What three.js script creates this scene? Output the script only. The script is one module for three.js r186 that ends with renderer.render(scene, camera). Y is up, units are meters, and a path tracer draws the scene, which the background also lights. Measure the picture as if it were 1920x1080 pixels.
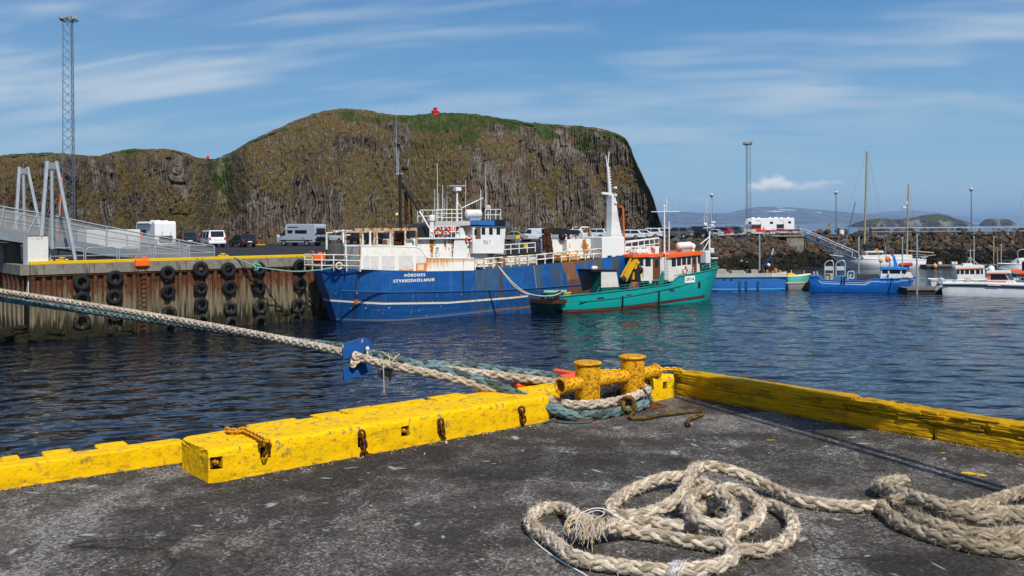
import * as THREE from 'three';
import { mergeGeometries, mergeVertices, toCreasedNormals } from 'three/addons/utils/BufferGeometryUtils.js';
import { RoundedBoxGeometry } from 'three/addons/geometries/RoundedBoxGeometry.js';
import { MarchingCubes } from 'three/addons/objects/MarchingCubes.js';
import { Brush, Evaluator, SUBTRACTION } from 'three-bvh-csg';
const Math = globalThis.Math;

// ------------------------------------------------------------------ camera
const scene = new THREE.Scene();
const EYE = 7, F = 1800, HC = 421.5, ROLL = 0.0062;      // eye height above the water, focal length in photo pixels, horizon row, tilt
const camera = new THREE.PerspectiveCamera(2 * Math.atan(540 / F) * 180 / Math.PI, 1920 / 1080, 0.1, 90000);
camera.position.set(0, EYE, 0);
camera.rotation.z = -ROLL;
camera.setViewOffset(1920, 1080, 0, 540 - HC, 1920, 1080);
camera.updateProjectionMatrix();
const renderer = new THREE.WebGLRenderer({ antialias: true });
renderer.toneMapping = THREE.LinearToneMapping;
renderer.toneMappingExposure = 0.96;
renderer.shadowMap.enabled = true;

// ------------------------------------------------------------------ noise
function rngOf(seed) { let a = seed >>> 0; return () => { a = (a + 0x6D2B79F5) | 0; let t = Math.imul(a ^ (a >>> 15), 1 | a); t = (t + Math.imul(t ^ (t >>> 7), 61 | t)) ^ t; return ((t ^ (t >>> 14)) >>> 0) / 4294967296; }; }
const R0 = rngOf(11);
function hash2(x, y) { let h = Math.imul(x, 374761393) + Math.imul(y, 668265263) | 0; h = Math.imul(h ^ (h >>> 13), 1274126177); return ((h ^ (h >>> 16)) >>> 0) / 4294967296; }
function mod(a, n) { return n ? ((a % n) + n) % n : a; }
function vn(x, y, px = 0, py = px) {                      // value noise, periodic when px is given
  const xi = Math.floor(x), yi = Math.floor(y), fx = x - xi, fy = y - yi, u = fx * fx * (3 - 2 * fx), v = fy * fy * (3 - 2 * fy);
  const x0 = mod(xi, px), x1 = mod(xi + 1, px), y0 = mod(yi, py), y1 = mod(yi + 1, py);
  const a = hash2(x0, y0), b = hash2(x1, y0), c = hash2(x0, y1), d = hash2(x1, y1);
  return a + (b - a) * u + (c - a) * v + (a - b - c + d) * u * v;
}
function fbm(x, y, oct = 4, px = 0, py = px, gain = 0.5) { let s = 0, a = 1, n = 0; for (let i = 0; i < oct; i++) { s += a * vn(x + i * 17 * (px ? 0 : 1), y, px, py); n += a; a *= gain; x *= 2; y *= 2; px *= 2; py *= 2; } return s / n; }
const clamp = (x, a = 0, b = 1) => Math.min(b, Math.max(a, x));
const sst = (a, b, x) => { const t = clamp((x - a) / (b - a)); return t * t * (3 - 2 * t); };
const lerp = (a, b, t) => a + (b - a) * t;
function curve(pts, x) {                                   // piecewise linear through [[x, y] ...]
  if (x <= pts[0][0]) return pts[0][1];
  for (let i = 1; i < pts.length; i++) if (x <= pts[i][0]) { const [a, b] = pts[i - 1], [c, d] = pts[i]; return b + (d - b) * (x - a) / (c - a); }
  return pts[pts.length - 1][1];
}
function smoothCurve(pts, x) { return (curve(pts, x - 6) + 2 * curve(pts, x) + curve(pts, x + 6)) / 4; }

// ------------------------------------------------------------------ sky and sun
const SUN = new THREE.Vector3(0.40 * Math.cos(0.82), Math.sin(0.82), 0.917 * Math.cos(0.82)).normalize();
function skyData(W, H) {
  const data = new Float32Array(W * H * 4);
  const keys = [[0, 0.45, 0.64, 0.75], [0.05, 0.305, 0.545, 0.735], [0.12, 0.158, 0.40, 0.67], [0.23, 0.078, 0.262, 0.57], [0.45, 0.031, 0.145, 0.45], [1, 0.020, 0.088, 0.32]];
  const puffs = [[1440, 350, 30, 15], [1452, 345, 22, 14], [1425, 354, 26, 10], [1475, 352, 24, 10], [1505, 356, 34, 7], [1530, 352, 24, 8], [1545, 347, 26, 5], [1570, 346, 16, 4], [1305, 378, 26, 4], [1272, 366, 22, 4], [1362, 388, 14, 2.5], [1732, 353, 8, 2]];
  const ca = Math.cos(-0.16), sa = Math.sin(-0.16);
  for (let j = 0; j < H; j++) {
    const el = (j + 0.5) / H * Math.PI - Math.PI / 2, se = Math.sin(el), ce = Math.cos(el), e = Math.max(se, 0);
    let n = 1; while (n < keys.length - 1 && e > keys[n][0]) n++;
    const A = keys[n - 1], B = keys[n], t = (e - A[0]) / (B[0] - A[0]), dk = sst(0, 0.3, -se), r0 = lerp(lerp(A[1], B[1], t), 0.05, dk), g0 = lerp(lerp(A[2], B[2], t), 0.10, dk), b0 = lerp(lerp(A[3], B[3], t), 0.16, dk);
    for (let i = 0; i < W; i++) {
      const az = ((i + 0.5) / W - 0.5) * 2 * Math.PI, x = ce * Math.cos(az), z = ce * Math.sin(az), k = (j * W + i) * 4; let r = r0, g = g0, b = b0;
      if (se > 0.015) {
        const q = 1 / (e + 0.16), p0 = x * q, p1 = z * q, al = p0 * ca - p1 * sa, ac = p0 * sa + p1 * ca, warp = fbm(al * 1.1 + 3, ac * 1.3 + 9, 2) - 0.5;
        const n1 = fbm(al * 1.5 + warp * 2.2 + 43, ac * 3.6 + warp * 2.2 + 7, 5, 0, 0, 0.56), n2 = fbm(al * 0.9 + 21, ac * 1.0 + 5, 2), n3 = fbm(al * 3.0 + warp * 4 + 4, ac * 13 + warp * 4 + 70, 3, 0, 0, 0.55);
        const amt = sst(0.015, 0.14, e), cir = amt * (sst(0.34, 0.72, n1 * 0.70 + n3 * 0.30) * (0.42 + 0.34 * sst(0.3, 0.62, n2)) + 0.09 * sst(0.25, 0.7, n2) + 0.04);
        r = lerp(r, 0.58, cir); g = lerp(g, 0.68, cir); b = lerp(b, 0.78, cir);
        if (z < 0 && e < 0.06 && x > 0) {
          const px = 960 + F * (x / -z), py = HC - F * e / -z; let cum = 0, sh = 0;
          if (px > 1200 && px < 1760) for (const [cx, cy, rx, ry] of puffs) { const d = Math.hypot((px - cx) / rx, (py - cy) / ry) + (fbm(px * 0.09, py * 0.14, 4) - 0.5) * 1.3, m = sst(1.15, 0.45, d) * (cy > 362 || cx > 1600 ? 0.22 : 1) * (cx > 1490 ? 0.55 : 1); if (m > cum) { cum = m; sh = sst(-0.3, 1, (py - cy) / ry + fbm(px * 0.2, py * 0.2, 2) - 0.5); } }
          if (cum > 0) { r = lerp(r, lerp(0.97, 0.42, sh), cum); g = lerp(g, lerp(0.98, 0.53, sh), cum); b = lerp(b, lerp(0.99, 0.64, sh), cum); }
        }
      }
      data[k] = r; data[k + 1] = g; data[k + 2] = b; data[k + 3] = 1;
    }
  }
  return data;
}
{
  const t = new THREE.DataTexture(skyData(3072, 1536), 3072, 1536, THREE.RGBAFormat, THREE.FloatType);
  t.mapping = THREE.EquirectangularReflectionMapping; t.magFilter = t.minFilter = THREE.LinearFilter; t.needsUpdate = true;
  scene.background = t; scene.environment = t;
}
const sun = new THREE.DirectionalLight(new THREE.Color(1, 0.955, 0.87), 5);
sun.position.copy(SUN).multiplyScalar(300).add(new THREE.Vector3(0, 0, -80));
sun.target.position.set(0, 0, -80); scene.add(sun, sun.target);
sun.castShadow = true; sun.shadow.mapSize.set(4096, 4096);
Object.assign(sun.shadow.camera, { left: -170, right: 170, top: 170, bottom: -170, near: 1, far: 700 });

// ------------------------------------------------------------------ pixels to places
const V = (x, y, z) => new THREE.Vector3(x, y, z);
function ray(x, y) { const u = x - 960, v = y - HC; return [(u - ROLL * v) / F, -(v + ROLL * u) / F]; }
function at(x, y, D) { const [a, b] = ray(x, y); return V(a * D, EYE + b * D, -D); }
function ground(x, y, Y) { const [a, b] = ray(x, y), D = (Y - EYE) / b; return V(a * D, Y, -D); }
class Frame {                                              // local x runs along a thing, local z towards the harbour side
  constructor(x, depth, angle) { this.o = V(x, 0, -depth); this.a = angle; this.ex = V(Math.cos(angle), 0, -Math.sin(angle)); this.ez = V(Math.sin(angle), 0, Math.cos(angle)); }
  local(p) { const d = p.clone().sub(this.o); return V(d.dot(this.ex), p.y, d.dot(this.ez)); }
  world(x, y, z) { return this.o.clone().addScaledVector(this.ex, x).addScaledVector(this.ez, z).setY(y); }
  px(x, y, z = 0) { const [p, q] = ray(x, y), d = V(p, q, -1), o = this.local(V(0, EYE, 0)), t = (z - o.z) / d.dot(this.ez); return this.local(d.multiplyScalar(t).add(V(0, EYE, 0))); }
  place(g) { g.position.copy(this.o); g.rotation.y = this.a; return g; }
}

// ------------------------------------------------------------------ textures and materials
function texOf(W, H, fn, srgb = false) {
  const d = new Uint8Array(W * H * 4);
  for (let j = 0; j < H; j++) for (let i = 0; i < W; i++) { const v = fn(i / W, j / H, i, j), k = (j * W + i) * 4; if (v.length) { d[k] = clamp(v[0]) * 255; d[k + 1] = clamp(v[1]) * 255; d[k + 2] = clamp(v[2]) * 255; } else d[k] = d[k + 1] = d[k + 2] = clamp(v) * 255; d[k + 3] = 255; }
  const t = new THREE.DataTexture(d, W, H, THREE.RGBAFormat); t.wrapS = t.wrapT = THREE.RepeatWrapping; t.magFilter = THREE.LinearFilter; t.minFilter = THREE.LinearMipmapLinearFilter; t.generateMipmaps = true;
  if (srgb) t.colorSpace = THREE.SRGBColorSpace; t.needsUpdate = true; return t;
}
const toS = (v) => v <= 0.0031308 ? 12.92 * v : 1.055 * Math.pow(v, 1 / 2.4) - 0.055;
const S3 = (r, g, b) => [toS(clamp(r)), toS(clamp(g)), toS(clamp(b))];
const mix3 = (a, b, t) => [lerp(a[0], b[0], t), lerp(a[1], b[1], t), lerp(a[2], b[2], t)];
function mat(r, g, b, o = {}) { const { tile, ...rest } = o, rg = rest.roughness ?? 0.7; const m = new THREE.MeshPhysicalMaterial({ specularIntensity: rg >= 0.75 ? 0.2 : rg >= 0.5 ? 0.45 : 1, color: new THREE.Color().setRGB(r, g, b), roughness: 0.7, side: THREE.DoubleSide, ...rest }); if (tile) m.userData.tile = tile; return m; }
// grain and blotches shared by many painted and weathered surfaces
const grainTex = texOf(512, 512, (u, v) => { const n = 0.93 + 0.30 * (fbm(u * 6, v * 6, 5, 6) - 0.5) + 0.16 * (fbm(u * 60, v * 60, 2, 60) - 0.5); return S3(n, n, n); }, true);
const grainBump = texOf(512, 512, (u, v) => fbm(u * 24, v * 24, 5, 24, 24, 0.62));
const rustTex = (base, rust, lo, hi, freq = 7, drip = 1) => texOf(512, 512, (u, v) => {
  const s = fbm(u * freq * drip, v * freq / drip, 5, freq * drip, Math.max(1, Math.round(freq / drip)), 0.55), f = fbm(u * 48, v * 48, 3, 48), m = sst(lo, hi, s * 0.75 + f * 0.25), n = 0.86 + 0.28 * f;
  const c = mix3(base, mix3(rust, rust.map((q) => q * 0.45), sst(0.35, 0.75, f)), m); return S3(c[0] * n, c[1] * n, c[2] * n); }, true);

// ------------------------------------------------------------------ geometry
function box(w, h, d, x = 0, y = 0, z = 0, ry = 0, rz = 0, rx = 0) { const g = new THREE.BoxGeometry(w, h, d); if (rx) g.rotateX(rx); if (rz) g.rotateZ(rz); if (ry) g.rotateY(ry); return g.translate(x, y, z); }
function span(x0, x1, y0, y1, z0, z1) { return box(Math.abs(x1 - x0), Math.abs(y1 - y0), Math.abs(z1 - z0), (x0 + x1) / 2, (y0 + y1) / 2, (z0 + z1) / 2); }
function rbox(w, h, d, r, x = 0, y = 0, z = 0) { return new RoundedBoxGeometry(w, h, d, 2, Math.min(r, w / 2.01, h / 2.01, d / 2.01)).translate(x, y, z); }
function cyl(a, b, r0, r1 = r0, n = 8, caps = true) { const d = b.clone().sub(a), L = d.length(), g = new THREE.CylinderGeometry(r1, r0, L, n, 1, !caps); g.translate(0, L / 2, 0); g.applyQuaternion(new THREE.Quaternion().setFromUnitVectors(V(0, 1, 0), d.normalize())); return g.translate(a.x, a.y, a.z); }
function beam(a, b, w, h = w) { const d = b.clone().sub(a), L = d.length(), g = new THREE.BoxGeometry(L, h, w); const m = new THREE.Matrix4(), x = d.normalize(), up = Math.abs(x.y) > 0.99 ? V(0, 0, 1) : V(0, 1, 0), z = V().crossVectors(x, up).normalize(), y = V().crossVectors(z, x); m.makeBasis(x, y, z); g.applyMatrix4(m); const c = a.clone().add(b).multiplyScalar(0.5); return g.translate(c.x, c.y, c.z); }
function tube(pts, r, seg = pts.length * 4, n = 6, closed = false) { return new THREE.TubeGeometry(new THREE.CatmullRomCurve3(pts, closed, 'centripetal'), seg, r, n, closed); }
function pipe(pts, r, n = 6) { const out = []; for (let i = 1; i < pts.length; i++) out.push(cyl(pts[i - 1], pts[i], r, r, n)); for (let i = 1; i < pts.length - 1; i++) out.push(new THREE.SphereGeometry(r * 1.02, n, 4).translate(pts[i].x, pts[i].y, pts[i].z)); return merged(out); }
function prism(pts, z0, z1, bevel = 0) { const s = new THREE.Shape(pts.map(([x, y]) => new THREE.Vector2(x, y))); const g = new THREE.ExtrudeGeometry(s, { depth: z1 - z0 - 2 * bevel, bevelEnabled: bevel > 0, bevelThickness: bevel, bevelSize: bevel, bevelOffset: -bevel, bevelSegments: 2, curveSegments: 6 }); return g.translate(0, 0, z0 + bevel); }
function merged(list) { list = list.flat(9).map((g) => { const c = g.index ? g.toNonIndexed() : g; for (const k of Object.keys(c.attributes)) if (!['position', 'normal', 'uv', 'color'].includes(k)) c.deleteAttribute(k); return c; }); const col = list.some((g) => g.attributes.color); for (const g of list) if (!g.attributes.color === col) { const n = g.attributes.position.count; g.setAttribute('color', new THREE.BufferAttribute(new Float32Array(n * 3).fill(1), 3)); } return list.length === 1 ? list[0] : mergeGeometries(list); }
function triUV(g, tile) {                                  // uv in metres / tile, from the side each face turns to in the thing's own axes
  if (g.index) g = g.toNonIndexed();
  const p = g.attributes.position, n = g.attributes.normal, uv = new Float32Array(p.count * 2);
  for (let i = 0; i < p.count; i += 3) { let a = 0, b = 0, c = 0; for (let k = i; k < i + 3; k++) { a += n.getX(k); b += n.getY(k); c += n.getZ(k); } a = Math.abs(a); b = Math.abs(b); c = Math.abs(c);
    for (let k = i; k < i + 3; k++) { const x = p.getX(k), y = p.getY(k), z = p.getZ(k); if (b > a && b > c) { uv[2 * k] = x; uv[2 * k + 1] = -z; } else if (a > c) { uv[2 * k] = z; uv[2 * k + 1] = y; } else { uv[2 * k] = x; uv[2 * k + 1] = y; } uv[2 * k] /= tile; uv[2 * k + 1] /= tile; } }
  g.setAttribute('uv', new THREE.BufferAttribute(uv, 2)); return g;
}
function gridGeo(nu, nv, fn, colors) {                     // fn(i / nu, j / nv) -> [x, y, z]
  const p = new Float32Array((nu + 1) * (nv + 1) * 3), uv = new Float32Array((nu + 1) * (nv + 1) * 2), idx = [];
  for (let j = 0, k = 0; j <= nv; j++) for (let i = 0; i <= nu; i++, k++) { const q = fn(i / nu, j / nv); p[3 * k] = q[0]; p[3 * k + 1] = q[1]; p[3 * k + 2] = q[2]; uv[2 * k] = q[3] ?? i / nu; uv[2 * k + 1] = q[4] ?? j / nv; }
  for (let j = 0; j < nv; j++) for (let i = 0; i < nu; i++) { const a = j * (nu + 1) + i, b = a + 1, c = a + nu + 1, d = c + 1; idx.push(a, b, d, a, d, c); }
  const g = new THREE.BufferGeometry(); g.setAttribute('position', new THREE.BufferAttribute(p, 3)); g.setAttribute('uv', new THREE.BufferAttribute(uv, 2)); g.setIndex(idx); g.computeVertexNormals(); return g;
}
function vcol(g, fn) { const p = g.attributes.position, n = g.attributes.normal, c = new Float32Array(p.count * 3); for (let i = 0; i < p.count; i++) { const q = fn(p.getX(i), p.getY(i), p.getZ(i), n.getX(i), n.getY(i), n.getZ(i)); c[3 * i] = q[0]; c[3 * i + 1] = q[1]; c[3 * i + 2] = q[2]; } g.setAttribute('color', new THREE.BufferAttribute(c, 3)); return g; }

// ------------------------------------------------------------------ things and parts
const taken = {};
function numbered(name) { const n = taken[name] = (taken[name] ?? -1) + 1; return n ? name + '_' + String(n).padStart(3, '0') : name; }
function thing(name, label, category, group, frame) { const o = new THREE.Group(); o.name = numbered(name); o.userData = { label, category }; if (group) o.userData.group = group; if (frame) frame.place(o); scene.add(o); return o; }
function part(parent, name, geos, m, label) {
  let g = Array.isArray(geos) ? merged(geos) : geos;
  if (m.userData.tile) g = triUV(g, m.userData.tile);
  const o = new THREE.Mesh(g, m); o.name = name; o.castShadow = o.receiveShadow = true; if (label) o.userData.label = label; parent.add(o); return o;
}
function struct(name, geos, m, label) { const o = part(scene, numbered(name), geos, m); o.userData.kind = 'structure'; if (label) o.userData.label = label; return o; }
function copyOf(src, label) { const c = src.clone(); c.name = numbered(src.name.replace(/_\d{3}$/, '')); c.userData = { ...src.userData }; if (label) c.userData.label = label; scene.add(c); return c; }
function canvasTex(W, H, draw) { const c = document.createElement('canvas'); c.width = W; c.height = H; const x = c.getContext('2d'); draw(x, W, H); const t = new THREE.CanvasTexture(c); t.colorSpace = THREE.SRGBColorSpace; t.magFilter = THREE.LinearFilter; return t; }

// ================================================================== THE SETTING
const DECK = 5.4, FAR = 4.65;
function addWave(gx, gz, N, kx, kz, ph, s) {
  const TAU = 2 * Math.PI, k = Math.hypot(kx, kz), ax = s * kx / k, az = s * kz / k, cx = new Float32Array(N), sx = new Float32Array(N);
  for (let i = 0; i < N; i++) { cx[i] = Math.cos(TAU * kx * i / N + ph); sx[i] = Math.sin(TAU * kx * i / N + ph); }
  for (let j = 0; j < N; j++) { const b = TAU * kz * j / N, cb = Math.cos(b), sb = Math.sin(b), o = j * N; for (let i = 0; i < N; i++) { const c = cx[i] * cb - sx[i] * sb; gx[o + i] += c * ax; gz[o + i] += c * az; } }
}
// ---- water: one sheet from the quay wall to the horizon
{
  const T = 11, N = 1024, r = rngOf(5), waves = [];
  for (let i = 0; i < 90; i++) { const lam = 0.26 * Math.pow(11, r()), th = -0.25 + (r() + r() + r() - 1.5) * 1.5, kx = Math.round(Math.sin(th) * T / lam), kz = Math.round(Math.cos(th) * T / lam); if (!kx && !kz) continue; waves.push([kx, kz, r() * 6.283, Math.pow(Math.hypot(kx, kz), -0.32)]); }
  const gx = new Float32Array(N * N), gz = new Float32Array(N * N); let ss = 0;
  waves.forEach(([kx, kz, ph, s]) => addWave(gx, gz, N, kx, kz, ph, s));
  for (let i = 0; i < N * N; i++) ss += gx[i] * gx[i] + gz[i] * gz[i];
  const q = 0.088 / Math.sqrt(ss / N / N / 2);
  const normal = texOf(N, N, (u, v, i, j) => { const a = -gx[j * N + i] * q, b = -gz[j * N + i] * q, l = Math.hypot(a, b, 1); return [a / l * 0.5 + 0.5, b / l * 0.5 + 0.5, 1 / l * 0.5 + 0.5]; });
  const water = new THREE.MeshPhysicalMaterial({ color: new THREE.Color().setRGB(0.0012, 0.0055, 0.012), roughness: 0.07, ior: 1.33, normalMap: normal, side: THREE.DoubleSide });
  const rows = 520, cols = 380, A = 1.36;
  const dist = (v) => v < 0.93 ? 5 * Math.pow(60, v / 0.93) : 300 * Math.pow(180, (v - 0.93) / 0.07);
  const sw = []; for (let i = 0; i < 26; i++) { const lam = 1.1 + r() * r() * 7, th = 0.25 + (r() + r() - 1) * 1.0; sw.push([Math.sin(th) * 6.283 / lam, Math.cos(th) * 6.283 / lam, r() * 6.283, lam * 0.0031]); }
  const g = gridGeo(cols, rows, (u, v) => {
    const d = dist(v), a = (u - 0.5) * 2 * A, x = Math.sin(a) * d, z = -Math.cos(a) * d;
    let h = 0; const fade = 1 - sst(120, 320, d), calm = 0.15 + 1.7 * sst(0.3, 0.7, fbm(x * 0.045 + 8, z * 0.07 + 3, 3));
    if (fade > 0) for (const [kx, kz, ph, am] of sw) h += am * Math.sin(kx * x + kz * z + ph);
    return [x, h * fade * calm * 0.45, z, x / T, -z / T];
  });
  struct('harbour_water', g, water);
}

// ---- near quay deck: worn dark concrete
const kerbFrame = new Frame(-1.86, 5.99, 0.7047), lowFrame = new Frame(-3.13, 5.87, 0.636), rightFrame = new Frame(1.50, 9.02, -0.8936);
{
  const T = 7, N = 2048, spot = rngOf(77), chips = []; for (let i = 0; i < 260; i++) chips.push([spot(), spot(), 0.0012 + 0.004 * spot() * spot(), 0.3 + spot() * 0.7, spot() * 3.14]);
  const chipMap = new Float32Array(N * N);
  for (const [cu, cv, cr, s, th] of chips) { const R = Math.ceil(cr * N * 3); for (let j = -R; j <= R; j++) for (let i = -R; i <= R; i++) { const a = (i * Math.cos(th) + j * Math.sin(th)) / (cr * N * 1.8), b = (-i * Math.sin(th) + j * Math.cos(th)) / (cr * N * s * 0.8), d = Math.hypot(a, b) + (hash2(i + 999, j + R) - 0.5) * 0.9; if (d < 1) chipMap[mod(Math.round(cv * N) + j, N) * N + mod(Math.round(cu * N) + i, N)] = 0.6 + 0.4 * s; } }
  const c1 = [0.052, 0.046, 0.040], c2 = [0.132, 0.119, 0.104], pale = [0.30, 0.285, 0.262], brown = [0.125, 0.080, 0.052];
  const patchRaw = (u, v) => { const w = fbm(u * 5, v * 5, 3, 5) - 0.5, big = fbm(u * 4 + w * 0.8, v * 4 + w, 5, 4, 4, 0.6), streak = fbm(u * 64 + w * 8, v * 9 + w * 3, 4, 64, 9, 0.6), mid = fbm(u * 26, v * 26, 4, 26, 26, 0.65); return [big, streak, mid]; };
  const PN = 1024, field = []; for (let j = 0; j < PN; j++) for (let i = 0; i < PN; i++) field.push(patchRaw(i / PN, j / PN));
  const patchy = (u, v) => field[Math.floor(v * PN) * PN + Math.floor(u * PN)];
  const colour = texOf(N, N, (u, v, i, j) => {
    const [big, streak, mid] = patchy(u, v), fine = hash2(i, j), f2 = vn(u * 720, v * 720, 720), f3 = vn(u * 330, v * 330, 330);
    let c = mix3(c1, c2, clamp(0.5 + (big - 0.5) * 1.9 + (mid - 0.5) * 1.5 + (f3 - 0.5) * 0.8));
    const p = sst(0.50, 0.74, streak * 0.34 + mid * 0.40 + big * 0.26 + (f2 - 0.5) * 0.34); c = mix3(c, pale, p * 0.58); const ck = Math.abs(fbm(u * 3 + big * 0.5, v * 3 + 0.4, 4, 3) - 0.5); if (ck < 0.0035) c = mix3(c, [0.018, 0.016, 0.014], 0.75 * (1 - ck / 0.0035)); c = mix3(c, [0.026, 0.023, 0.021], 0.6 * sst(0.60, 0.66, fbm(u * 7 + 3.1, v * 7 + 1.7, 4, 7)));
    c = mix3(c, brown, 0.55 * sst(0.58, 0.74, fbm(u * 3 + 1.3, v * 3, 4, 3) + (mid - 0.5) * 0.3));
    const k = 0.70 + 0.4 * fine + 0.65 * (f2 - 0.5) + 0.5 * sst(0.8, 0.95, f2); c = c.map((q) => q * k);
    if (chipMap[j * N + i]) c = mix3(c, [0.42, 0.42, 0.41], chipMap[j * N + i] * 0.75);
    return S3(...c);
  }, true);
  const bump = texOf(1024, 1024, (u, v, i, j) => { const [big, streak, mid] = patchy(u, v); return mid * 0.5 + 0.25 * vn(u * 360, v * 360, 360) + 0.25 * vn(u * 200, v * 200, 200) + 0.1 * big; });
  const m = mat(1, 1, 1, { map: colour, bumpMap: bump, bumpScale: 0.012, roughness: 0.92 });
  const lo = (x) => lowFrame.world(x, 0, -0.24), kb = (x, z) => kerbFrame.world(x, 0, z), rt = (x) => rightFrame.world(x, 0, -0.26);
  const outline = [lo(-30), lo(1.1), kb(0.15, -0.5), kb(4.72, -0.5), rt(0.05), rt(32), V(12, 0, 22), V(-30, 0, 22)];
  const s = new THREE.Shape(outline.map((p) => new THREE.Vector2(p.x, -p.z)));
  const g = new THREE.ExtrudeGeometry(s, { depth: DECK + 3, bevelEnabled: false }); g.rotateX(-Math.PI / 2); g.translate(0, -3, 0);
  g.computeVertexNormals(); m.userData.tile = T; struct('quay_deck', g, m);
}

// ---- far quay: asphalt apron reaching back under the island hill
const EDGE = [[-30.2, 60.0], [-13.9, 73.2], [-0.84, 94.9], [8, 107], [17, 114], [26, 138], [49, 164], [75, 167], [120, 169], [190, 170]];
const asphalt = mat(0.040, 0.041, 0.044, { map: texOf(512, 512, (u, v) => { const n = 0.78 + 0.35 * (fbm(u * 5, v * 5, 5, 5) - 0.5) + 0.3 * (vn(u * 200, v * 200, 200) - 0.5); return S3(n, n, n); }, true), roughness: 0.93, tile: 12 });
{
  const pts = [...EDGE.slice(0, 7), [49, 190], [40, 270], [-60, 420], [-220, 420], [-220, 68], [-36.0, 67.2]];
  const s = new THREE.Shape(pts.map(([x, d]) => new THREE.Vector2(x, d)));
  const g = new THREE.ExtrudeGeometry(s, { depth: 7, bevelEnabled: false }); g.rotateX(-Math.PI / 2); g.translate(0, FAR - 7, 0); g.computeVertexNormals();
  struct('parking_apron', g, asphalt);
  // road along the breakwater
  const rd = gridGeo(60, 4, (u, v) => { const x = 49 + 150 * u, y = lerp(FAR, 5.1, sst(49, 80, x)); return [x, y - (v > 0.99 ? 0.02 : 0), -(lerp(curve(EDGE.slice(6), x), 186, v))]; });
  struct('breakwater_road', rd, asphalt);
}
// ---- hazy mountains across the fjord and the islands
function ridge(sil, D, thick, n, m, o) {
  const x0 = sil[0][0], x1 = sil[sil.length - 1][0], { seed, rough, base = 0 } = o;
  const g = gridGeo(n, m, (u, v) => {
    const px = lerp(x0, x1, u), top = at(px, smoothCurve(sil, px), D), H = Math.max(top.y, 0.01), s = v * 1.35 - 1, a = Math.abs(s);
    const prof = s < 0 ? Math.pow(1 - a, o.power ?? 0.75) : 1 - a * a * 2;
    const nz = (fbm(u * n / 9 + seed, v * 14, 5) - 0.5), d = D + s * thick * (0.4 + 0.6 * Math.min(1, H / (o.ref ?? H))) + nz * thick * rough * (1 - 0.8 * (a < 0.04));
    const X = top.x * d / D;
    return [X, Math.max(base - 1, H * prof * (1 + (a < 0.05 ? 0 : nz * 0.25 * (1 - prof)))) - (v < 0.001 ? 2 : 0), -d, X / 10, H * prof / 10];
  });
  return g;
}
{
  const mm = mat(1, 1, 1, { vertexColors: true, roughness: 0.95 });
  const paint = (H) => (x, y, z, nx, ny) => { const n = fbm(x * 0.004, z * 0.004 + y * 0.02, 5), s = sst(0.70, 0.73, fbm(x * 0.0032 + 7, y * 0.045 + 2, 3)) * sst(H * 0.45, H * 0.7, y + (n - 0.5) * 60); return mix3(mix3([0.045, 0.042, 0.032], [0.085, 0.078, 0.065], n), [0.85, 0.87, 0.9], s); };
  const a = ridge([[1120, 420], [1200, 405], [1240, 398], [1280, 397], [1330, 400], [1366, 400], [1385, 394], [1420, 388], [1450, 387], [1500, 390], [1560, 395], [1620, 401], [1680, 404], [1740, 410], [1800, 416.5]], 12500, 2600, 300, 50, { seed: 3, rough: 0.34, power: 0.9 });
  const b = ridge([[1560, 414], [1620, 403], [1660, 397], [1700, 394.5], [1735, 395], [1770, 400], [1800, 406], [1860, 413], [1900, 416]], 17000, 2600, 200, 40, { seed: 9, rough: 0.3, power: 0.9 });
  const c = ridge([[1700, 414], [1780, 405], [1840, 403], [1900, 401], [1960, 403], [2100, 400], [2300, 412]], 31000, 5000, 160, 30, { seed: 14, rough: 0.3, power: 0.9 });
  for (const [g, H] of [[vcol(a, paint(230)), 1], [vcol(b, paint(330)), 1], [vcol(c, paint(400)), 1]]) struct('mountain', g, mm);
  const isl = (x, y, z, nx, ny) => { const n = fbm(x * 0.05, z * 0.05 + y * 0.1, 4), r = fbm(x * 0.09 + 3, y * 0.05, 4), g = sst(0.56, 0.60, y / 24 + (n - 0.5) * 1.1 + (r - 0.5) * 0.5); return mix3(mix3([0.045, 0.043, 0.04], [0.17, 0.165, 0.155], sst(0.4, 0.72, r)), mix3([0.06, 0.058, 0.02], [0.045, 0.062, 0.018], n), g); };
  const i1 = ridge([[1586, 425.2], [1600, 420], [1612, 415], [1640, 410], [1660, 408.8], [1672, 411.5], [1690, 411], [1712, 408], [1728, 404], [1745, 402], [1762, 401], [1780, 405], [1794, 411], [1815, 416], [1834, 423.6]], 1700, 50, 320, 60, { seed: 21, rough: 0.22, power: 0.42, ref: 20 });
  const i2 = ridge([[1835, 423.5], [1842, 414], [1850, 410], [1866, 409], [1888, 411], [1899, 413], [1906, 423]], 1850, 34, 160, 50, { seed: 31, rough: 0.2, power: 0.36, ref: 16 });
  for (const g of [i1, i2]) struct('rocky_island', vcol(g, isl), mm);
}
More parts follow.
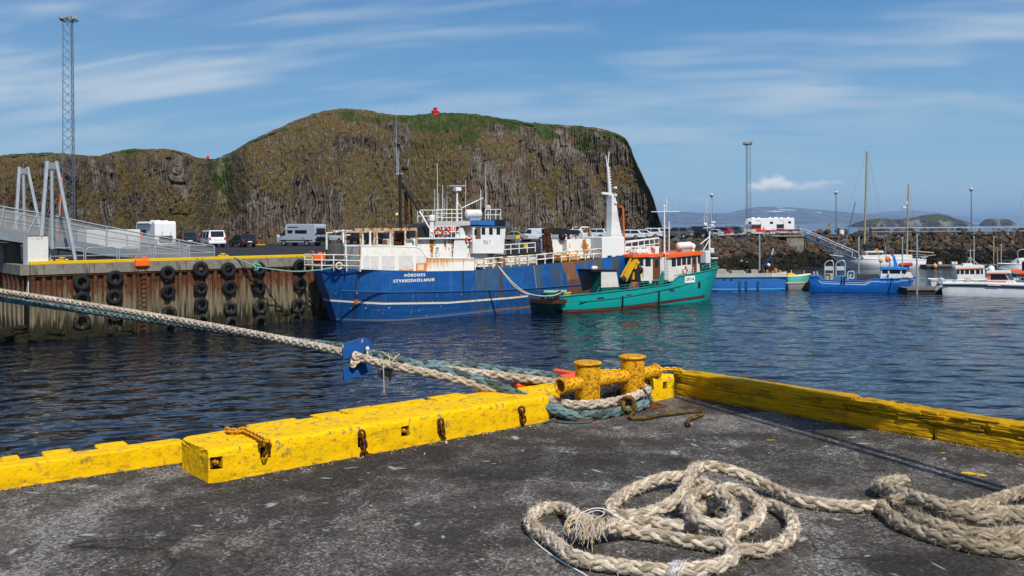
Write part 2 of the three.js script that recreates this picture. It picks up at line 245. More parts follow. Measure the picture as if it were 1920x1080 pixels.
// ---- the island hill of basalt columns behind the harbour
const HILL = [[-420, 300], [-200, 297], [-60, 293], [0, 291], [60, 286], [120, 287], [165, 292], [190, 292], [212, 284], [250, 279], [322, 279], [348, 286], [372, 296], [392, 299], [412, 296], [436, 284], [470, 264], [510, 246], [560, 223], [605, 208], [640, 203], [690, 206], [735, 215], [765, 216], [800, 213], [835, 211], [890, 213.5], [930, 219], [1000, 230], [1060, 234], [1120, 239], [1158, 249], [1178, 261], [1184, 275], [1188, 292], [1200, 316], [1213, 345], [1226, 370], [1233, 400], [1240, 424], [1250, 443]];
const hillBase = (x) => curve([[-420, 108], [0, 118], [480, 127], [800, 138], [1100, 152], [1250, 160]], x);
function hillPoint(px, v) {                                // v 0 foot, 1 crest, up to 1.6 down the far side
  const yc = smoothCurve(HILL, px), [ra, rb] = ray(px, yc), [ga] = ray(px, 430); let D = hillBase(px), Hc = 10;
  const gully = Math.exp(-Math.pow((px - 415) / 34, 2)) * 14 + Math.exp(-Math.pow((px - 172) / 26, 2)) * 4;
  D += gully * 0.55;
  let Dc = D + 20; for (let i = 0; i < 6; i++) { Hc = EYE + rb * Dc; Dc = D + Math.max(3, (Hc - FAR) * lerp(0.95, 0.5, sst(980, 1180, px))) + gully; }
  const edge = px - lerp(1176, 1035, clamp(v)), back = sst(-14, 18, edge) * 7 * (1 - clamp(v)) * sst(0, 0.08, v);
  let r, h;
  if (v <= 1) { const t = [[0, 0, 0], [0.14, 0.12, 0.07], [0.3, 0.25, 0.24], [0.52, 0.42, 0.55], [0.7, 0.57, 0.76], [0.85, 0.76, 0.91], [1, 1, 1]]; r = curve(t.map((q) => [q[0], q[1]]), v); h = curve(t.map((q) => [q[0], q[2]]), v); D = lerp(D, Dc, r) + back; h = lerp(FAR - 0.3, Hc, h); }
  else { const k = (v - 1) / 0.6; D = Dc + k * 60; h = lerp(Hc, FAR - 2, k * k * 1.02) - k * 1.5; }
  return [ga * D, h, -D];
}
function hillMesh() {
  const NU = 2100, NV = 270, X0 = -170, X1 = 1250, VM = 1.16, info = new Float32Array((NU + 1) * (NV + 1) * 2); let k = 0;
  const seg = (c, y) => hash2(c, Math.floor(y * 0.26 + hash2(c, 5) * 9));
  const g = gridGeo(NU, NV, (u, v0) => {
    const v = v0 * VM, px = lerp(X0, X1, u), p = hillPoint(px, v), s = p[0] / -p[2] * 150, y = p[1];
    const steep = sst(0.05, 0.15, v) * (1 - sst(0.82, 0.98, v)), right = sst(500, 1000, px), wob = fbm(s * 0.2, y * 0.2, 3) - 0.5;
    const mass = fbm(s * 0.06 + 4, y * 0.13 + 2, 4) + 0.5 * (fbm(s * 0.55, y * 0.3, 3) - 0.5);
    const rock = sst(0.36 - 0.08 * right, 0.50 - 0.08 * right, mass * (0.86 + 0.16 * steep)) * (0.4 + 0.6 * steep);
    const w = 1.9 + 0.9 * vn(s * 0.11 + 3, 7), q = (s + wob * 2.6) * w, c = Math.floor(q), fr = q - c, h0 = seg(c, y), h1 = seg(c + 1, y), hm = seg(c - 1, y);
    const col = (fr > 0.82 ? lerp(h0, h1, (fr - 0.82) / 0.36) : fr < 0.18 ? lerp(h0, hm, (0.18 - fr) / 0.36) : h0) - 0.5, joint = Math.max(0, Math.abs(fr - 0.5) - 0.30) / 0.2;
    const broad = fbm(s * 0.10 + 9, y * 0.05, 3) - 0.5, mid = fbm(s * 0.4 + 2, y * 0.16, 4) - 0.5, fine = fbm(s * 2.4, y * 1.8, 3) - 0.5, crest = Math.abs(v - 1) < 0.05 ? 0.15 : 1;
    const dz = (broad * 4.6 * steep + mid * 1.7 + fine * 0.8 + (0.3 + 0.7 * rock) * (col * 1.0 - joint * 0.85 * (0.4 + 0.6 * h0))) * crest * sst(0, 0.05, v);
    info[2 * k] = rock; info[2 * k + 1] = h0; k++;
    return [p[0] * (1 - dz / -p[2]), y + (v > 0.04 ? ((fbm(s * 1.1, v * 60, 3) - 0.5) * 0.5 + fine * 0.35) * (crest < 1 ? 0.5 : 1) : 0), p[2] + dz, s / 3, y / 3];
  });
  const pos = g.attributes.position, col = new Float32Array(pos.count * 3);
  for (let i = 0; i < pos.count; i++) {
    const X = pos.getX(i), y = pos.getY(i), d = -pos.getZ(i), s = X / d * 150, px = 960 + X / d * F, rock = info[2 * i], hh = info[2 * i + 1], v = Math.floor(i / (NU + 1)) / NV * VM;
    const n1 = fbm(s * 0.35 + 3, y * 0.35 + 1, 4), n2 = fbm(s * 2.2, y * 1.3 + 8, 3), n3 = fbm(s * 0.09 + 6, y * 0.14 + v * 3, 3), n4 = fbm(s * 1.2 + 60, y * 0.25, 3), f = hash2(i, 7);
    let rk = mix3([0.048, 0.036, 0.027], [0.120, 0.092, 0.068], hh * 0.75 + n2 * 0.25);
    rk = mix3(rk, [0.30, 0.272, 0.225], sst(0.49, 0.72, n2 * 0.45 + n4 * 0.4 + f * 0.25 + (n3 - 0.5) * 0.25) * 0.5); rk = mix3(rk, [0.13, 0.062, 0.03], 0.5 * sst(0.58, 0.72, n3));
    let gr = mix3([0.088, 0.062, 0.022], [0.145, 0.103, 0.040], n1 * 0.6 + f * 0.4); gr = mix3(gr, [0.085, 0.068, 0.022], sst(0.48, 0.66, n3) * 0.7); gr = mix3(gr, [0.050, 0.038, 0.018], sst(0.46, 0.66, n2) * 0.75);
    const green = sst(0.81, 0.87, v + (n3 - 0.5) * 0.45 + (n1 - 0.5) * 0.4 + (f - 0.5) * 0.05) * sst(0.36, 0.46, n3 * 0.6 + n1 * 0.4), gul = sst(0.45, 0.62, Math.exp(-Math.pow((px - 408 - (1 - v) * 34) / 24, 2)) * sst(0.25, 0.7, v) + (n1 - 0.5) * 0.6);
    gr = mix3(gr, mix3([0.030, 0.042, 0.010], [0.058, 0.080, 0.018], n2), clamp(green + gul));
    gr = mix3(gr, mix3([0.09, 0.068, 0.05], [0.28, 0.25, 0.21], f), sst(0.62, 0.72, n2 * 0.55 + f * 0.4) * 0.75 * (1 - green * 0.8));
    const rr = clamp(rock * 1.25 - (n1 - 0.45) * 1.1 - green * 0.9 - gul), c = mix3(gr, rk, rr), b = 0.92 + 0.45 * f; col[3 * i] = c[0] * b; col[3 * i + 1] = c[1] * b; col[3 * i + 2] = c[2] * b;
  }
  g.setAttribute('color', new THREE.BufferAttribute(col, 3)); return g;
}
struct('basalt_hill', hillMesh(), mat(1, 1, 1, { vertexColors: true, roughness: 0.96, bumpMap: grainBump, bumpScale: 0.3 }));
// ---- breakwater: rubble slope with boulders
{
  const r = rngOf(303), line = EDGE.slice(4), cum = [0]; for (let i = 1; i < line.length; i++) cum.push(cum[i - 1] + Math.hypot(line[i][0] - line[i - 1][0], line[i][1] - line[i - 1][1]));
  const total = cum[cum.length - 1];
  const along = (s) => { let i = 1; while (i < cum.length - 1 && s > cum[i]) i++; const t = (s - cum[i - 1]) / (cum[i] - cum[i - 1]), a = line[i - 1], b = line[i]; const dx = b[0] - a[0], dd = b[1] - a[1], l = Math.hypot(dx, dd); return [lerp(a[0], b[0], t), lerp(a[1], b[1], t), dd / l, -dx / l]; };
  const topY = (x) => lerp(FAR, 5.1, sst(49, 80, x));
  const slope = (s, k) => { const [x, d, nx, nd] = along(s), w = 7.2; return V(x + nx * w * k, lerp(topY(x), -0.9, k), -(d + nd * w * k)); };
  const base = gridGeo(160, 8, (u, v) => { const p = slope(u * total, v * 1.05); return [p.x, p.y - 0.25 + (fbm(u * 90, v * 6, 2) - 0.5) * 0.3, p.z]; });
  const bw = struct('breakwater', base, mat(0.035, 0.028, 0.02, { roughness: 0.95 }));
  const shapes = [0, 1, 2, 3, 4].map((q) => { const g = new THREE.IcosahedronGeometry(1, 1), p = g.attributes.position; for (let i = 0; i < p.count; i++) { const x = p.getX(i), y = p.getY(i), z = p.getZ(i), n = 0.72 + 0.6 * hash2(Math.round(x * 50) + q * 131, Math.round(y * 50) * 7 + Math.round(z * 50)); p.setXYZ(i, x * n, y * n * 0.78, z * n); } g.computeVertexNormals(); return g; });
  const dry = [[0.105, 0.068, 0.040], [0.13, 0.093, 0.060], [0.085, 0.068, 0.050], [0.14, 0.078, 0.036], [0.062, 0.050, 0.040], [0.135, 0.118, 0.092], [0.075, 0.060, 0.032]], wet = [[0.018, 0.015, 0.009], [0.03, 0.024, 0.012], [0.014, 0.013, 0.01], [0.035, 0.03, 0.016]];
  const mats = dry.map((c) => mat(...c, { map: grainTex, bumpMap: grainBump, bumpScale: 0.06, roughness: 0.93, tile: 2 })), wetm = wet.map((c) => mat(...c, { bumpMap: grainBump, bumpScale: 0.06, roughness: 0.8, tile: 2 }));
  const uvShapes = shapes.map((g) => triUV(g, 2));
  const list = [];
  for (let i = 0; i < 7500; i++) { const s = r() * total, k = Math.pow(r(), 0.9), p = slope(s, k); p.add(V((r() - 0.5) * 0.7, (r() - 0.3) * 0.35, (r() - 0.5) * 0.7)); list.push([p, 0.19 + 0.36 * Math.pow(r(), 2), r() * 6.28, r() * 6.28, 0.7 + 0.7 * r(), k]); }
  for (let i = 0; i < 150; i++) { const x = 46 + r() * 130; list.push([V(x, topY(x) + 0.1 + 0.5 * r() - (x > 66 ? 0.25 : 0), -(184 + r() * 4)), 0.42 + 0.3 * r(), r() * 6.28, r() * 6.28, 1 + 0.6 * r(), 0]); }
  list.sort((a, b) => b[1] / -b[0].z - a[1] / -a[0].z);
  const q = new THREE.Quaternion(), e = new THREE.Euler(), M4 = new THREE.Matrix4(), rest = [];
  list.forEach(([p, s, a, b, w, k], i) => {
    const tide = p.y + (fbm(p.x * 0.4, p.z * 0.4, 2) - 0.5) * 1.2 < 2.1, pick = Math.floor(hash2(i, 3) * 7);
    if (i < 300) { const o = new THREE.Mesh(uvShapes[i % 5], tide ? wetm[pick % 4] : mats[pick]); o.name = i ? 'boulder_' + String(i).padStart(3, '0') : 'boulder'; o.position.copy(p); o.rotation.set(a, b, 0); o.scale.set(s * w, s, s); o.castShadow = o.receiveShadow = true; bw.add(o); }
    else rest.push([p, s, a, b, w, tide ? wet[pick % 4] : dry[pick], i]);
  });
  for (let v = 0; v < 5; v++) {
    const mine = rest.filter((_, i) => i % 5 === v), im = new THREE.InstancedMesh(uvShapes[v], mat(1, 1, 1, { roughness: 0.92, bumpMap: grainBump, bumpScale: 0.05 }), mine.length); im.name = 'rubble'; im.userData.kind = 'stuff'; im.castShadow = im.receiveShadow = true;
    mine.forEach(([p, s, a, b, w, c, i], n) => { M4.compose(p, q.setFromEuler(e.set(a, b, 0)), V(s * w, s, s)); im.setMatrixAt(n, M4); const f = 0.55 + 0.5 * hash2(i, 9); im.setColorAt(n, new THREE.Color().setRGB(c[0] * f, c[1] * f, c[2] * f)); });
    bw.add(im);
  }
}
scene.fog = new THREE.FogExp2(new THREE.Color(0.46, 0.68, 1.0), 0.00009);

// ================================================================== ON THE NEAR QUAY

const yellowTex = texOf(1024, 1024, (u, v) => { const b = fbm(u * 5, v * 5, 5, 5), f = fbm(u * 40, v * 40, 4, 40, 40, 0.6), h = vn(u * 300, v * 300, 300); let c = mix3([0.77, 0.435, 0.002], [0.86, 0.525, 0.003], b); c = mix3(c, [0.46, 0.25, 0.006], 0.55 * sst(0.56, 0.74, f)); c = mix3(c, [0.20, 0.175, 0.12], 0.85 * sst(0.645, 0.69, f * 0.55 + b * 0.3 + h * 0.15 + 0.12 * sst(0.035, 0.0, v))); c = mix3(c, [0.24, 0.15, 0.02], 0.45 * sst(0.64, 0.72, fbm(u * 14, v * 70, 4, 14, 70, 0.6))); const k = 0.93 + 0.14 * h; return S3(c[0] * k, c[1] * k, c[2] * k); }, true);
const yellowBump = texOf(512, 512, (u, v) => 0.55 * fbm(u * 30, v * 30, 4, 30, 30, 0.6) + 0.45 * fbm(u * 7, v * 7, 3, 7));
const yellow = mat(1, 1, 1, { map: yellowTex, bumpMap: yellowBump, bumpScale: 0.012, roughness: 0.75, tile: 1.3 });
const timberTex = texOf(1024, 1024, (u, v) => { const g = fbm(u * 5, v * 60, 5, 5, 60, 0.6), b = fbm(u * 7, v * 7, 5, 7), f = vn(u * 260, v * 260, 260); let c = mix3([0.44, 0.22, 0.004], [0.62, 0.345, 0.006], b); c = mix3(c, [0.10, 0.070, 0.014], 0.7 * sst(0.57, 0.72, g * 0.6 + b * 0.4)); c = mix3(c, [0.09, 0.066, 0.016], 0.55 * sst(0.60, 0.76, fbm(u * 3 + 5, v * 9, 5, 3, 9))); const k = 0.85 + 0.3 * f; return S3(c[0] * k, c[1] * k, c[2] * k); }, true);
const timberBump = texOf(512, 512, (u, v) => 0.6 * fbm(u * 4, v * 50, 4, 4, 50, 0.6) + 0.4 * fbm(u * 9, v * 9, 4, 9));
const oldTimber = mat(1, 1, 1, { map: timberTex, bumpMap: timberBump, bumpScale: 0.03, roughness: 0.8, tile: 0.9 });
const rust = mat(1, 1, 1, { map: rustTex([0.16, 0.06, 0.018], [0.055, 0.022, 0.010], 0.4, 0.6, 9), bumpMap: grainBump, bumpScale: 0.006, roughness: 0.85, tile: 0.3 });
const yellowRust = mat(1, 1, 1, { map: rustTex([0.72, 0.36, 0.006], [0.40, 0.130, 0.012], 0.44, 0.68, 20), bumpMap: grainBump, bumpScale: 0.004, roughness: 0.6, tile: 0.3 });

// a bar of given section run along local x, with worn rounded edges; w(x) returns small offsets
function wornBar(x0, x1, z0, z1, h, rad, amp, seed, n = 140, y0 = 0, endR = 0.05) {
  const ring = []; const W = z1 - z0, per = [[z1, 0], [z1, h * 0.33], [z1, h * 0.66]]; 
  for (let k = 0; k <= 4; k++) { const a = k / 4 * Math.PI / 2; per.push([z1 - rad + rad * Math.cos(a), h - rad + rad * Math.sin(a)]); }
  for (let k = 1; k < 7; k++) per.push([lerp(z1 - rad, z0 + rad, k / 7), h]);
  for (let k = 0; k <= 4; k++) { const a = Math.PI / 2 + k / 4 * Math.PI / 2; per.push([z0 + rad + rad * Math.cos(a), h - rad + rad * Math.sin(a)]); }
  per.push([z0, h * 0.5], [z0, 0]);
  const m = per.length - 1;
  const pt = (u, j) => { const x = lerp(x0, x1, u), [z, y] = per[j], e = Math.min(x - x0, x1 - x) / endR, pinch = e < 1 ? 1 - 0.10 * Math.pow(1 - Math.max(e, 0), 2) : 1, nz = fbm(x * 6 + seed, j * 0.6 + seed, 4) - 0.5, n2 = fbm(x * 22 + seed, j * 1.3, 3) - 0.5; const zc = (z0 + z1) / 2; return [x + (u === 0 || u === 1 ? (fbm(j * 0.7 + seed, 4.3, 3) - 0.5) * amp * 4 : 0), y0 + (y > 0.001 ? y * (e < 1 ? 1 - 0.06 * Math.pow(1 - Math.max(e, 0), 2) : 1) + (nz * amp * 1.6 + n2 * amp * 0.8) : 0), zc + (z - zc) * pinch + (nz * amp * 1.6 + n2 * amp) * (y > 0.001 ? 1 : 0.4)]; };
  const side = gridGeo(n, m, (u, v) => pt(u, Math.round(v * m)));
  const cap = (u, flip) => { const c = per.map((_, j) => pt(u, j)), mid = c.reduce((a, q) => [a[0] + q[0] / c.length, a[1] + q[1] / c.length, a[2] + q[2] / c.length], [0, 0, 0]); const p = []; for (let j = 0; j < c.length; j++) { const a = c[j], b = c[(j + 1) % c.length]; p.push(...(flip ? [...mid, ...a, ...b] : [...mid, ...b, ...a])); } const g = new THREE.BufferGeometry(); g.setAttribute('position', new THREE.BufferAttribute(new Float32Array(p), 3)); g.setAttribute('uv', new THREE.BufferAttribute(new Float32Array(p.length / 3 * 2), 2)); g.computeVertexNormals(); return g; };
  return merged([side, cap(0, true), cap(1, false)]);
}
const kx = (x, y) => kerbFrame.px(x, y, 0).x;
const recesses = [[407, 868, 0.075], [498, 848, 0.075], [679, 828, 0.07], [760, 808, 0.07], [827, 803, 0.07], [979, 777, 0.06], [1216, 724, 0.05], [1247, 722, 0.06]];
const H1 = 0.215;
{
  const ev = new Evaluator(); ev.attributes = ['position', 'normal', 'uv'];
  const block = (x0, x1, z0, h, label, seed) => {
    const t = thing('concrete_kerb', label, 'kerb', null, kerbFrame); t.position.y = DECK;
    let b = new Brush(triUV(wornBar(x0, x1, z0, 0, h, 0.035, 0.008, seed, Math.ceil((x1 - x0) * 55)), 1.3)); b.updateMatrixWorld();
    const mine = recesses.filter(([px, py]) => { const q = kx(px, py); return q > x0 && q < x1; });
    for (const [px, py, s] of mine) { const p = kerbFrame.px(px, py, 0), c = new Brush(box(s, s, 0.1, p.x, clamp(p.y - DECK, s / 2 + 0.02, h - s / 2 - 0.01), 0)); c.updateMatrixWorld(); b = ev.evaluate(b, c, SUBTRACTION); b.updateMatrixWorld(); }
    part(t, 'concrete_block', b.geometry, yellow);
    for (const [px, py, s] of mine) { const p = kerbFrame.px(px, py, 0), y = clamp(p.y - DECK, s / 2 + 0.02, h - s / 2 - 0.01); const pl = part(t, 'anchor_plate', [box(s * 0.96, s * 0.96, 0.008, p.x, y, -0.043)], rust); part(pl, 'anchor_bolt', [cyl(V(p.x, y, -0.045), V(p.x, y, -0.012), s * 0.26, s * 0.24, 6), cyl(V(p.x, y, -0.02), V(p.x, y, 0.004), s * 0.12, s * 0.12, 8)], px === 760 || px === 407 ? yellowRust : rust); }
    return t;
  };
  const xa = kx(1034, 790), xb = kx(1199, 755);
  const b1 = block(-0.03, xa, -0.5, H1, 'long bright yellow concrete kerb block with rusty bolt recesses beside the double bollard', 2);
  block(xb, 4.42, -0.5, H1, 'short yellow concrete kerb block between the double bollard and the quay corner', 7);
  const nb = thing('concrete_kerb', 'narrow yellow kerb section set back behind the double bollard', 'kerb', null, kerbFrame); nb.position.y = DECK;
  part(nb, 'concrete_block', wornBar(xa + 0.004, xb - 0.004, -0.49, -0.24, H1 - 0.01, 0.03, 0.008, 12, 60), yellow);
  const planks = [[470, 560, 0.020], [590, 640, 0.030], [645, 702, 0.040], [706, 800, 0.028], [812, 868, 0.036], [905, 960, 0.024]];
  for (const [a, b, h] of planks) { const x0 = kerbFrame.px(a, 790, -0.45).x, x1 = kerbFrame.px(b, 765, -0.45).x; part(b1, 'edge_plank', wornBar(x0, x1, -0.53, -0.38 + 0.05 * hash2(a, 1), h * 0.5, 0.004, 0.005, a, 60, H1 - 0.008, 0.006), yellow); }
  const lt = thing('timber_kerb', 'low smooth yellow timber kerb ending against the concrete kerb block', 'kerb', null, lowFrame); lt.position.y = DECK;
  part(lt, 'timber', wornBar(-9, 1.12, -0.15, 0, 0.14, 0.014, 0.004, 31, 240), yellow);
  for (const [a, b] of [[-80, -8], [2, 36], [80, 135], [180, 236]]) { const x0 = lowFrame.px(a, 865, -0.2).x, x1 = lowFrame.px(b, 850, -0.2).x; part(lt, 'edge_plank', wornBar(x0, x1, -0.25, -0.155, 0.147, 0.004, 0.004, a + 500, 40, 0, 0.006), yellow); }
  // right-hand edge: weathered timbers laid two high
  const rx = (px, py, z = 0) => rightFrame.px(px, py, z).x, xm = rx(1750, 829), xs = rx(1585, 770);
  const beamOf = (label, x0, x1, y0, h, z0, z1, seed, amp) => { const t = thing('timber_kerb', label, 'kerb', null, rightFrame); t.position.y = DECK; part(t, 'timber', wornBar(x0, x1, z0, z1, h, 0.018, amp, seed, Math.ceil((x1 - x0) * 60), y0), oldTimber); return t; };
  beamOf('lower weathered yellow timber running from the quay corner along the water edge', 0.0, xm - 0.012, 0, 0.105, -0.24, 0, 41, 0.007);
  beamOf('lower weathered yellow timber beyond the vertical saw joint', xm, 9, 0, 0.105, -0.24, 0.004, 43, 0.008);
  beamOf('upper weathered yellow timber with a splintered end, next to the quay corner', 0.0, xs, 0.108, 0.10, -0.235, -0.012, 47, 0.012);
  const rot = beamOf('upper rotten yellow timber split into long cracks', xs + 0.03, 9, 0.108, 0.088, -0.23, -0.02, 53, 0.020);
  const r = rngOf(9), spl = []; for (let i = 0; i < 46; i++) { const x = xs - 0.15 + r() * 2.2, y = 0.12 + r() * 0.085, L = 0.08 + 0.3 * r(); spl.push(box(L, 0.006 + 0.012 * r(), 0.02 + 0.03 * r(), x, y, -0.02 + 0.012 * r(), (r() - 0.5) * 0.12, (r() - 0.5) * 0.1)); }
  part(rot, 'splinters', spl, oldTimber).userData.kind = 'stuff';
}
// ---- chains
function linkGeo(L, r) { const p = [], a = L / 2 - r * 2.4, w = r * 2.3; for (let k = 0; k < 16; k++) { const t = k / 16 * Math.PI * 2; p.push(V(Math.cos(t) * w + Math.sign(Math.cos(t)) * a * (Math.abs(Math.cos(t)) > 0.01 ? 1 : 0), Math.sin(t) * w, 0)); } return tube(p, r, 22, 6, true); }
function chain(label, pts, L, r, m, group) {
  const t = thing('chain', label, 'chain', group), c = new THREE.CatmullRomCurve3(pts), n = Math.max(2, Math.round(c.getLength() / (L - r * 3.2))), g = linkGeo(L, r), gm = m.userData.tile ? triUV(g, m.userData.tile) : g;
  for (let i = 0; i < n; i++) { const p = c.getPointAt((i + 0.5) / n), d = c.getTangentAt((i + 0.5) / n), o = new THREE.Mesh(gm, m); o.name = 'link'; const q = new THREE.Quaternion().setFromUnitVectors(V(1, 0, 0), d); o.quaternion.copy(q).multiply(new THREE.Quaternion().setFromAxisAngle(V(1, 0, 0), (i % 2 ? 1.45 : 0.15) + 0.2 * hash2(i, 4))); o.position.copy(p); o.castShadow = o.receiveShadow = true; t.add(o); }
  return t;
}
{
  const topY = DECK + H1 + 0.022, T = (x, y) => ground(x, y, topY), Fc = (x, y, z = 0.022) => { const p = kerbFrame.px(x, y, z); return kerbFrame.world(p.x, p.y, z); };
  chain('rusty yellow chain lying over the top of the concrete kerb block', [T(424, 806), T(440, 809), T(456, 807), T(470, 812), T(486, 820), T(498, 827), Fc(503, 834, 0.03), Fc(500, 846), Fc(495, 858)], 0.056, 0.0075, yellowRust);
  const hang = (pts, label) => chain(label, pts.map(([x, y]) => Fc(x, y)), 0.062, 0.0085, rust, 'short rusty chains hanging on the kerb face');
  hang([[678, 810], [681, 826], [683, 842], [684, 852], [696, 853]], 'short rusty chain hanging from a kerb recess with its end on the deck');
  hang([[826, 789], [827, 800], [829, 812], [833, 820]], 'short rusty chain with one big link hanging beside a painted square recess');
  hang([[977, 765], [980, 776], [981, 790], [982, 800]], 'short rusty chain hanging near the blue mooring rope');
  hang([[1212, 714], [1215, 726], [1217, 737]], 'small rusty chain hanging from the kerb right behind the bollard tube end');
  chain('yellow painted chain lying along the kerb top at the quay corner', [T(1110, 699), T(1140, 697), T(1185, 695), T(1218, 692), T(1240, 693), T(1262, 693), T(1282, 696)], 0.06, 0.008, yellow);
}
// ---- double bollard
{
  const bf = new Frame(kerbFrame.world(3.2, 0, 0.07).x, -kerbFrame.world(3.2, 0, 0.07).z, kerbFrame.a), t = thing('double_bollard', 'rusty yellow steel double bollard with cross tube at the quay corner', 'bollard', null, bf); t.position.y = DECK;
  const prof = [[0.0, 0], [0.104, 0], [0.104, 0.43], [0.117, 0.433], [0.119, 0.442], [0.117, 0.452], [0.10, 0.458], [0, 0.460]].map(([a, b]) => new THREE.Vector2(a, b));
  for (const x of [0, 0.55]) { const p = part(t, 'post', new THREE.LatheGeometry(prof.slice(0, 3), 36).translate(x, 0, 0), yellowRust); part(p, 'cap', new THREE.LatheGeometry(prof.slice(2), 36).translate(x, 0, 0), yellowRust); }
  const hor = (x0, x1, r) => cyl(V(x0, 0.285, 0), V(x1, 0.285, 0), r, r, 24, false), ring = (x) => new THREE.TorusGeometry(0.060, 0.011, 8, 24).rotateY(Math.PI / 2).translate(x, 0.285, 0);
  part(t, 'cross_tube', [hor(-0.31, 0.86, 0.056), hor(-0.31, -0.05, 0.047), cyl(V(0.855, 0.285, 0), V(0.86, 0.285, 0), 0.056, 0.056, 24), ring(-0.31), ring(0.855)], yellowRust);
  part(t, 'base_plate', [rbox(1.05, 0.016, 0.36, 0.006, 0.275, 0.008, 0)], rust);
}
// ---- braided rope
function frames(curveObj, n) { const out = []; let N = null; for (let i = 0; i <= n; i++) { const u = i / n, p = curveObj.getPointAt(u), t = curveObj.getTangentAt(u); if (!N) N = Math.abs(t.y) > 0.9 ? V(1, 0, 0) : V(0, 1, 0); N = N.clone().sub(t.clone().multiplyScalar(N.dot(t))).normalize(); out.push([p, t, N, V().crossVectors(t, N)]); } return out; }
function braid(pts, R, tint, o = {}) {
  const c = new THREE.CatmullRomCurve3(pts, false, 'centripetal'), L = c.getLength(), pitch = R * (o.pitch ?? 12.5), turns = L / pitch, per = o.per ?? 20, n = Math.ceil(turns * per), fr = frames(c, n), geos = [], three = o.laid, K = three ? 3 : 4, seed = o.seed ?? 1, m = o.sides ?? 6;
  for (const dir of three ? [1] : [1, -1]) for (let k = 0; k < K; k++) {
    const pos = [], nor = [], col = [], idx = [], sr = R * (three ? 0.56 : 0.375), P = [];
    for (let i = 0; i <= n; i++) { const w = i / n * turns * Math.PI * 2, a = dir * w + k * Math.PI * 2 / K + (dir > 0 ? 0 : 0.0), rr = three ? R * 0.5 : R * (0.60 + dir * 0.13 * Math.cos(4 * w)); const [p, t, N, B] = fr[i]; P.push(p.clone().addScaledVector(N, Math.cos(a) * rr).addScaledVector(B, Math.sin(a) * rr)); }
    for (let i = 0; i <= n; i++) {
      const T = P[Math.min(n, i + 1)].clone().sub(P[Math.max(0, i - 1)]).normalize(), [p] = fr[i], N = P[i].clone().sub(p); N.addScaledVector(T, -N.dot(T)).normalize(); const B = V().crossVectors(T, N);
      const w = i / n * turns * Math.PI * 2, swell = three ? 1 : 1 + 0.10 * dir * Math.cos(4 * w), dirt = fbm(i * 0.11 + k * 9 + seed, seed + dir * 3, 3), tn = tint(i / n * L, dirt, hash2(k * 7 + dir + seed, 3));
      for (let j = 0; j < m; j++) { const b = j / m * Math.PI * 2, cx = Math.cos(b), sx = Math.sin(b), r2 = sr * swell, q = P[i].clone().addScaledVector(N, cx * r2 * 0.8).addScaledVector(B, sx * r2 * 1.12), f = 0.88 + 0.24 * hash2(i * 3 + j, k + seed); pos.push(q.x, q.y, q.z); nor.push(N.x * cx + B.x * sx, N.y * cx + B.y * sx, N.z * cx + B.z * sx); col.push(tn[0] * f, tn[1] * f, tn[2] * f); }
    }
    for (let i = 0; i < n; i++) for (let j = 0; j < m; j++) { const a = i * m + j, b = i * m + (j + 1) % m; idx.push(a, b, b + m, a, b + m, a + m); }
    const g = new THREE.BufferGeometry(); g.setAttribute('position', new THREE.Float32BufferAttribute(pos, 3)); g.setAttribute('normal', new THREE.Float32BufferAttribute(nor, 3)); g.setAttribute('color', new THREE.Float32BufferAttribute(col, 3)); const uv = []; for (let i = 0; i <= n; i++) for (let j = 0; j < m; j++) uv.push(i / n * L / 0.12 + k * 0.37, j / m * 1.2 + k * 0.21); g.setAttribute('uv', new THREE.Float32BufferAttribute(uv, 2)); g.setIndex(idx); geos.push(g);
  }
  return mergeGeometries(geos);
}
function fuzz(pts, R, count, len, tint, seed) {            // loose fibre ends standing off a rope
  const c = new THREE.CatmullRomCurve3(pts, false, 'centripetal'), r = rngOf(seed), p = [], col = [], fr = frames(c, 300);
  for (let i = 0; i < count; i++) { const [q, t, N, B] = fr[Math.floor(r() * 300)], a = r() * 6.283, clump = fbm(i * 0.02, seed, 2), out = N.clone().multiplyScalar(Math.cos(a)).addScaledVector(B, Math.sin(a)); const s = q.clone().addScaledVector(out, R * 0.86).addScaledVector(t, (r() - 0.5) * 0.06), d = out.multiplyScalar(0.35 + 0.5 * r()).addScaledVector(t, (r() - 0.5) * 2.2).add(V((r() - 0.5) * 0.7, (r() - 0.5) * 0.7, (r() - 0.5) * 0.7)).normalize().multiplyScalar(len * (0.4 + r() * clump * 1.6)), e = s.clone().add(d), w = V(r() - 0.5, r() - 0.5, r() - 0.5).normalize().multiplyScalar(0.0011); p.push(s.x - w.x, s.y - w.y, s.z - w.z, s.x + w.x, s.y + w.y, s.z + w.z, e.x, e.y, e.z); const f = tint(0, r(), r()); for (let k = 0; k < 3; k++) col.push(...f); }
  const g = new THREE.BufferGeometry(); g.setAttribute('position', new THREE.Float32BufferAttribute(p, 3)); g.setAttribute('color', new THREE.Float32BufferAttribute(col, 3)); g.computeVertexNormals(); return g;
}
const yarn = (u, v) => 0.5 * fbm(u * 5 + v * 3, v * 30, 3, 5, 30, 0.6) + 0.5 * vn(u * 9, v * 64, 9, 64);
const ropeMat = mat(1, 1, 1, { vertexColors: true, roughness: 0.92, map: texOf(256, 256, (u, v) => { const n = 0.55 + 0.75 * yarn(u, v); return S3(n, n * 0.97, n * 0.93); }, true), bumpMap: texOf(256, 256, (u, v) => yarn(u, v)), bumpScale: 0.006 });
const fuzzMat = mat(1, 1, 1, { vertexColors: true, roughness: 0.95 });
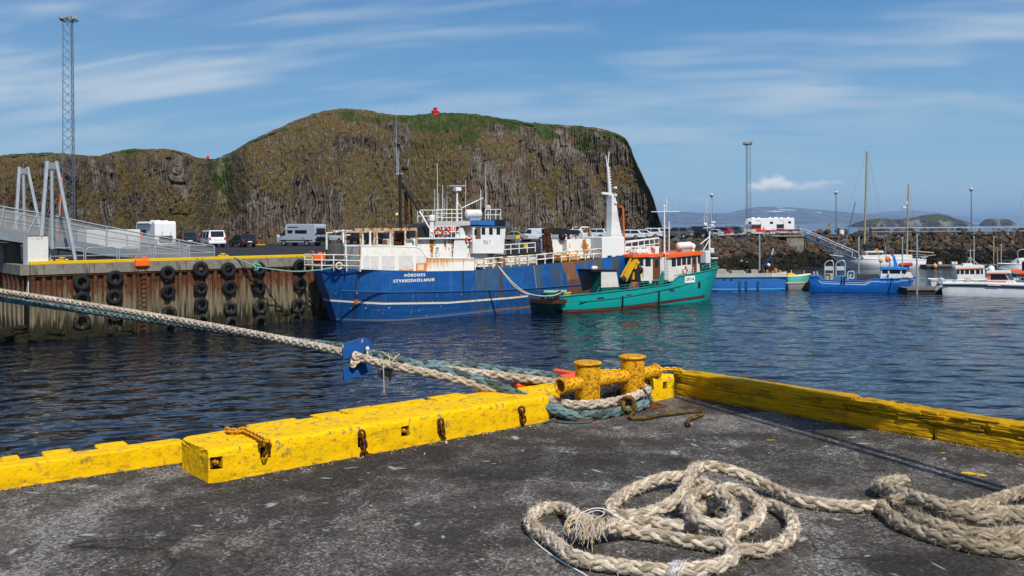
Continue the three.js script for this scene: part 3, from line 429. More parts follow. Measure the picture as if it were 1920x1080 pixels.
const cream = (s, d, k) => mix3([0.46, 0.37, 0.265], [0.88, 0.765, 0.615], clamp(0.3 + (d - 0.5) * 2.2 + k * 0.5)), greyCream = (s, d, k) => mix3([0.30, 0.24, 0.165], [0.62, 0.52, 0.39], clamp(0.35 + (d - 0.5) * 2 + k * 0.4));
const lineCream = (s, d, k) => mix3([0.46, 0.37, 0.28], [0.78, 0.67, 0.55], clamp(0.4 + (d - 0.5) * 2 + k * 0.4));
const teal = (s, d, k) => mix3([0.085, 0.115, 0.105], [0.22, 0.34, 0.37], clamp(0.35 + (d - 0.5) * 2.6 + k * 0.5));
const brownRope = (s, d, k) => mix3([0.075, 0.045, 0.012], [0.27, 0.17, 0.05], clamp(0.4 + (d - 0.5) * 2 + k * 0.4));
function ropeThing(name, label, segs, R, tint, o = {}) {
  const t = thing(name, label, 'rope', o.group);
  segs.forEach((pts, i) => { const b = part(t, 'strands', braid(pts, R, tint, { ...o, seed: (o.seed ?? 1) + i }), ropeMat); if (o.hairs) { const f = part(b, 'loose_fibres', fuzz(pts, R, o.hairs[i] ?? o.hairs[0], o.hairLen ?? 0.03, tint, i + 5), fuzzMat); f.userData.kind = 'stuff'; } });
  return t;
}
{
  const K = (x, y, z) => kerbFrame.world(x, DECK + y, z), R = 0.041;
  const sC = at(752, 690, 8.12), sT = at(764, 680, 8.2);
  const wrapF = (y, g) => [K(2.98, y - 0.01, 0.07 + g), K(3.16, y - 0.015, 0.115 + 0.07 + g), K(3.45, y - 0.02, 0.115 + 0.075 + g), K(3.72, y, 0.11 + 0.07 + g), K(3.86, y + 0.01, 0.08 + 0.07), K(3.905 + g * 0.3, y + 0.02, 0.07), K(3.85, y + 0.02, -0.05), K(3.72, y + 0.02, -0.09), K(3.45, y + 0.03, -0.10), K(3.2, y + 0.05, -0.10)];
  const lineC = [at(-900, 440, 29), at(-400, 490, 19), at(0, 546, 13.5), at(320, 598, 10.8), at(520, 635, 9.3), at(640, 660, 8.55), at(705, 679, 8.28), sC];
  const lineT = [at(-900, 446, 29.3), at(-400, 498, 19.2), at(0, 560, 13.7), at(200, 588, 12), at(400, 617, 10.55), at(560, 641, 9.35), at(640, 651, 8.8), at(715, 668, 8.4), sT];
  const loopC = [at(735, 687, 8.16), sC, at(800, 699, 8.08), at(860, 712, 8.02), at(930, 731, 7.95), at(990, 744, 7.92), at(1030, 750, 7.9), ...wrapF(0.135, 0.0), at(1045, 719, 8.45), at(960, 707, 8.35), at(890, 699, 8.3), at(810, 691, 8.2), at(756, 688, 8.15)];
  const loopT = [at(745, 676, 8.26), sT, at(820, 692, 8.1), at(880, 708, 8.02), at(940, 727, 7.93), at(1000, 752, 7.85), ...wrapF(0.055, 0.045), at(1045, 710, 8.5), at(960, 697, 8.42), at(880, 688, 8.36), at(800, 683, 8.28)];
  ropeThing('mooring_rope', 'cream braided mooring rope stretched over the water to the double bollard', [lineC, loopC], R, lineCream, { seed: 3, per: 16, hairs: [900, 500], hairLen: 0.03 });
  ropeThing('mooring_rope', 'faded blue-green braided mooring rope looped low round the double bollard', [lineT, loopT], R * 1.08, teal, { seed: 8, per: 16, hairs: [1200, 1500], hairLen: 0.045 });
  // the plate threaded on the lines
  const c0 = at(668, 673, 8.42), pf = new Frame(c0.x, -c0.z, 0.55), pt = thing('rat_guard', 'blue painted two-piece wooden rat guard on the mooring ropes', 'rat guard', null, pf);
  const blueWood = mat(0.012, 0.085, 0.30, { map: grainTex, roughness: 0.55, tile: 0.4 }), outline = (l) => l.map(([x, y]) => { const q = pf.px(x, y, 0); return [q.x, q.y]; });
  const up = part(pt, 'upper_plate', prism(outline([[641, 645], [672, 635], [684, 633], [693, 637], [698, 646], [697, 655], [684, 661], [664, 667], [643, 674]]), -0.012, 0.012, 0.003), blueWood);
  const dn = part(pt, 'lower_plate', prism(outline([[642, 691], [662, 683], [680, 679], [697, 680], [696, 690], [688, 699], [672, 706], [645, 716]]), -0.012, 0.012, 0.003), blueWood);
  const bare = mat(0.55, 0.36, 0.16, { map: grainTex, tile: 0.3 }), q1 = pf.px(642, 649, 0), q2 = pf.px(678, 639, 0);
  part(up, 'bare_patch', [box(0.012, 0.03, 0.027, q1.x, q1.y, 0)], bare); part(up, 'bare_patch', [box(0.012, 0.03, 0.027, q2.x, q2.y, 0, 0, -0.2)], bare);
  const kq = pf.px(689, 654, 0.05); part(pt, 'knot', [new THREE.SphereGeometry(0.019, 10, 8).scale(1, 1.1, 1).translate(kq.x, kq.y, kq.z), tube([V(kq.x, kq.y, 0.05), V(kq.x, kq.y - 0.05, 0.05), V(kq.x + 0.04, kq.y - 0.09, 0.04)], 0.010, 10, 6)], mat(0.66, 0.56, 0.45));
  const kn = pf.px(667, 671, 0.05); part(pt, 'knot', [new THREE.TorusKnotGeometry(0.032, 0.014, 60, 6, 2, 3).translate(kn.x + 0.01, kn.y, 0.05), new THREE.TorusKnotGeometry(0.02, 0.011, 40, 6, 2, 3).translate(kn.x - 0.02, kn.y - 0.05, 0.05)], mat(0.62, 0.50, 0.38, { map: grainTex, tile: 0.1 }));
  // twine lashing
  const tw = thing('twine', 'thin pale twine lashed round the ropes with its end hanging down', 'twine'), tp = (x, y, d = 8.05) => at(x, y, d), twm = mat(0.50, 0.40, 0.24, { roughness: 0.9 });
  part(tw, 'hanging_end', [tube([tp(733, 668), tp(722, 676), tp(719, 690, 8.0), tp(719.5, 710, 8.0), tp(720, 730, 8.0)], 0.0045, 30, 5), ...[-3, -1, 1, 3].map((k) => tube([tp(720, 729, 8), tp(720 + k, 736, 8), tp(719 + k * 1.6, 741, 8)], 0.0018, 6, 4))], twm);
  part(tw, 'lashing', [tube([tp(716, 659), tp(725, 666), tp(731, 670, 8), tp(738, 672, 8), tp(749, 664)], 0.005, 24, 5), tube([tp(728, 664), tp(731, 676, 7.98), tp(735, 690, 8.0)], 0.0045, 16, 5), tube([tp(742, 667), tp(737, 676, 7.98), tp(731, 688, 8.0)], 0.0045, 16, 5)], twm);
  const rg = thing('weed_tuft', 'dark frayed net rags hanging under the lashed ropes', 'net rag'), r = rngOf(4), rags = []; for (let i = 0; i < 26; i++) { const x = 710 + r() * 26, y = 690 + r() * 4; rags.push(tube([tp(x, y, 8.1), tp(x + (r() - 0.5) * 6, y + 8, 8.1), tp(x + (r() - 0.5) * 12, y + 10 + r() * 12, 8.1)], 0.004, 6, 4)); }
  part(rg, 'rags', rags, mat(0.02, 0.022, 0.022));
  // small brown rope and a thin teal cord
  const D = (x, y, h = 0.024) => ground(x, y, DECK + h);
  ropeThing('thin_rope', 'thin brown twisted rope trailing on the deck from the bollard', [[K(3.5, 0.12, 0.25), K(3.56, 0.06, 0.28), D(1183, 783), D(1205, 784), D(1235, 779), D(1270, 774), D(1300, 771), D(1315, 772), D(1317, 777), D(1302, 783), D(1291, 787), D(1291, 797)]], 0.0165, brownRope, { laid: true, pitch: 7, seed: 4 });
  ropeThing('thin_rope', 'brown rope knot tied round the mooring rope at the bollard foot', [[K(3.40, 0.10, 0.22), K(3.46, 0.15, 0.27), K(3.52, 0.12, 0.28), K(3.50, 0.05, 0.29), K(3.42, 0.06, 0.28), K(3.44, 0.12, 0.25), K(3.55, 0.13, 0.24), K(3.56, 0.04, 0.28)]], 0.020, brownRope, { laid: true, pitch: 7, seed: 6 });
  const cord = thing('cord', 'thin dark teal cord lying under the bollard ropes', 'cord'); part(cord, 'cord_line', tube([D(1020, 793, 0.01), D(1040, 786, 0.02), D(1044, 790, 0.01), D(1070, 793, 0.01), D(1110, 791, 0.01)], 0.008, 40, 6), mat(0.05, 0.10, 0.12));
  part(cord, 'seizing', [tube([K(3.73, 0.15, 0.13), K(3.735, 0.19, 0.19), K(3.76, 0.13, 0.235), K(3.78, 0.05, 0.25)], 0.007, 14, 5)], mat(0.02, 0.05, 0.05));
  // orange ladder guard beyond the kerb
  const og = thing('ladder_guard', 'bright orange plastic ladder guard behind the kerb beside the bollard', 'ladder guard', null, kerbFrame), om = mat(0.86, 0.10, 0.008, { roughness: 0.4 });
  const o1 = kerbFrame.px(968, 722, -0.62), o2 = kerbFrame.px(1042, 722, -0.62), o3 = kerbFrame.px(1065, 702, -0.95);
  part(og, 'guard_rail', [rbox(o2.x - o1.x + 0.3, 0.05, 0.12, 0.02, (o1.x + o2.x) / 2 + 0.12, o1.y, -0.62)], om);
  part(og, 'guard_rail', [rbox(0.62, 0.035, 0.1, 0.015, o3.x + 0.1, o3.y, -0.95)], om);
  part(og, 'guard_side', [rbox(0.06, 0.05, 0.4, 0.02, o1.x + 0.5, o1.y - 0.01, -0.78), rbox(0.06, 0.06, 0.4, 0.02, o2.x + 0.3, o1.y, -0.76)], om);
  part(og, 'ladder_rail', [cyl(V(o1.x + 0.15, -0.5, -0.6), V(o1.x + 0.15, o1.y, -0.6), 0.03), cyl(V(o1.x + 0.6, -0.5, -0.6), V(o1.x + 0.6, o1.y, -0.6), 0.03)], rust);
}
// ---- heaps of heavy rope on the deck
{
  const R = 0.0365, D = (x, y, h = 0) => ground(x, y, DECK + R * (1 + h));
  const path = (l) => l.map(([x, y, h]) => D(x, y, h ?? 0));
  const A = path([[1660, 948, 0], [1620, 950], [1560, 947], [1500, 938], [1450, 917, 0.3], [1400, 893, 1.4], [1355, 878, 2.6], [1318, 874, 3], [1296, 886, 3], [1290, 905, 2.4], [1270, 935, 1.4], [1235, 955, 0.5], [1195, 966], [1160, 966], [1142, 955], [1160, 935], [1195, 914, 0.4], [1235, 899, 1], [1272, 893, 1], [1305, 900, 0.6], [1330, 912, 0.4], [1340, 932, 0.2], [1330, 948], [1310, 955], [1300, 948, 0.2]]);
  const B = path([[1312, 955, 0], [1335, 948, 0], [1345, 928, 1.2], [1330, 918, 2.2], [1303, 926, 2.2], [1290, 946, 1.9], [1300, 968, 1.7], [1330, 984, 1.5], [1362, 985, 1.5], [1376, 968, 1.6], [1372, 945, 2.2], [1350, 921, 3], [1375, 917, 3], [1408, 932, 2.2], [1424, 955, 1.6], [1414, 980, 1], [1388, 994, 0.6], [1368, 1008, 0.2], [1378, 1026, 0], [1415, 1033], [1455, 1024], [1482, 1004], [1486, 978], [1468, 957], [1440, 946], [1415, 945, 0]]);
  const C = path([[1312, 985, 0], [1270, 986], [1220, 980], [1180, 978, 0.6], [1140, 985, 1.6], [1105, 990, 2], [1090, 978, 1.8], [1078, 966, 1], [1052, 953], [1020, 953], [996, 970], [1000, 990], [1020, 1004], [1046, 1022, 0], [1072, 1042, 0.4], [1120, 1055, 0.2], [1180, 1064], [1240, 1070], [1300, 1068], [1350, 1059], [1374, 1042], [1366, 1025, 0.3], [1335, 1020, 0.2], [1280, 1013], [1220, 1002], [1170, 992, 0.6], [1130, 985, 2]]);
  ropeThing('rope_heap', 'loose heap of cream braided rope with a frayed white end, alone on the deck', [A, B, C], R, cream, { seed: 21, per: 20, sides: 8, hairs: [4200, 4200, 4200], hairLen: 0.026 });
  const t2 = [path([[1672, 940, 0.4], [1700, 935, 1], [1735, 938, 1.2], [1770, 948, 1], [1830, 958, 0.6], [1900, 960, 0.4], [1990, 950, 0.2]]), path([[1700, 900, 0], [1670, 902, 0], [1645, 914, 0.3], [1665, 918, 1.0], [1700, 926, 1.5], [1740, 940, 1.7], [1785, 951, 1.7], [1830, 948, 1.5], [1875, 934, 1.1], [1930, 918, 0.7], [2000, 900, 0.5]]), path([[1650, 950, 0.1], [1668, 966], [1695, 985], [1750, 1005], [1810, 1020], [1870, 1030], [1950, 1036], [2020, 1030]]), path([[1705, 966, 0.8], [1735, 978, 1.1], [1780, 992, 1.1], [1840, 1003, 1.0], [1900, 1000, 0.9], [1990, 992, 0.8]]), path([[1740, 948, 0.2], [1790, 966, 0.8], [1850, 972, 1.2], [1890, 966, 1.4], [1930, 974, 1.2], [2000, 985, 1]]), path([[1715, 980, 0.0], [1790, 1003, 0.2], [1860, 1014, 0.2], [1990, 1020]])];
  ropeThing('rope_heap', 'greyer heap of braided rope lying towards the weathered timber kerb', t2, R, greyCream, { seed: 33, per: 20, sides: 8, hairs: [1800], hairLen: 0.034 });
  // frayed end of the first heap
  const r = rngOf(62), fib = [], wht = []; const f0 = D(1110, 985, 2.4);
  for (let i = 0; i < 170; i++) { const a = r() * 6.28, b = 0.1 + 0.8 * r() * r(), s = f0.clone().add(V((r() - 0.5) * 0.10, (r() - 0.5) * 0.06, (r() - 0.5) * 0.10)), e = s.clone().add(V(Math.cos(a) * 0.13 * b - 0.03, -0.05 * r(), Math.sin(a) * 0.16 * b + 0.05)), m = s.clone().lerp(e, 0.5).add(V((r() - 0.5) * 0.05, 0.05 * r(), (r() - 0.5) * 0.05)); e.y = Math.max(e.y, DECK + 0.01); (i % 4 ? fib : wht).push(tube([s, m, e], i % 4 ? 0.0016 : 0.0011, 7, 4)); }
  const ring = []; for (let i = 0; i < 60; i++) { const c = D(1087, 992, 0.8), rr = 0.05 + 0.035 * r(), a0 = r() * 6.28; const p = []; for (let k = 0; k < 6; k++) { const a = a0 + k * 0.75; p.push(c.clone().add(V(Math.cos(a) * rr, Math.sin(a) * rr * 0.75 + 0.02, (r() - 0.5) * 0.04 + 0.01 * k))); } ring.push(tube(p, 0.0026, 14, 4)); }
  const fe = thing('frayed_rope_end', 'burst open frayed rope end with fine white yarns on the cream heap', 'rope end'); const fp = part(fe, 'rope_yarn', [...fib, ...ring], mat(0.56, 0.44, 0.30, { roughness: 0.95 })); fp.userData.kind = 'stuff';
  const stringW = mat(0.74, 0.74, 0.73, { roughness: 0.7 }); part(fe, 'white_yarn', [...wht, tube([D(1088, 962, 3), D(1115, 953, 3.2), D(1135, 955, 3), D(1160, 970, 2.2), D(1195, 984, 1.4)], 0.0026, 30, 4), tube([D(1092, 966, 2.4), D(1120, 957, 2.8), D(1133, 962, 2.6), D(1125, 968, 2.4), D(1105, 966, 2.2)], 0.0022, 30, 4)], stringW).userData.kind = 'stuff';
  const st = thing('white_string', 'single white string lying on the deck left of the cream heap', 'string'); part(st, 'string_line', tube([D(993, 996, -0.9), D(1003, 1015, -0.9), D(1028, 1036, -0.9), D(1062, 1058, -0.9), D(1100, 1080, -0.9), D(1130, 1110, -0.9)], 0.0045, 60, 5), stringW);
  const wrap = []; for (let i = 0; i < 9; i++) { const x = 1254 + i * 2.9 + (hash2(i, 2) - 0.5) * 3; wrap.push(tube([D(x + 9, 1050, 0.3), D(x + 6 + (hash2(i, 5) - 0.5) * 6, 1060, 1.2), D(x, 1072, 1.1), D(x - 6, 1087, 0)], 0.0017, 14, 4)); }
  const ws = thing('string_whipping', 'white string whipping bound round the cream heap rope', 'string'); part(ws, 'whipping_turns', wrap, stringW);
}
// ---- dry grass by the timber, yellow drip of paint
{
  const r = rngOf(71), p = []; for (let i = 0; i < 420; i++) { const x = r() < 0.55 ? 2.55 + r() * 0.9 : r() * 3.4, z = 0.02 + r() * r() * 0.09, q = rightFrame.world(x, DECK, z), a = r() * 6.28, L = 0.02 + 0.07 * r(), e = q.clone().add(V(Math.cos(a) * L, 0.004 + 0.03 * r(), Math.sin(a) * L)); p.push(q.x - 0.0012, q.y, q.z, q.x + 0.0012, q.y, q.z + 0.001, e.x, e.y, e.z); }
  const g = new THREE.BufferGeometry(); g.setAttribute('position', new THREE.Float32BufferAttribute(p, 3)); g.computeVertexNormals(); const o = part(scene, 'dry_grass', g, mat(0.30, 0.24, 0.10)); o.userData = { kind: 'stuff', label: 'dry straw and grass along the foot of the timber kerb', category: 'grass' };
  const spl = new THREE.Shape(); const blob = (cx, cy, n, rx, ry, seed) => { const s = new THREE.Shape(); for (let k = 0; k <= n; k++) { const a = k / n * 6.283, q = 0.6 + 0.8 * hash2(k % n, seed); k ? s.lineTo(cx + Math.cos(a) * rx * q, cy + Math.sin(a) * ry * q) : s.moveTo(cx + Math.cos(a) * rx * q, cy + Math.sin(a) * ry * q); } return new THREE.ShapeGeometry(s); };
  const c = ground(1815, 889, 0), e = ground(1833, 891, 0), place = (q) => [ground(q[0], q[1], DECK).x, -ground(q[0], q[1], DECK).z];
  const gs = [[1812, 888, 0.045, 0.022, 1], [1826, 890, 0.035, 0.02, 2], [1840, 892, 0.028, 0.026, 3], [1768, 850, 0.02, 0.015, 4], [1630, 806, 0.03, 0.014, 5], [1445, 826, 0.03, 0.012, 6]].map(([x, y, rx, ry, s]) => { const [X, Z] = place([x, y]); return blob(X, Z, 14, rx, ry, s); });
  const m = merged(gs).rotateX(-Math.PI / 2).translate(0, DECK + 0.004, 0); const o2 = struct('paint_drips', m, mat(0.70, 0.40, 0.01, { roughness: 0.6 }));
}
// ---- grit and flakes gathered along the kerb foot
{
  const r = rngOf(88), g = new THREE.IcosahedronGeometry(1, 0), im = new THREE.InstancedMesh(g, mat(1, 1, 1, { roughness: 0.95 }), 620), M = new THREE.Matrix4(), q = new THREE.Quaternion(), e = new THREE.Euler(); im.name = 'grit'; im.userData = { kind: 'stuff', label: 'grit, shell bits and paint flakes along the kerbs', category: 'grit' };
  for (let i = 0; i < 620; i++) { const k = r(), s = 0.0025 + 0.008 * r() * r() * r(), p = k < 0.45 ? kerbFrame.world(r() * 2.8, DECK + s * 0.3, 0.01 + 0.1 * r() * r()) : k < 0.7 ? lowFrame.world(-1 + r() * 2, DECK + s * 0.3, 0.01 + 0.14 * r() * r()) : k < 0.85 ? rightFrame.world(r() * 3.6, DECK + s * 0.3, 0.01 + 0.12 * r() * r()) : V(-2.5 + 6 * r(), DECK + s * 0.3, -(4.6 + 3.2 * r())), inside = kerbFrame.local(p).z > 0 || k < 0.85; M.compose(inside ? p : p.setY(DECK - 0.05), q.setFromEuler(e.set(r() * 6, r() * 6, 0)), V(s * (1 + r()), s * 0.6, s)); im.setMatrixAt(i, M); const c = r() < 0.35 ? [0.45, 0.43, 0.40] : r() < 0.25 ? [0.6, 0.36, 0.01] : [0.08, 0.075, 0.07]; im.setColorAt(i, new THREE.Color().setRGB(...c)); }
  im.castShadow = im.receiveShadow = true; scene.add(im);
}
// ---- flagpole out of frame whose shadow crosses the deck
{
  const sh = V(SUN.x, 0, SUN.z).normalize(), foot = ground(1850, 915, DECK).addScaledVector(sh, 2.6), t = thing('flagpole', 'white flagpole with halyard standing on the near quay', 'flagpole'); t.position.copy(foot);
  const tip = ground(1285, 743, DECK), H = tip.clone().sub(foot).length() * Math.tan(Math.asin(SUN.y)) + 0.1, wm = mat(0.8, 0.8, 0.8, { roughness: 0.4 });
  part(t, 'pole', [cyl(V(0, 0, 0), V(0, H, 0), 0.036, 0.030, 12)], wm);
  const side = V(sh.z, 0, -sh.x);
  part(t, 'halyard', [cyl(side.clone().multiplyScalar(0.07).setY(0.9), side.clone().multiplyScalar(0.15).setY(H - 0.05), 0.03, 0.03, 6)], wm);
  const fl = gridGeo(14, 30, (u, v) => { const w = 0.6 * u * (0.6 + 0.4 * v), f = Math.sin(u * 9 + v * 2) * 0.05 * u; const q = side.clone().multiplyScalar(0.07 + w).addScaledVector(sh, f); return [q.x, H - 0.15 - v * 1.75 - u * u * 0.25, q.z]; });
  part(t, 'flag', fl, mat(0.10, 0.12, 0.4, { roughness: 0.9 }));
}

// ================================================================== FAR QUAY
const fA = new Frame(-30.2, 60.0, 0.6806), fB = new Frame(-13.9, 73.2, 1.029), LA = 20.97, LB = 25.3;
const steel = mat(0.30, 0.33, 0.36, { map: grainTex, roughness: 0.45, metalness: 0.5, tile: 2 }), darkSteel = mat(0.05, 0.05, 0.055, { map: grainTex, roughness: 0.6, tile: 1 });
const galv = mat(0.36, 0.40, 0.43, { roughness: 0.5, metalness: 0.35 }), orange = mat(0.85, 0.13, 0.01, { roughness: 0.5 }), whitePaint = mat(0.74, 0.74, 0.73, { map: grainTex, roughness: 0.5, tile: 3 });
const concrete = mat(1, 1, 1, { map: texOf(512, 512, (u, v) => { const b = fbm(u * 5, v * 5, 5, 5), s = fbm(u * 30, v * 3, 4, 30, 3); let c = mix3([0.13, 0.118, 0.092], [0.30, 0.28, 0.235], b); c = mix3(c, [0.07, 0.06, 0.045], 0.7 * sst(0.56, 0.72, s)); return S3(...c); }, true), bumpMap: grainBump, bumpScale: 0.02, roughness: 0.9, tile: 3 });
const yellowFar = mat(0.72, 0.46, 0.008, { map: grainTex, roughness: 0.6, tile: 2 });
const pileMat = mat(1, 1, 1, { map: texOf(1024, 1024, (u, v) => {
  const y = v * 6, n = fbm(u * 14, v * 3, 4, 14, 3), st = fbm(u * 70, v * 4, 4, 70, 4), f = fbm(u * 60, v * 60, 3, 60);
  let c = mix3([0.075, 0.028, 0.013], [0.16, 0.062, 0.027], st); c = mix3(c, [0.055, 0.025, 0.016], sst(0.52, 0.68, f));
  c = mix3(c, mix3([0.10, 0.078, 0.046], [0.25, 0.205, 0.135], st), sst(3.05, 2.35, y + (st - 0.5) * 2.2 + (n - 0.5) * 1.2));
  c = mix3(c, [0.028, 0.026, 0.014], sst(1.5, 0.7, y + (st - 0.5) * 2.4));
  c = mix3(c, [0.09, 0.075, 0.05], 0.6 * sst(0.6, 0.75, n)); return S3(...c); }, true), bumpMap: grainBump, bumpScale: 0.02, roughness: 0.88, tile: 6 });
{
  for (const [fr, L, q] of [[fA, LA, 'rusty sheet pile quay wall hung with black tyres'], [fB, LB, 'far length of quay wall behind the blue ship']]) {
    const w = thing('quay_wall', q, 'quay wall', null, fr), n = Math.round(L / 0.62), p = L / n;
    for (let i = 0; i < n; i++) { const x = i * p, a = p * 0.46, b = p * 0.14; part(w, i ? 'sheet_pile_' + String(i).padStart(3, '0') : 'sheet_pile', prism([[x, -0.06], [x + b, 0.12], [x + a, 0.12], [x + a + b, -0.06], [x + p - 0.012, -0.06], [x + p - 0.012, -0.085], [x + a + b - 0.01, -0.085], [x + a - 0.01, 0.09], [x + b + 0.01, 0.09], [x + 0.01, -0.085], [x, -0.085]].map(([a, b]) => [a, -b - 0.12]), -1.5, FAR - 0.62).rotateX(-Math.PI / 2), pileMat); }
    for (let i = 0; i < Math.round(L / 3.5); i++) { const s = L / Math.round(L / 3.5); part(w, 'cap_beam', [rbox(s - 0.02, 0.64, 0.74, 0.02, (i + 0.5) * s, FAR - 0.29, -0.04)], concrete); }
    for (let i = 0; i < Math.round(L / 5); i++) { const s = L / Math.round(L / 5); part(w, 'kerb_beam', [rbox(s - 0.015, 0.21, 0.36, 0.03, (i + 0.5) * s, FAR + 0.135, 0.0)], yellowFar); }
    part(w, 'waling_pipe', [cyl(V(0.2, FAR - 0.7, 0.27), V(L - 0.2, FAR - 0.7, 0.27), 0.035, 0.035, 6)], rust);
  }
  const endw = thing('quay_wall', 'short sheet pile end wall of the far quay under the boarding ramp', 'quay wall', null, fA); for (let i = 0; i < 14; i++) { const z = -0.1 - i * 0.64; part(endw, 'sheet_pile', [span(-0.36 - (i % 2) * 0.16, -0.28, -1.5, FAR - 0.6, z - 0.63, z)], pileMat); } part(endw, 'cap_beam', [span(-0.55, -0.02, FAR - 0.6, FAR + 0.03, -9.2, 0.21)], concrete);
  const r = rngOf(13), weed = []; for (let i = 0; i < 200; i++) { const x = -3 + 9 * r(), z = 0.1 + 0.9 * r() * (x < 3 ? 1 : 0.4), g = new THREE.IcosahedronGeometry(0.18 + 0.3 * r(), 0); g.scale(1.4, 0.7, 1).rotateY(r() * 6); weed.push(g.translate(x, -0.05 + 0.5 * r() * r() * (x < 0 ? 2 : 1), z - (x < 0 ? 1.5 * r() : 0))); }
  const sw = part(scene, 'seaweed_foot', weed, mat(0.02, 0.018, 0.008, { roughness: 0.75, bumpMap: grainBump, bumpScale: 0.08, tile: 1 })); fA.place(sw); sw.userData = { kind: 'stuff', label: 'dark seaweed and mussels on the foot of the far quay', category: 'seaweed' };
}
// ---- tyre fenders
{
  const R = 0.53, prof = []; for (let k = 0; k <= 20; k++) { const a = -2.55 + k / 20 * 5.1; prof.push(new THREE.Vector2(R - 0.16 + 0.16 * Math.cos(a), 0.15 * Math.sin(a) * 1.05)); }
  const g = new THREE.LatheGeometry(prof, 40).rotateX(Math.PI / 2), p = g.attributes.position; for (let i = 0; i < p.count; i++) { const x = p.getX(i), y = p.getY(i), rr = Math.hypot(x, y); if (rr > R - 0.02) { const a = Math.atan2(y, x), k = 1 - 0.022 * (Math.sin(a * 46) > 0.2 ? 1 : 0); p.setXYZ(i, x * k, y * k, p.getZ(i)); } } g.computeVertexNormals();
  const rub = mat(0.012, 0.012, 0.013, { roughness: 0.7, bumpMap: grainBump, bumpScale: 0.02, tile: 0.5 }), worn = mat(1, 1, 1, { map: rustTex([0.02, 0.02, 0.018], [0.12, 0.11, 0.05], 0.5, 0.66, 6), roughness: 0.85, tile: 0.7 });
  const cols = [[[154, 531], [154, 561], [155, 602]], [[216, 521], [216, 556], [216, 589], [215, 624]], [[316, 511], [316, 547], [316, 588], [318, 619]], [[376, 506], [377, 539], [378, 571], [380, 601]], [[430, 506], [432, 540], [432, 579], [434, 607]], [[487, 505], [487, 540], [487, 576], [488, 605]], [[561, 500], [561, 534], [559, 573], [557, 598]]];
  const cn = ['first', 'second', 'third', 'fourth', 'fifth', 'sixth', 'seventh'], rn = ['top', 'second', 'third', 'bottom'], lg = triUV(g, 0.6);
  cols.forEach((c, i) => c.forEach(([x, y], j) => {
    const q = fA.px(x + (hash2(i, j + 20) - 0.5) * 4, y + (hash2(i, j + 40) - 0.5) * 3, 0.42), sc = 0.92 + 0.16 * hash2(i * 5, j + 9), low = q.y < 1.4, t = thing('tyre_fender', `black ${low ? 'algae-stained ' : ''}tyre fender, ${c.length === 3 && j === 2 ? 'bottom' : rn[j]} of the ${cn[i]} tyre column from the white pillar`, 'tyre', 'tyre fenders on the far quay wall');
    t.position.copy(fA.world(q.x, q.y, 0.42)); t.rotation.y = fA.a; t.scale.setScalar(sc); const a = part(t, 'tread_and_walls', lg, low ? worn : rub); a.rotation.z = i * 1.3 + j; a.rotation.x = (hash2(i, j) - 0.5) * 0.3;
    part(t, 'hanger_chain', [cyl(V(-0.13, 0.34, -0.1), V(-0.15, j ? 0.85 : 0.75, -0.14), 0.022, 0.022, 5), cyl(V(0.13, 0.34, -0.1), V(0.15, j ? 0.85 : 0.75, -0.14), 0.022, 0.022, 5)], rust);
  }));
}
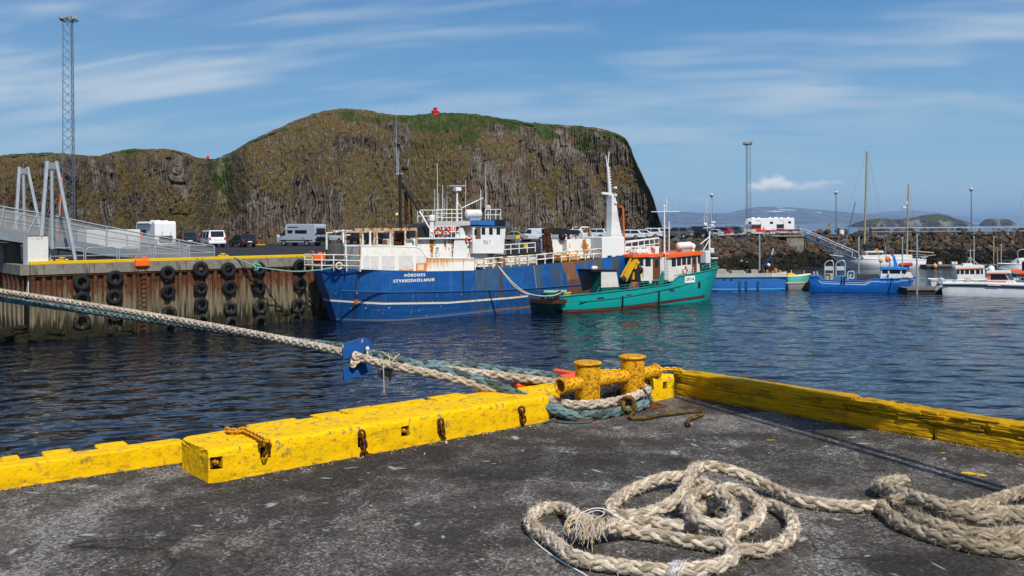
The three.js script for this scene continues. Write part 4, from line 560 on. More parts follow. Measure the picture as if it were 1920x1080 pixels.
// ---- ladders with orange tops, small bollards, mooring line
{
  const ladder = (px, py, label) => { const q = fA.px(px, py, 0.3), t = thing('quay_ladder', label, 'ladder', null, fA), w = 0.28; for (const s of [-1, 1]) part(t, 'rail', [cyl(V(q.x + s * w, -0.3, 0.34), V(q.x + s * w, FAR + 0.1, 0.34), 0.045, 0.045, 6)], rust); for (let k = 0; k < 14; k++) part(t, 'rung', [cyl(V(q.x - w, 0.2 + k * 0.31, 0.35), V(q.x + w, 0.2 + k * 0.31, 0.35), 0.03, 0.03, 6)], rust); const c = part(t, 'orange_top', [rbox(0.95, 0.5, 0.42, 0.12, q.x, FAR - 0.05, 0.32), rbox(0.35, 0.25, 0.3, 0.1, q.x + 0.25, FAR + 0.24, 0.1)], orange); part(c, 'grip_bar', [tube([V(q.x - 0.4, FAR + 0.2, 0.3), V(q.x - 0.3, FAR + 0.42, 0.05), V(q.x - 0.3, FAR + 0.42, -0.4), V(q.x - 0.3, FAR + 0.05, -0.5)], 0.035, 20, 6)], orange); };
  ladder(266, 495, 'rusty ladder with bright orange top between the second and third tyre columns'); ladder(597, 484, 'rusty ladder with bright orange top beside the stern of the blue ship');
  const small = (px, py, label, fr = fA, z = -0.7) => { const q = fr.px(px, py, z), t = thing('quay_bollard', label, 'bollard', 'small yellow bollards on the far quay'); t.position.copy(fr.world(q.x, FAR, z)); t.rotation.y = fr.a; part(t, 'post', new THREE.LatheGeometry([[0.24, 0], [0.24, 0.06], [0.15, 0.1], [0.14, 0.34], [0.2, 0.38], [0.2, 0.43], [0, 0.45]].map(([a, b]) => new THREE.Vector2(a, b)), 18), yellowFar); part(t, 'cross_bar', [cyl(V(-0.38, 0.26, 0), V(0.38, 0.26, 0), 0.06, 0.06, 8)], yellowFar); };
  small(87, 487, 'small yellow bollard right beside the white concrete pillar'); small(116, 487, 'small yellow bollard between the pillar and the slanted steel leg'); small(418, 479, 'small yellow bollard holding the green mooring line'); small(616, 470, 'small yellow bollard next to the ladder at the blue ship');
  small(985, 459, 'small yellow bollard on the quay behind the blue ship midships', fB, -0.6);
  const a = fA.px(430, 482, 0.1), P = (x, y, z) => { const q = fA.px(x, y, z); return fA.world(q.x, q.y, z); };
  const t = thing('mooring_line', 'thin green mooring line sagging from the far quay to the blue ship stern', 'rope'); part(t, 'line', tube([P(420, 480, -0.5), P(440, 483, 0.2), P(462, 492, 0.9), P(482, 500, 1.6), P(520, 506, 2.6), P(555, 509, 3.2), P(600, 506, 3.8), P(640, 499, 4.2)], 0.05, 60, 6), mat(0.16, 0.33, 0.26, { roughness: 0.9 })); part(t, 'knot', [new THREE.TorusKnotGeometry(0.17, 0.06, 50, 6, 2, 3).translate(...P(482, 500, 1.6).toArray())], mat(0.14, 0.36, 0.30));
  const hg = thing('hanging_cable', 'black cable hanging in loops down the sheet piles', 'cable'); part(hg, 'cable', tube([P(448, 487, 0.25), P(460, 500, 0.3), P(467, 516, 0.25), P(478, 523, 0.3), P(494, 530, 0.25), P(508, 551, 0.25), P(512, 560, 0.25), P(526, 575, 0.25), P(540, 583, 0.25)], 0.045, 70, 5), mat(0.015, 0.02, 0.018));
}
// ---- boarding ramp, hydraulic portal frames, pillar, barriers
{
  const Z0 = -3, Z1 = -8, q = (x, y, z = Z0) => { const p = fA.px(x, y, z); return V(p.x, p.y, z); };
  const t = thing('boarding_ramp', 'grey steel boarding ramp with mesh railings sloping up from the far quay', 'ramp', null, fA);
  const top = [[-60, 374], [8, 388], [72, 399], [132, 411], [200, 425], [280, 440], [336, 450], [402, 462]], foot = [[-60, 413], [0, 426], [52, 437], [132, 449], [200, 462], [280, 474], [336, 480], [402, 486]], bot = [[-60, 436], [0, 449], [52, 457], [132, 469], [200, 480], [280, 485], [336, 487.5], [402, 488]];
  const P = (l, z) => l.map(([x, y]) => { const a = fA.px(x, y, Z0); return V(a.x, a.y, z); });
  for (const z of [Z0, Z1]) {
    const f = P(foot, z), b = P(bot, z), tp = P(top, z);
    part(t, 'girder', prism([...f.map((p) => [p.x, p.y]), ...b.reverse().map((p) => [p.x, p.y])], z - 0.12, z + 0.12), steel);
    part(t, 'handrail', [pipe(tp, 0.05, 6), pipe(tp.map((p, i) => p.clone().lerp(f[i], 0.5)), 0.028, 6)], galv);
    for (let i = 0; i < tp.length; i++) part(t, 'railing_post', [cyl(f[i], tp[i], 0.05, 0.05, 6)], galv);
    for (let i = 1; i < tp.length; i++) { const g = new THREE.BufferGeometry().setFromPoints([f[i - 1], f[i], tp[i], f[i - 1], tp[i], tp[i - 1]].map((p) => p.clone().setZ(z - 0.03))); g.computeVertexNormals(); g.setAttribute('uv', new THREE.BufferAttribute(new Float32Array(12), 2)); part(t, 'mesh_panel', g, meshPanel()); }
  }
  const f = P(foot, Z0), f2 = P(foot, Z1); const dg = gridGeo(f.length - 1, 1, (u, v) => { const i = Math.round(u * (f.length - 1)), p = v ? f2[i] : f[i]; return [p.x, p.y - 0.02, v ? Z1 + 0.1 : Z0 - 0.1]; }); part(t, 'deck_plate', dg, darkSteel);
  function meshPanel() { return meshPanel.m ??= mat(0.34, 0.35, 0.35, { transparent: true, opacity: 0.34, roughness: 0.6 }); }
  // pillar
  const pl = thing('concrete_pillar', 'rust-streaked white concrete pillar carrying the steel portal leg', 'pillar', null, fA), a = q(53, 492, 0.0), b = q(92, 492, 0), c = q(72, 444, 0.0);
  part(pl, 'pillar_block', [rbox(b.x - a.x, c.y - FAR + 2, 1.25, 0.03, (a.x + b.x) / 2, (c.y + FAR - 2) / 2, -0.75)], mat(1, 1, 1, { map: rustTex([0.66, 0.65, 0.61], [0.26, 0.16, 0.08], 0.60, 0.72, 5, 1), roughness: 0.8, tile: 2 }));
  part(pl, 'cap_plate', [box(b.x - a.x - 0.3, 0.05, 0.8, (a.x + b.x) / 2, c.y + 0.03, -0.75)], rust);
  const pale = mat(0.40, 0.45, 0.50, { map: grainTex, roughness: 0.5, metalness: 0.1, tile: 2 }), portal = (label, z, l1, l2, cy, head) => { const g = thing('ramp_portal', label, 'portal frame', 'ramp portal frames', fA), Q = ([x, y]) => q(x, y, z); part(g, 'leg', [beam(Q(l1[0]), Q(l1[1]), 0.19, 0.2)], pale); part(g, 'leg', [beam(Q(l2[0]), Q(l2[1]), 0.19, 0.19)], pale); part(g, 'hydraulic_cylinder', [cyl(Q(cy[0]), Q(cy[1]), 0.11, 0.11, 12), cyl(Q(cy[1]), Q(cy[1]).add(V(0, -0.5, 0)), 0.16, 0.16, 12)], galv); part(g, 'head_plate', [beam(Q(head[0]), Q(head[1]), 0.2, 0.42)], steel); };
  portal('steel portal frame standing partly on the white concrete pillar', -0.8, [[88, 302], [77, 443]], [[105, 302], [141, 488]], [[97, 320], [98, 452]], [[90, 311], [104, 311]]);
  portal('steel portal frame on the far side of the boarding ramp', -9.2, [[36, 313], [27, 470]], [[51, 313], [84, 470]], [[44, 328], [46, 440]], [[38, 321], [52, 321]]);
  const bp = thing('concrete_pillar', 'grey shaded concrete pillar under the boarding ramp', 'pillar', null, fA), s0 = q(0, 456, -7), s1 = q(34, 456, -7); part(bp, 'pillar_block', [rbox(s1.x - s0.x, s0.y + 0.4, 1.6, 0.05, (s0.x + s1.x) / 2, s0.y / 2 - 0.2, -7)], concrete);
  // barriers
  [[95, 157], [161, 219], [224, 283], [288, 345], [349, 402]].forEach(([x0, x1], i) => { const tt = thing('hoop_barrier', ['galvanised hoop barrier nearest the concrete pillar', 'galvanised hoop barrier, second from the concrete pillar', 'galvanised hoop barrier in the middle of the row', 'galvanised hoop barrier, second from the ramp foot', 'galvanised hoop barrier at the foot of the boarding ramp'][i], 'barrier', 'hoop barriers beside the boarding ramp', fA), A = fA.px(x0, 480, -1.1).x, B = fA.px(x1, 480, -1.1).x, h = FAR + 1.02; part(tt, 'hoop', [tube([V(A, FAR, -1.1), V(A, h - 0.3, -1.1), V(A + 0.06, h - 0.08, -1.1), V(A + 0.25, h, -1.1), V((A + B) / 2, h, -1.1), V(B - 0.25, h, -1.1), V(B - 0.06, h - 0.08, -1.1), V(B, h - 0.3, -1.1), V(B, FAR, -1.1)], 0.038, 50, 6)], galv); part(tt, 'middle_rail', [cyl(V(A, FAR + 0.5, -1.1), V(B, FAR + 0.5, -1.1), 0.03, 0.03, 6)], galv); });
  for (const [x, y0, y1, z, l] of [[112, 333, 430, -4, 'tall orange-topped marker pole behind the steel portal'], [114, 370, 450, -5, 'shorter orange-topped marker pole behind the steel portal'], [263, 436, 470, -5.5, 'orange marker pole beside the white trailer']]) { const tt = thing('marker_pole', l, 'marker pole', null, fA), A = q(x + 4, y0, z), B = q(x, y1, z); B.y = FAR; B.x = A.x - 0.35; part(tt, 'pole', [cyl(B, A, 0.05, 0.05, 6)], galv); part(tt, 'orange_band', [cyl(A.clone().lerp(B, 0.28), A, 0.065, 0.065, 6)], orange); part(tt, 'orange_band', [cyl(A.clone().lerp(B, 0.8), A.clone().lerp(B, 0.62), 0.065, 0.065, 6)], orange); }
}
// ---- lattice light towers and lamp posts
function latticeTower(label, base, H, w0, w1, bays, lampW) {
  const t = thing('light_tower', label, 'light tower'); t.position.copy(base); const m = mat(0.13, 0.15, 0.18, { roughness: 0.6, metalness: 0.3 });
  const leg = (k, y) => { const a = k * 2.094 + 0.45, w = lerp(w0, w1, y / H); return V(Math.cos(a) * w, y, Math.sin(a) * w); };
  for (let k = 0; k < 3; k++) part(t, 'leg', [cyl(leg(k, 0), leg(k, H), w0 * 0.06, w0 * 0.05, 6)], m);
  for (let k = 0; k < 3; k++) { const br = []; for (let i = 0; i < bays; i++) { const y0 = H * i / bays, y1 = H * (i + 1) / bays; br.push(cyl(leg(k, y0), leg((k + 1) % 3, y1), w0 * 0.025, w0 * 0.025, 4), cyl(leg((k + 1) % 3, y0), leg(k, y1), w0 * 0.025, w0 * 0.025, 4)); } part(t, 'bracing', br, m); }
  const hd = part(t, 'head_frame', [new THREE.TorusGeometry(lampW, 0.06, 6, 20).rotateX(Math.PI / 2).translate(0, H, 0), box(lampW * 2, 0.08, 0.08, 0, H, 0), box(0.08, 0.08, lampW * 2, 0, H, 0)], m);
  const lm = mat(0.3, 0.31, 0.32, { roughness: 0.4 }); for (const [x, z] of [[-0.8, 0.2], [0.1, -0.7], [0.75, 0.4], [-0.1, 0.7]]) part(hd, 'floodlight', [box(lampW * 0.55, 0.3, 0.4, x * lampW, H + 0.25, z * lampW, x, 0.2)], lm);
}
{
  const b1 = ground(132, 464.5, FAR); latticeTower('tall lattice light tower in front of the lower basalt hill', b1, at(129.5, 38, -b1.z).y - FAR, 0.82, 0.64, 26, 0.95);
  const b2 = ground(1403, 446, FAR); latticeTower('lattice light tower beside the red pickup on the breakwater', b2, at(1402, 271, -b2.z).y - FAR, 0.5, 0.42, 30, 0.7);
  for (const [x, yt, yb, l] of [[1335, 368, 444, 'lamp post behind the green boat bow'], [1568, 363, 440, 'lamp post near the brown sign on the breakwater'], [1821.5, 357, 436, 'lamp post behind the breakwater guard rail']]) { const b = ground(x, yb + 0.2, x > 1500 ? 5.0 : FAR), D = x > 1500 ? 181 : -b.z; const p = at(x, yb, D); const base = V(p.x, x > 1500 ? 5.0 : FAR, -D), H = at(x, yt, D).y - base.y, t = thing('lamp_post', l, 'lamp post', 'lamp posts along the breakwater'); t.position.copy(base); part(t, 'pole', [cyl(V(0, 0, 0), V(0, H, 0), 0.13, 0.08, 8)], mat(0.16, 0.18, 0.2, { metalness: 0.3, roughness: 0.5 })); part(t, 'lamp_head', [new THREE.CylinderGeometry(0.42, 0.16, 0.35, 12).translate(0, H, 0), new THREE.SphereGeometry(0.36, 12, 6, 0, 6.3, 0, 1.57).translate(0, H + 0.17, 0)], mat(0.45, 0.46, 0.47)); }
  const sg = thing('road_sign', 'small brown square sign on the breakwater road', 'sign'), sp = at(1554, 423, 182); sg.position.set(sp.x, 5.0, sp.z); part(sg, 'post', [cyl(V(0, 0, 0), V(0, sp.y - 5, 0), 0.04)], galv); part(sg, 'sign_board', [box(0.55, 0.75, 0.04, 0, sp.y - 5, 0.04)], mat(0.30, 0.13, 0.02)); 
  const s2 = thing('road_sign', 'yellow square sign on a lattice post behind the blue ship', 'sign'), p2 = fB.px(971, 444, -3.2); s2.position.copy(fB.world(p2.x, FAR, -3.2)); s2.rotation.y = 0.2; part(s2, 'post', [cyl(V(-0.2, 0, 0), V(-0.2, p2.y - FAR, 0), 0.05), cyl(V(0.2, 0, 0), V(0.2, p2.y - FAR, 0), 0.05), beam(V(-0.2, 0.2, 0), V(0.2, 0.9, 0), 0.03), beam(V(0.2, 0.2, 0), V(-0.2, 0.9, 0), 0.03)], galv); part(s2, 'sign_board', [box(0.45, 0.38, 0.05, 0, p2.y - FAR, 0.08)], yellowFar);
  const yk = ground(480, 459.5, FAR); for (const [x0, x1, y] of [[470, 497, 459.5]]) { const a = ground(x0, y, FAR), b = ground(x1, y, FAR), kt = thing('parking_kerb', 'short yellow kerb line at the foot of the hill', 'kerb'); part(kt, 'kerb_stone', [beam(a.clone().setY(FAR + 0.06), b.clone().setY(FAR + 0.06), 0.25, 0.13)], yellowFar); }
  // guard rail on the breakwater
  const gr = thing('guard_rail', 'steel guard rail along the breakwater road', 'guard rail'), A = [], y = 5.1; for (let i = 0; i <= 42; i++) A.push(V(63 + i * 2.4, y, -(168.4 + i * 0.045)));
  A.forEach((p) => part(gr, 'rail_post', [box(0.12, 0.95, 0.12, p.x, p.y + 0.45, p.z)], darkSteel)); part(gr, 'top_rail', [pipe(A.map((p) => p.clone().setY(y + 0.92)), 0.07, 6)], galv); part(gr, 'beam_rail', [beam(A[0].clone().setY(y + 0.3).add(V(0, 0, 0.12)), A[42].clone().setY(y + 0.3).add(V(0, 0, 0.12)), 0.05, 0.2)], mat(0.22, 0.24, 0.26, { roughness: 0.5, metalness: 0.2 }));
  const wb = at(1578, 434, 172), bx = thing('utility_box', 'small pale utility box on the breakwater road', 'box'); bx.position.set(wb.x, 4.85, wb.z); part(bx, 'cabinet', [rbox(0.75, 0.85, 0.5, 0.03, 0, 0.45, 0)], whitePaint); part(bx, 'lid', [rbox(0.8, 0.06, 0.55, 0.02, 0, 0.9, 0)], galv);
}
// ---- lighthouse on the hill, concrete abutment and gangway
{
  const hp = hillPoint(816, 0.995), D = -hp[2], p = at(816, 212, D), s = D / F, t = thing('lighthouse', 'small bright red lighthouse on top of the basalt hill', 'lighthouse'); t.position.set(p.x, p.y - 0.4, p.z);
  const red = mat(0.62, 0.022, 0.012, { roughness: 0.5 }); part(t, 'tower', new THREE.CylinderGeometry(6.8 * s, 7.2 * s, 9 * s, 8).translate(0, 4.5 * s, 0), red); part(t, 'gallery_roof', new THREE.CylinderGeometry(3.2 * s, 8.6 * s, 2.6 * s, 8).translate(0, 8.0 * s, 0), red); const l = part(t, 'lantern', new THREE.CylinderGeometry(3.6 * s, 3.6 * s, 4.4 * s, 8).translate(0, 11.4 * s, 0), red); part(l, 'lantern_roof', new THREE.ConeGeometry(5 * s, 2.4 * s, 8).translate(0, 14.6 * s, 0), red); part(l, 'lantern_window', new THREE.CylinderGeometry(3.65 * s, 3.65 * s, 1.6 * s, 8, 1, true).translate(0, 11.6 * s, 0), mat(0.12, 0.02, 0.02, { roughness: 0.2 }));
}
{
  const D = 158, A = at(1499, 443, D), B = at(1598, 487, 146), t = thing('gangway', 'white lattice gangway leading down from the breakwater to the floating dock', 'gangway'), wm = mat(0.62, 0.64, 0.65, { roughness: 0.4 }), wdir = V(0.25, 0, 1).normalize().multiplyScalar(1.5), h = V(0, 1.15, 0);
  for (const o of [V(0, 0, 0), wdir]) { const a = A.clone().add(o), b = B.clone().add(o), sd = []; part(t, 'bottom_chord', [cyl(a, b, 0.1, 0.1, 6)], wm); part(t, 'top_chord', [cyl(a.clone().add(h), b.clone().add(h), 0.08, 0.08, 6)], wm); for (let i = 0; i <= 9; i++) { const p = a.clone().lerp(b, i / 9); part(t, 'upright', [cyl(p, p.clone().add(h), 0.05, 0.05, 5)], wm); if (i < 9) part(t, 'diagonal', [cyl(i % 2 ? p : p.clone().add(h), i % 2 ? a.clone().lerp(b, (i + 1) / 9).add(h) : a.clone().lerp(b, (i + 1) / 9), 0.045, 0.045, 5)], wm); } }
  const dk = gridGeo(1, 1, (u, v) => A.clone().lerp(B, u).addScaledVector(wdir, v).toArray()); part(t, 'walkway', dk, galv);
  const ab = thing('abutment', 'grey concrete abutment with railing under the gangway top', 'abutment'), c0 = at(1470, 445, D), c1 = at(1500, 445, D); part(ab, 'concrete_wall', [span(c0.x, c1.x + 0.3, 1.2, A.y - 0.05, -D - 5, -D + 1.6)], concrete); part(ab, 'slab', [span(c0.x - 2.5, c1.x + 0.5, A.y - 0.04, A.y + 0.18, -D - 6, -D + 1.8)], concrete);
  part(ab, 'hand_rail', [pipe([V(c0.x - 2.3, A.y + 0.2, -D + 1.5), V(c0.x - 2.3, A.y + 1.25, -D + 1.5), V(c1.x, A.y + 1.25, -D + 1.5), V(c1.x, A.y + 0.2, -D + 1.5)], 0.05, 6), cyl(V(c0.x - 2.3, A.y + 0.7, -D + 1.5), V(c1.x, A.y + 0.7, -D + 1.5), 0.04, 0.04, 6)], galv); part(ab, 'rail_post', [cyl(V((c0.x + c1.x) / 2, A.y + 0.2, -D + 1.5), V((c0.x + c1.x) / 2, A.y + 1.25, -D + 1.5), 0.045, 0.045, 6)], galv);
}

// ================================================================== SHIPS
const glass = mat(0.010, 0.013, 0.016, { roughness: 0.08 }), rubber = mat(0.012, 0.012, 0.012, { roughness: 0.8 }), whiteP = mat(0.76, 0.76, 0.74, { map: grainTex, roughness: 0.45, tile: 4 });
const rustyWhite = mat(1, 1, 1, { map: rustTex([0.76, 0.74, 0.68], [0.44, 0.17, 0.025], 0.49, 0.62, 5, 2), roughness: 0.6, tile: 5 }), buoyRed = mat(0.70, 0.07, 0.015, { roughness: 0.5 });
const blackMetal = mat(0.014, 0.014, 0.016, { roughness: 0.55 }), brownRust = mat(1, 1, 1, { map: rustTex([0.07, 0.028, 0.015], [0.028, 0.014, 0.010], 0.45, 0.6, 6), roughness: 0.85, tile: 1 });
function planeUV(g, x0, x1, y0, y1) { const p = g.attributes.position, uv = new Float32Array(p.count * 2); for (let i = 0; i < p.count; i++) { uv[2 * i] = (p.getX(i) - x0) / (x1 - x0); uv[2 * i + 1] = (p.getY(i) - y0) / (y1 - y0); } g.setAttribute('uv', new THREE.BufferAttribute(uv, 2)); return g; }
function hullParts(t, o, m, deckM, railM) {
  const { L, B, keel = -0.8, sheer, aft, fwd, sternW = 0.6, ts = 0.16, tb = 0.62, bul = 0.9, flare = 0.86 } = o;
  const sh = (x) => curve(sheer, x), X = (t, k) => lerp(lerp(aft[0], aft[1], k), lerp(fwd[0], fwd[1], k), t);
  const hb = (t, k) => { const st = t < ts ? lerp(sternW, 1, Math.sin(t / ts * Math.PI / 2)) : 1, s = t > tb ? (t - tb) / (1 - tb) : 0, bw = 1 - Math.pow(s, lerp(o.wlPow ?? 1.7, o.deckPow ?? 2.6, k)); return Math.max(0.02, B / 2 * st * bw * lerp(flare, 1, sst(0, 0.7, k))); };
  const y = (t, k) => lerp(keel, sh(X(t, 1)), k), sides = [];
  for (const s of [1, -1]) { const g = gridGeo(72, 14, (u, k) => { const r = u < 0.2 ? u * u / 0.2 * 0.5 + u * 0.5 : u; return [X(r, k), y(r, k), s * hb(r, k)]; }); sides.push(g); }
  const tr = gridGeo(8, 14, (u, k) => [X(0, k), y(0, k), lerp(-1, 1, u) * hb(0, k)]); sides.push(tr);
  const all = planeUV(merged(sides), o.uv[0], o.uv[1], o.uv[2], o.uv[3]);
  const h = part(t, 'hull', all, m);
  const kd = (t) => 1 - bul / (sh(X(t, 1)) - keel);
  part(t, 'deck', gridGeo(40, 4, (u, v) => [X(u, kd(u)), y(u, kd(u)), lerp(-1, 1, v) * hb(u, kd(u))]), deckM);
  const line = (k, off = 0) => { const p = []; for (let i = 0; i <= 40; i++) { const u = i / 40; p.push(V(X(u, k), y(u, k), hb(u, k) + off)); } return p; };
  if (railM) for (const s of [1, -1]) part(t, 'cap_rail', tube(line(1).map((p) => V(p.x, p.y, p.z * s)), 0.07, 120, 6), railM);
  return { h, line, sh, hb, X, y };
}
function win(parent, x0, x1, y0, y1, z, fm = rubber, d = 0.03) { const w = Math.abs(x1 - x0), hgt = Math.abs(y1 - y0), cx = (x0 + x1) / 2, cy = (y0 + y1) / 2, f = part(parent, 'window', [rbox(w, hgt, d, Math.min(w, hgt) * 0.16, cx, cy, z)], fm); part(f, 'pane', [rbox(w * 0.8, hgt * 0.85, 0.01, 0.004, cx, cy, z + d / 2 + 0.002)], glass); return f; }
function railing(parent, base, h, bars, m, r = 0.03, every = 1) { for (let b = 1; b <= bars; b++) part(parent, b === bars ? 'top_rail' : 'middle_rail', pipe(base.map((p) => p.clone().add(V(0, h * b / bars, 0))), r, 5), m); base.forEach((p, i) => { if (i % every === 0) part(parent, 'stanchion', [cyl(p, p.clone().add(V(0, h, 0)), r, r, 5)], m); }); }
function resample(pts, n) { const c = new THREE.CatmullRomCurve3(pts), o = []; for (let i = 0; i <= n; i++) o.push(c.getPointAt(i / n)); return o; }
function lifebuoy(fr, px, py, z, R, label, turn = 0) { const q = fr.px(px, py, z), t = thing('lifebuoy', label, 'lifebuoy'); t.position.copy(fr.world(q.x, q.y, z)); t.rotation.y = fr.a + turn; part(t, 'ring', new THREE.TorusGeometry(R, R * 0.26, 10, 28), buoyRed); for (let k = 0; k < 4; k++) part(t, 'white_band', new THREE.TorusGeometry(R, R * 0.275, 10, 5, 0.5).rotateZ(k * Math.PI / 2 + 0.6), whiteP); }

// ---- the big blue fishing ship
{
  const S = new Frame(-13.91, 70.25, 0.555), ZN = 3.0, sp = (x, y, z = ZN) => { const p = S.px(x, y, z); return V(p.x, p.y, z); }, sxy = (l, z) => l.map(([x, y]) => { const p = S.px(x, y, z); return [p.x, p.y]; });
  const t = thing('fishing_ship', 'large rusty blue and white fishing ship moored at the far quay', 'ship', null, S);
  const sheer = sxy([[632, 504.5], [676, 505], [740, 507], [800, 508.5], [890, 507], [932, 503], [994, 498.5], [1049, 492], [1127, 484], [1187, 477]], ZN); sheer.unshift([-2, sheer[0][1] + 0.05]); sheer.push([34, sheer[sheer.length - 1][1] + 0.55]);
  const U = [-2, 34, -1, 5.5];
  const cv = canvasTex(2048, 512, (c, W, H) => {
    const r = rngOf(91), P = (x, y) => { const p = S.px(x, y, ZN); return [(p.x - U[0]) / (U[1] - U[0]) * W, H - (p.y - U[2]) / (U[3] - U[2]) * H]; };
    const poly = (l, f) => { c.fillStyle = f; c.beginPath(); l.forEach(([x, y], i) => { const q = P(x, y); i ? c.lineTo(...q) : c.moveTo(...q); }); c.closePath(); c.fill(); };
    const stroke = (l, w, f) => { c.strokeStyle = f; c.lineWidth = w; c.beginPath(); l.forEach(([x, y], i) => { const q = P(x, y); i ? c.lineTo(...q) : c.moveTo(...q); }); c.stroke(); };
    c.fillStyle = '#0a4a8e'; c.fillRect(0, 0, W, H);
    for (let i = 0; i < 900; i++) { c.fillStyle = `rgba(${20 + r() * 40},${90 + r() * 50},${150 + r() * 40},${0.05 + r() * 0.08})`; c.fillRect(r() * W, r() * H, 10 + r() * 60, 4 + r() * 40); }
    poly([[600, 542], [640, 545], [720, 548], [839, 546], [960, 543], [1100, 533], [1250, 520], [1250, 640], [600, 640]], 'rgba(8,58,112,0.55)');
    // worn grey and rusty plating towards the bow
    poly([[892, 506], [934, 503], [936, 545], [892, 548]], 'rgba(70,92,108,0.55)'); poly([[936, 503], [942, 503], [943, 560], [936, 560]], 'rgba(96,50,30,0.7)');
    poly([[1000, 498], [1014, 497], [1018, 545], [1004, 545]], 'rgba(80,88,92,0.5)'); poly([[1028, 495], [1050, 493], [1060, 540], [1040, 542]], 'rgba(64,74,84,0.55)');
    poly([[1052, 492], [1076, 489], [1086, 522], [1064, 525]], '#7c563c'); poly([[1076, 489], [1128, 484], [1130, 530], [1086, 530]], '#5b5049'); poly([[1064, 525], [1130, 516], [1130, 600], [1064, 600]], '#5c4238');
    poly([[1077, 498], [1092, 496], [1098, 517], [1083, 519]], '#1757a2'); poly([[1097, 493], [1112, 491], [1116, 512], [1102, 514]], '#1a559c'); poly([[1130, 486], [1150, 484], [1150, 520], [1130, 522]], '#1a58a0'); poly([[1150, 484], [1164, 482], [1164, 515], [1150, 517]], '#3f4c55');
    for (let i = 0; i < 620; i++) { const x = 885 + r() * 260, y = 486 + r() * 100; stroke([[x, y], [x + (r() - 0.5), y + 6 + r() * 26]], 1 + r() * 5, r() < 0.55 ? `rgba(${70 + r() * 60},${40 + r() * 25},${20 + r() * 20},${0.15 + r() * 0.35})` : `rgba(120,140,150,${0.08 + r() * 0.14})`); }
    for (let i = 0; i < 260; i++) { const x = 615 + r() * 300, y = 506 + r() * 80; stroke([[x, y], [x, y + 4 + r() * 20]], 1 + r() * 3, r() < 0.4 ? `rgba(110,60,25,${0.10 + r() * 0.25})` : `rgba(150,180,205,${0.06 + r() * 0.12})`); }
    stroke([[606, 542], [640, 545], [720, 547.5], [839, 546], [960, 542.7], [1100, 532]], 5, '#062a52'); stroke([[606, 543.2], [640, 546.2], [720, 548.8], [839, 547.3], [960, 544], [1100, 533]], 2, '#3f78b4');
    stroke([[612, 565], [640, 567], [720, 569.5], [839, 568], [960, 558.5], [991, 555]], 11, '#d8d6cf'); for (let i = 0; i < 30; i++) { const x = 640 + r() * 350, y = curve([[612, 565], [720, 569.5], [839, 568], [960, 558.5], [991, 555]], x); stroke([[x, y - 2], [x + 4 + r() * 16, y - 2]], 3 + r() * 6, `rgba(200,${110 + r() * 40},40,${0.2 + 0.5 * (x - 640) / 350})`); }
    stroke([[700, 582], [780, 582], [860, 577]], 2, '#2f6cab'); stroke([[740, 594], [800, 592], [960, 577]], 2, '#2f6cab');
    for (const [x, y0, y1, w, f] of [[675, 507, 562, 7, 'rgba(40,38,30,0.5)'], [677, 560, 602, 12, 'rgba(45,38,24,0.5)'], [868, 506, 552, 10, 'rgba(48,36,28,0.75)'], [846, 508, 545, 3, 'rgba(150,165,170,0.35)'], [843, 508, 560, 3, 'rgba(150,165,170,0.3)'], [894, 508, 580, 4, 'rgba(120,70,40,0.5)'], [906, 508, 585, 3, 'rgba(140,80,45,0.45)'], [912, 506, 560, 8, 'rgba(70,75,72,0.5)'], [678, 563, 572, 14, 'rgba(205,110,30,0.9)']]) stroke([[x, y0], [x + 1, y1]], w, f);
    for (let i = 0; i < 60; i++) { const q = P(640 + r() * 420, 545 + r() * 50); c.fillStyle = r() < 0.6 ? '#8a5a3a' : '#a9b4bd'; c.fillRect(q[0], q[1], 1 + r() * 5, 2 + r() * 7); }
    stroke([[628, 604], [757, 600], [852, 590.5], [985, 576], [1100, 562]], 9, 'rgba(120,110,95,0.85)'); for (let i = 0; i < 40; i++) { const x = 880 + r() * 160; stroke([[x, 596 - (x - 800) * 0.1], [x + 10, 596 - (x - 800) * 0.1]], 4 + r() * 9, 'rgba(120,70,45,0.6)'); }
    c.fillStyle = '#efe3c4'; c.textAlign = 'center'; c.font = 'bold 23px sans-serif'; let q = P(778, 518.5); c.fillText('ÞÓRSNES', q[0], q[1]); q = P(776.5, 528.5); c.font = 'bold 24px sans-serif'; c.fillText('STYKKISHÓLMUR', q[0], q[1]);
  });
  const deckBrown = mat(0.10, 0.085, 0.07, { map: grainTex, roughness: 0.9, tile: 3 });
  hullParts(t, { L: 32, B: 6, keel: -1, sheer, aft: [1.2, -0.5], fwd: [28, 31.6], sternW: 0.26, ts: 0.13, tb: 0.72, bul: 0.35, uv: U, flare: 0.9 }, new THREE.MeshStandardMaterial({ map: cv, roughness: 0.42, side: THREE.DoubleSide, bumpMap: null }), deckBrown, null);
  const rub = sxy([[640, 545], [720, 548], [839, 546.5], [960, 543], [1100, 533]], 3.03); part(t, 'rubbing_strake', tube(rub.map(([x, y]) => V(x, y, 3.0)), 0.07, 60, 5), mat(0.012, 0.075, 0.20, { roughness: 0.5 }));
  // shelter side with its own rust and blanked windows
  const so = sxy([[676, 462], [730, 461.8], [780, 463.5], [788, 467], [796, 478], [801, 483], [840, 484], [889, 484.5], [889, 507], [840, 508.5], [800, 508.5], [740, 507], [676, 505]], ZN), xs = so.map((p) => p[0]), ys = so.map((p) => p[1]), bx = [Math.min(...xs), Math.max(...xs), Math.min(...ys), Math.max(...ys)];
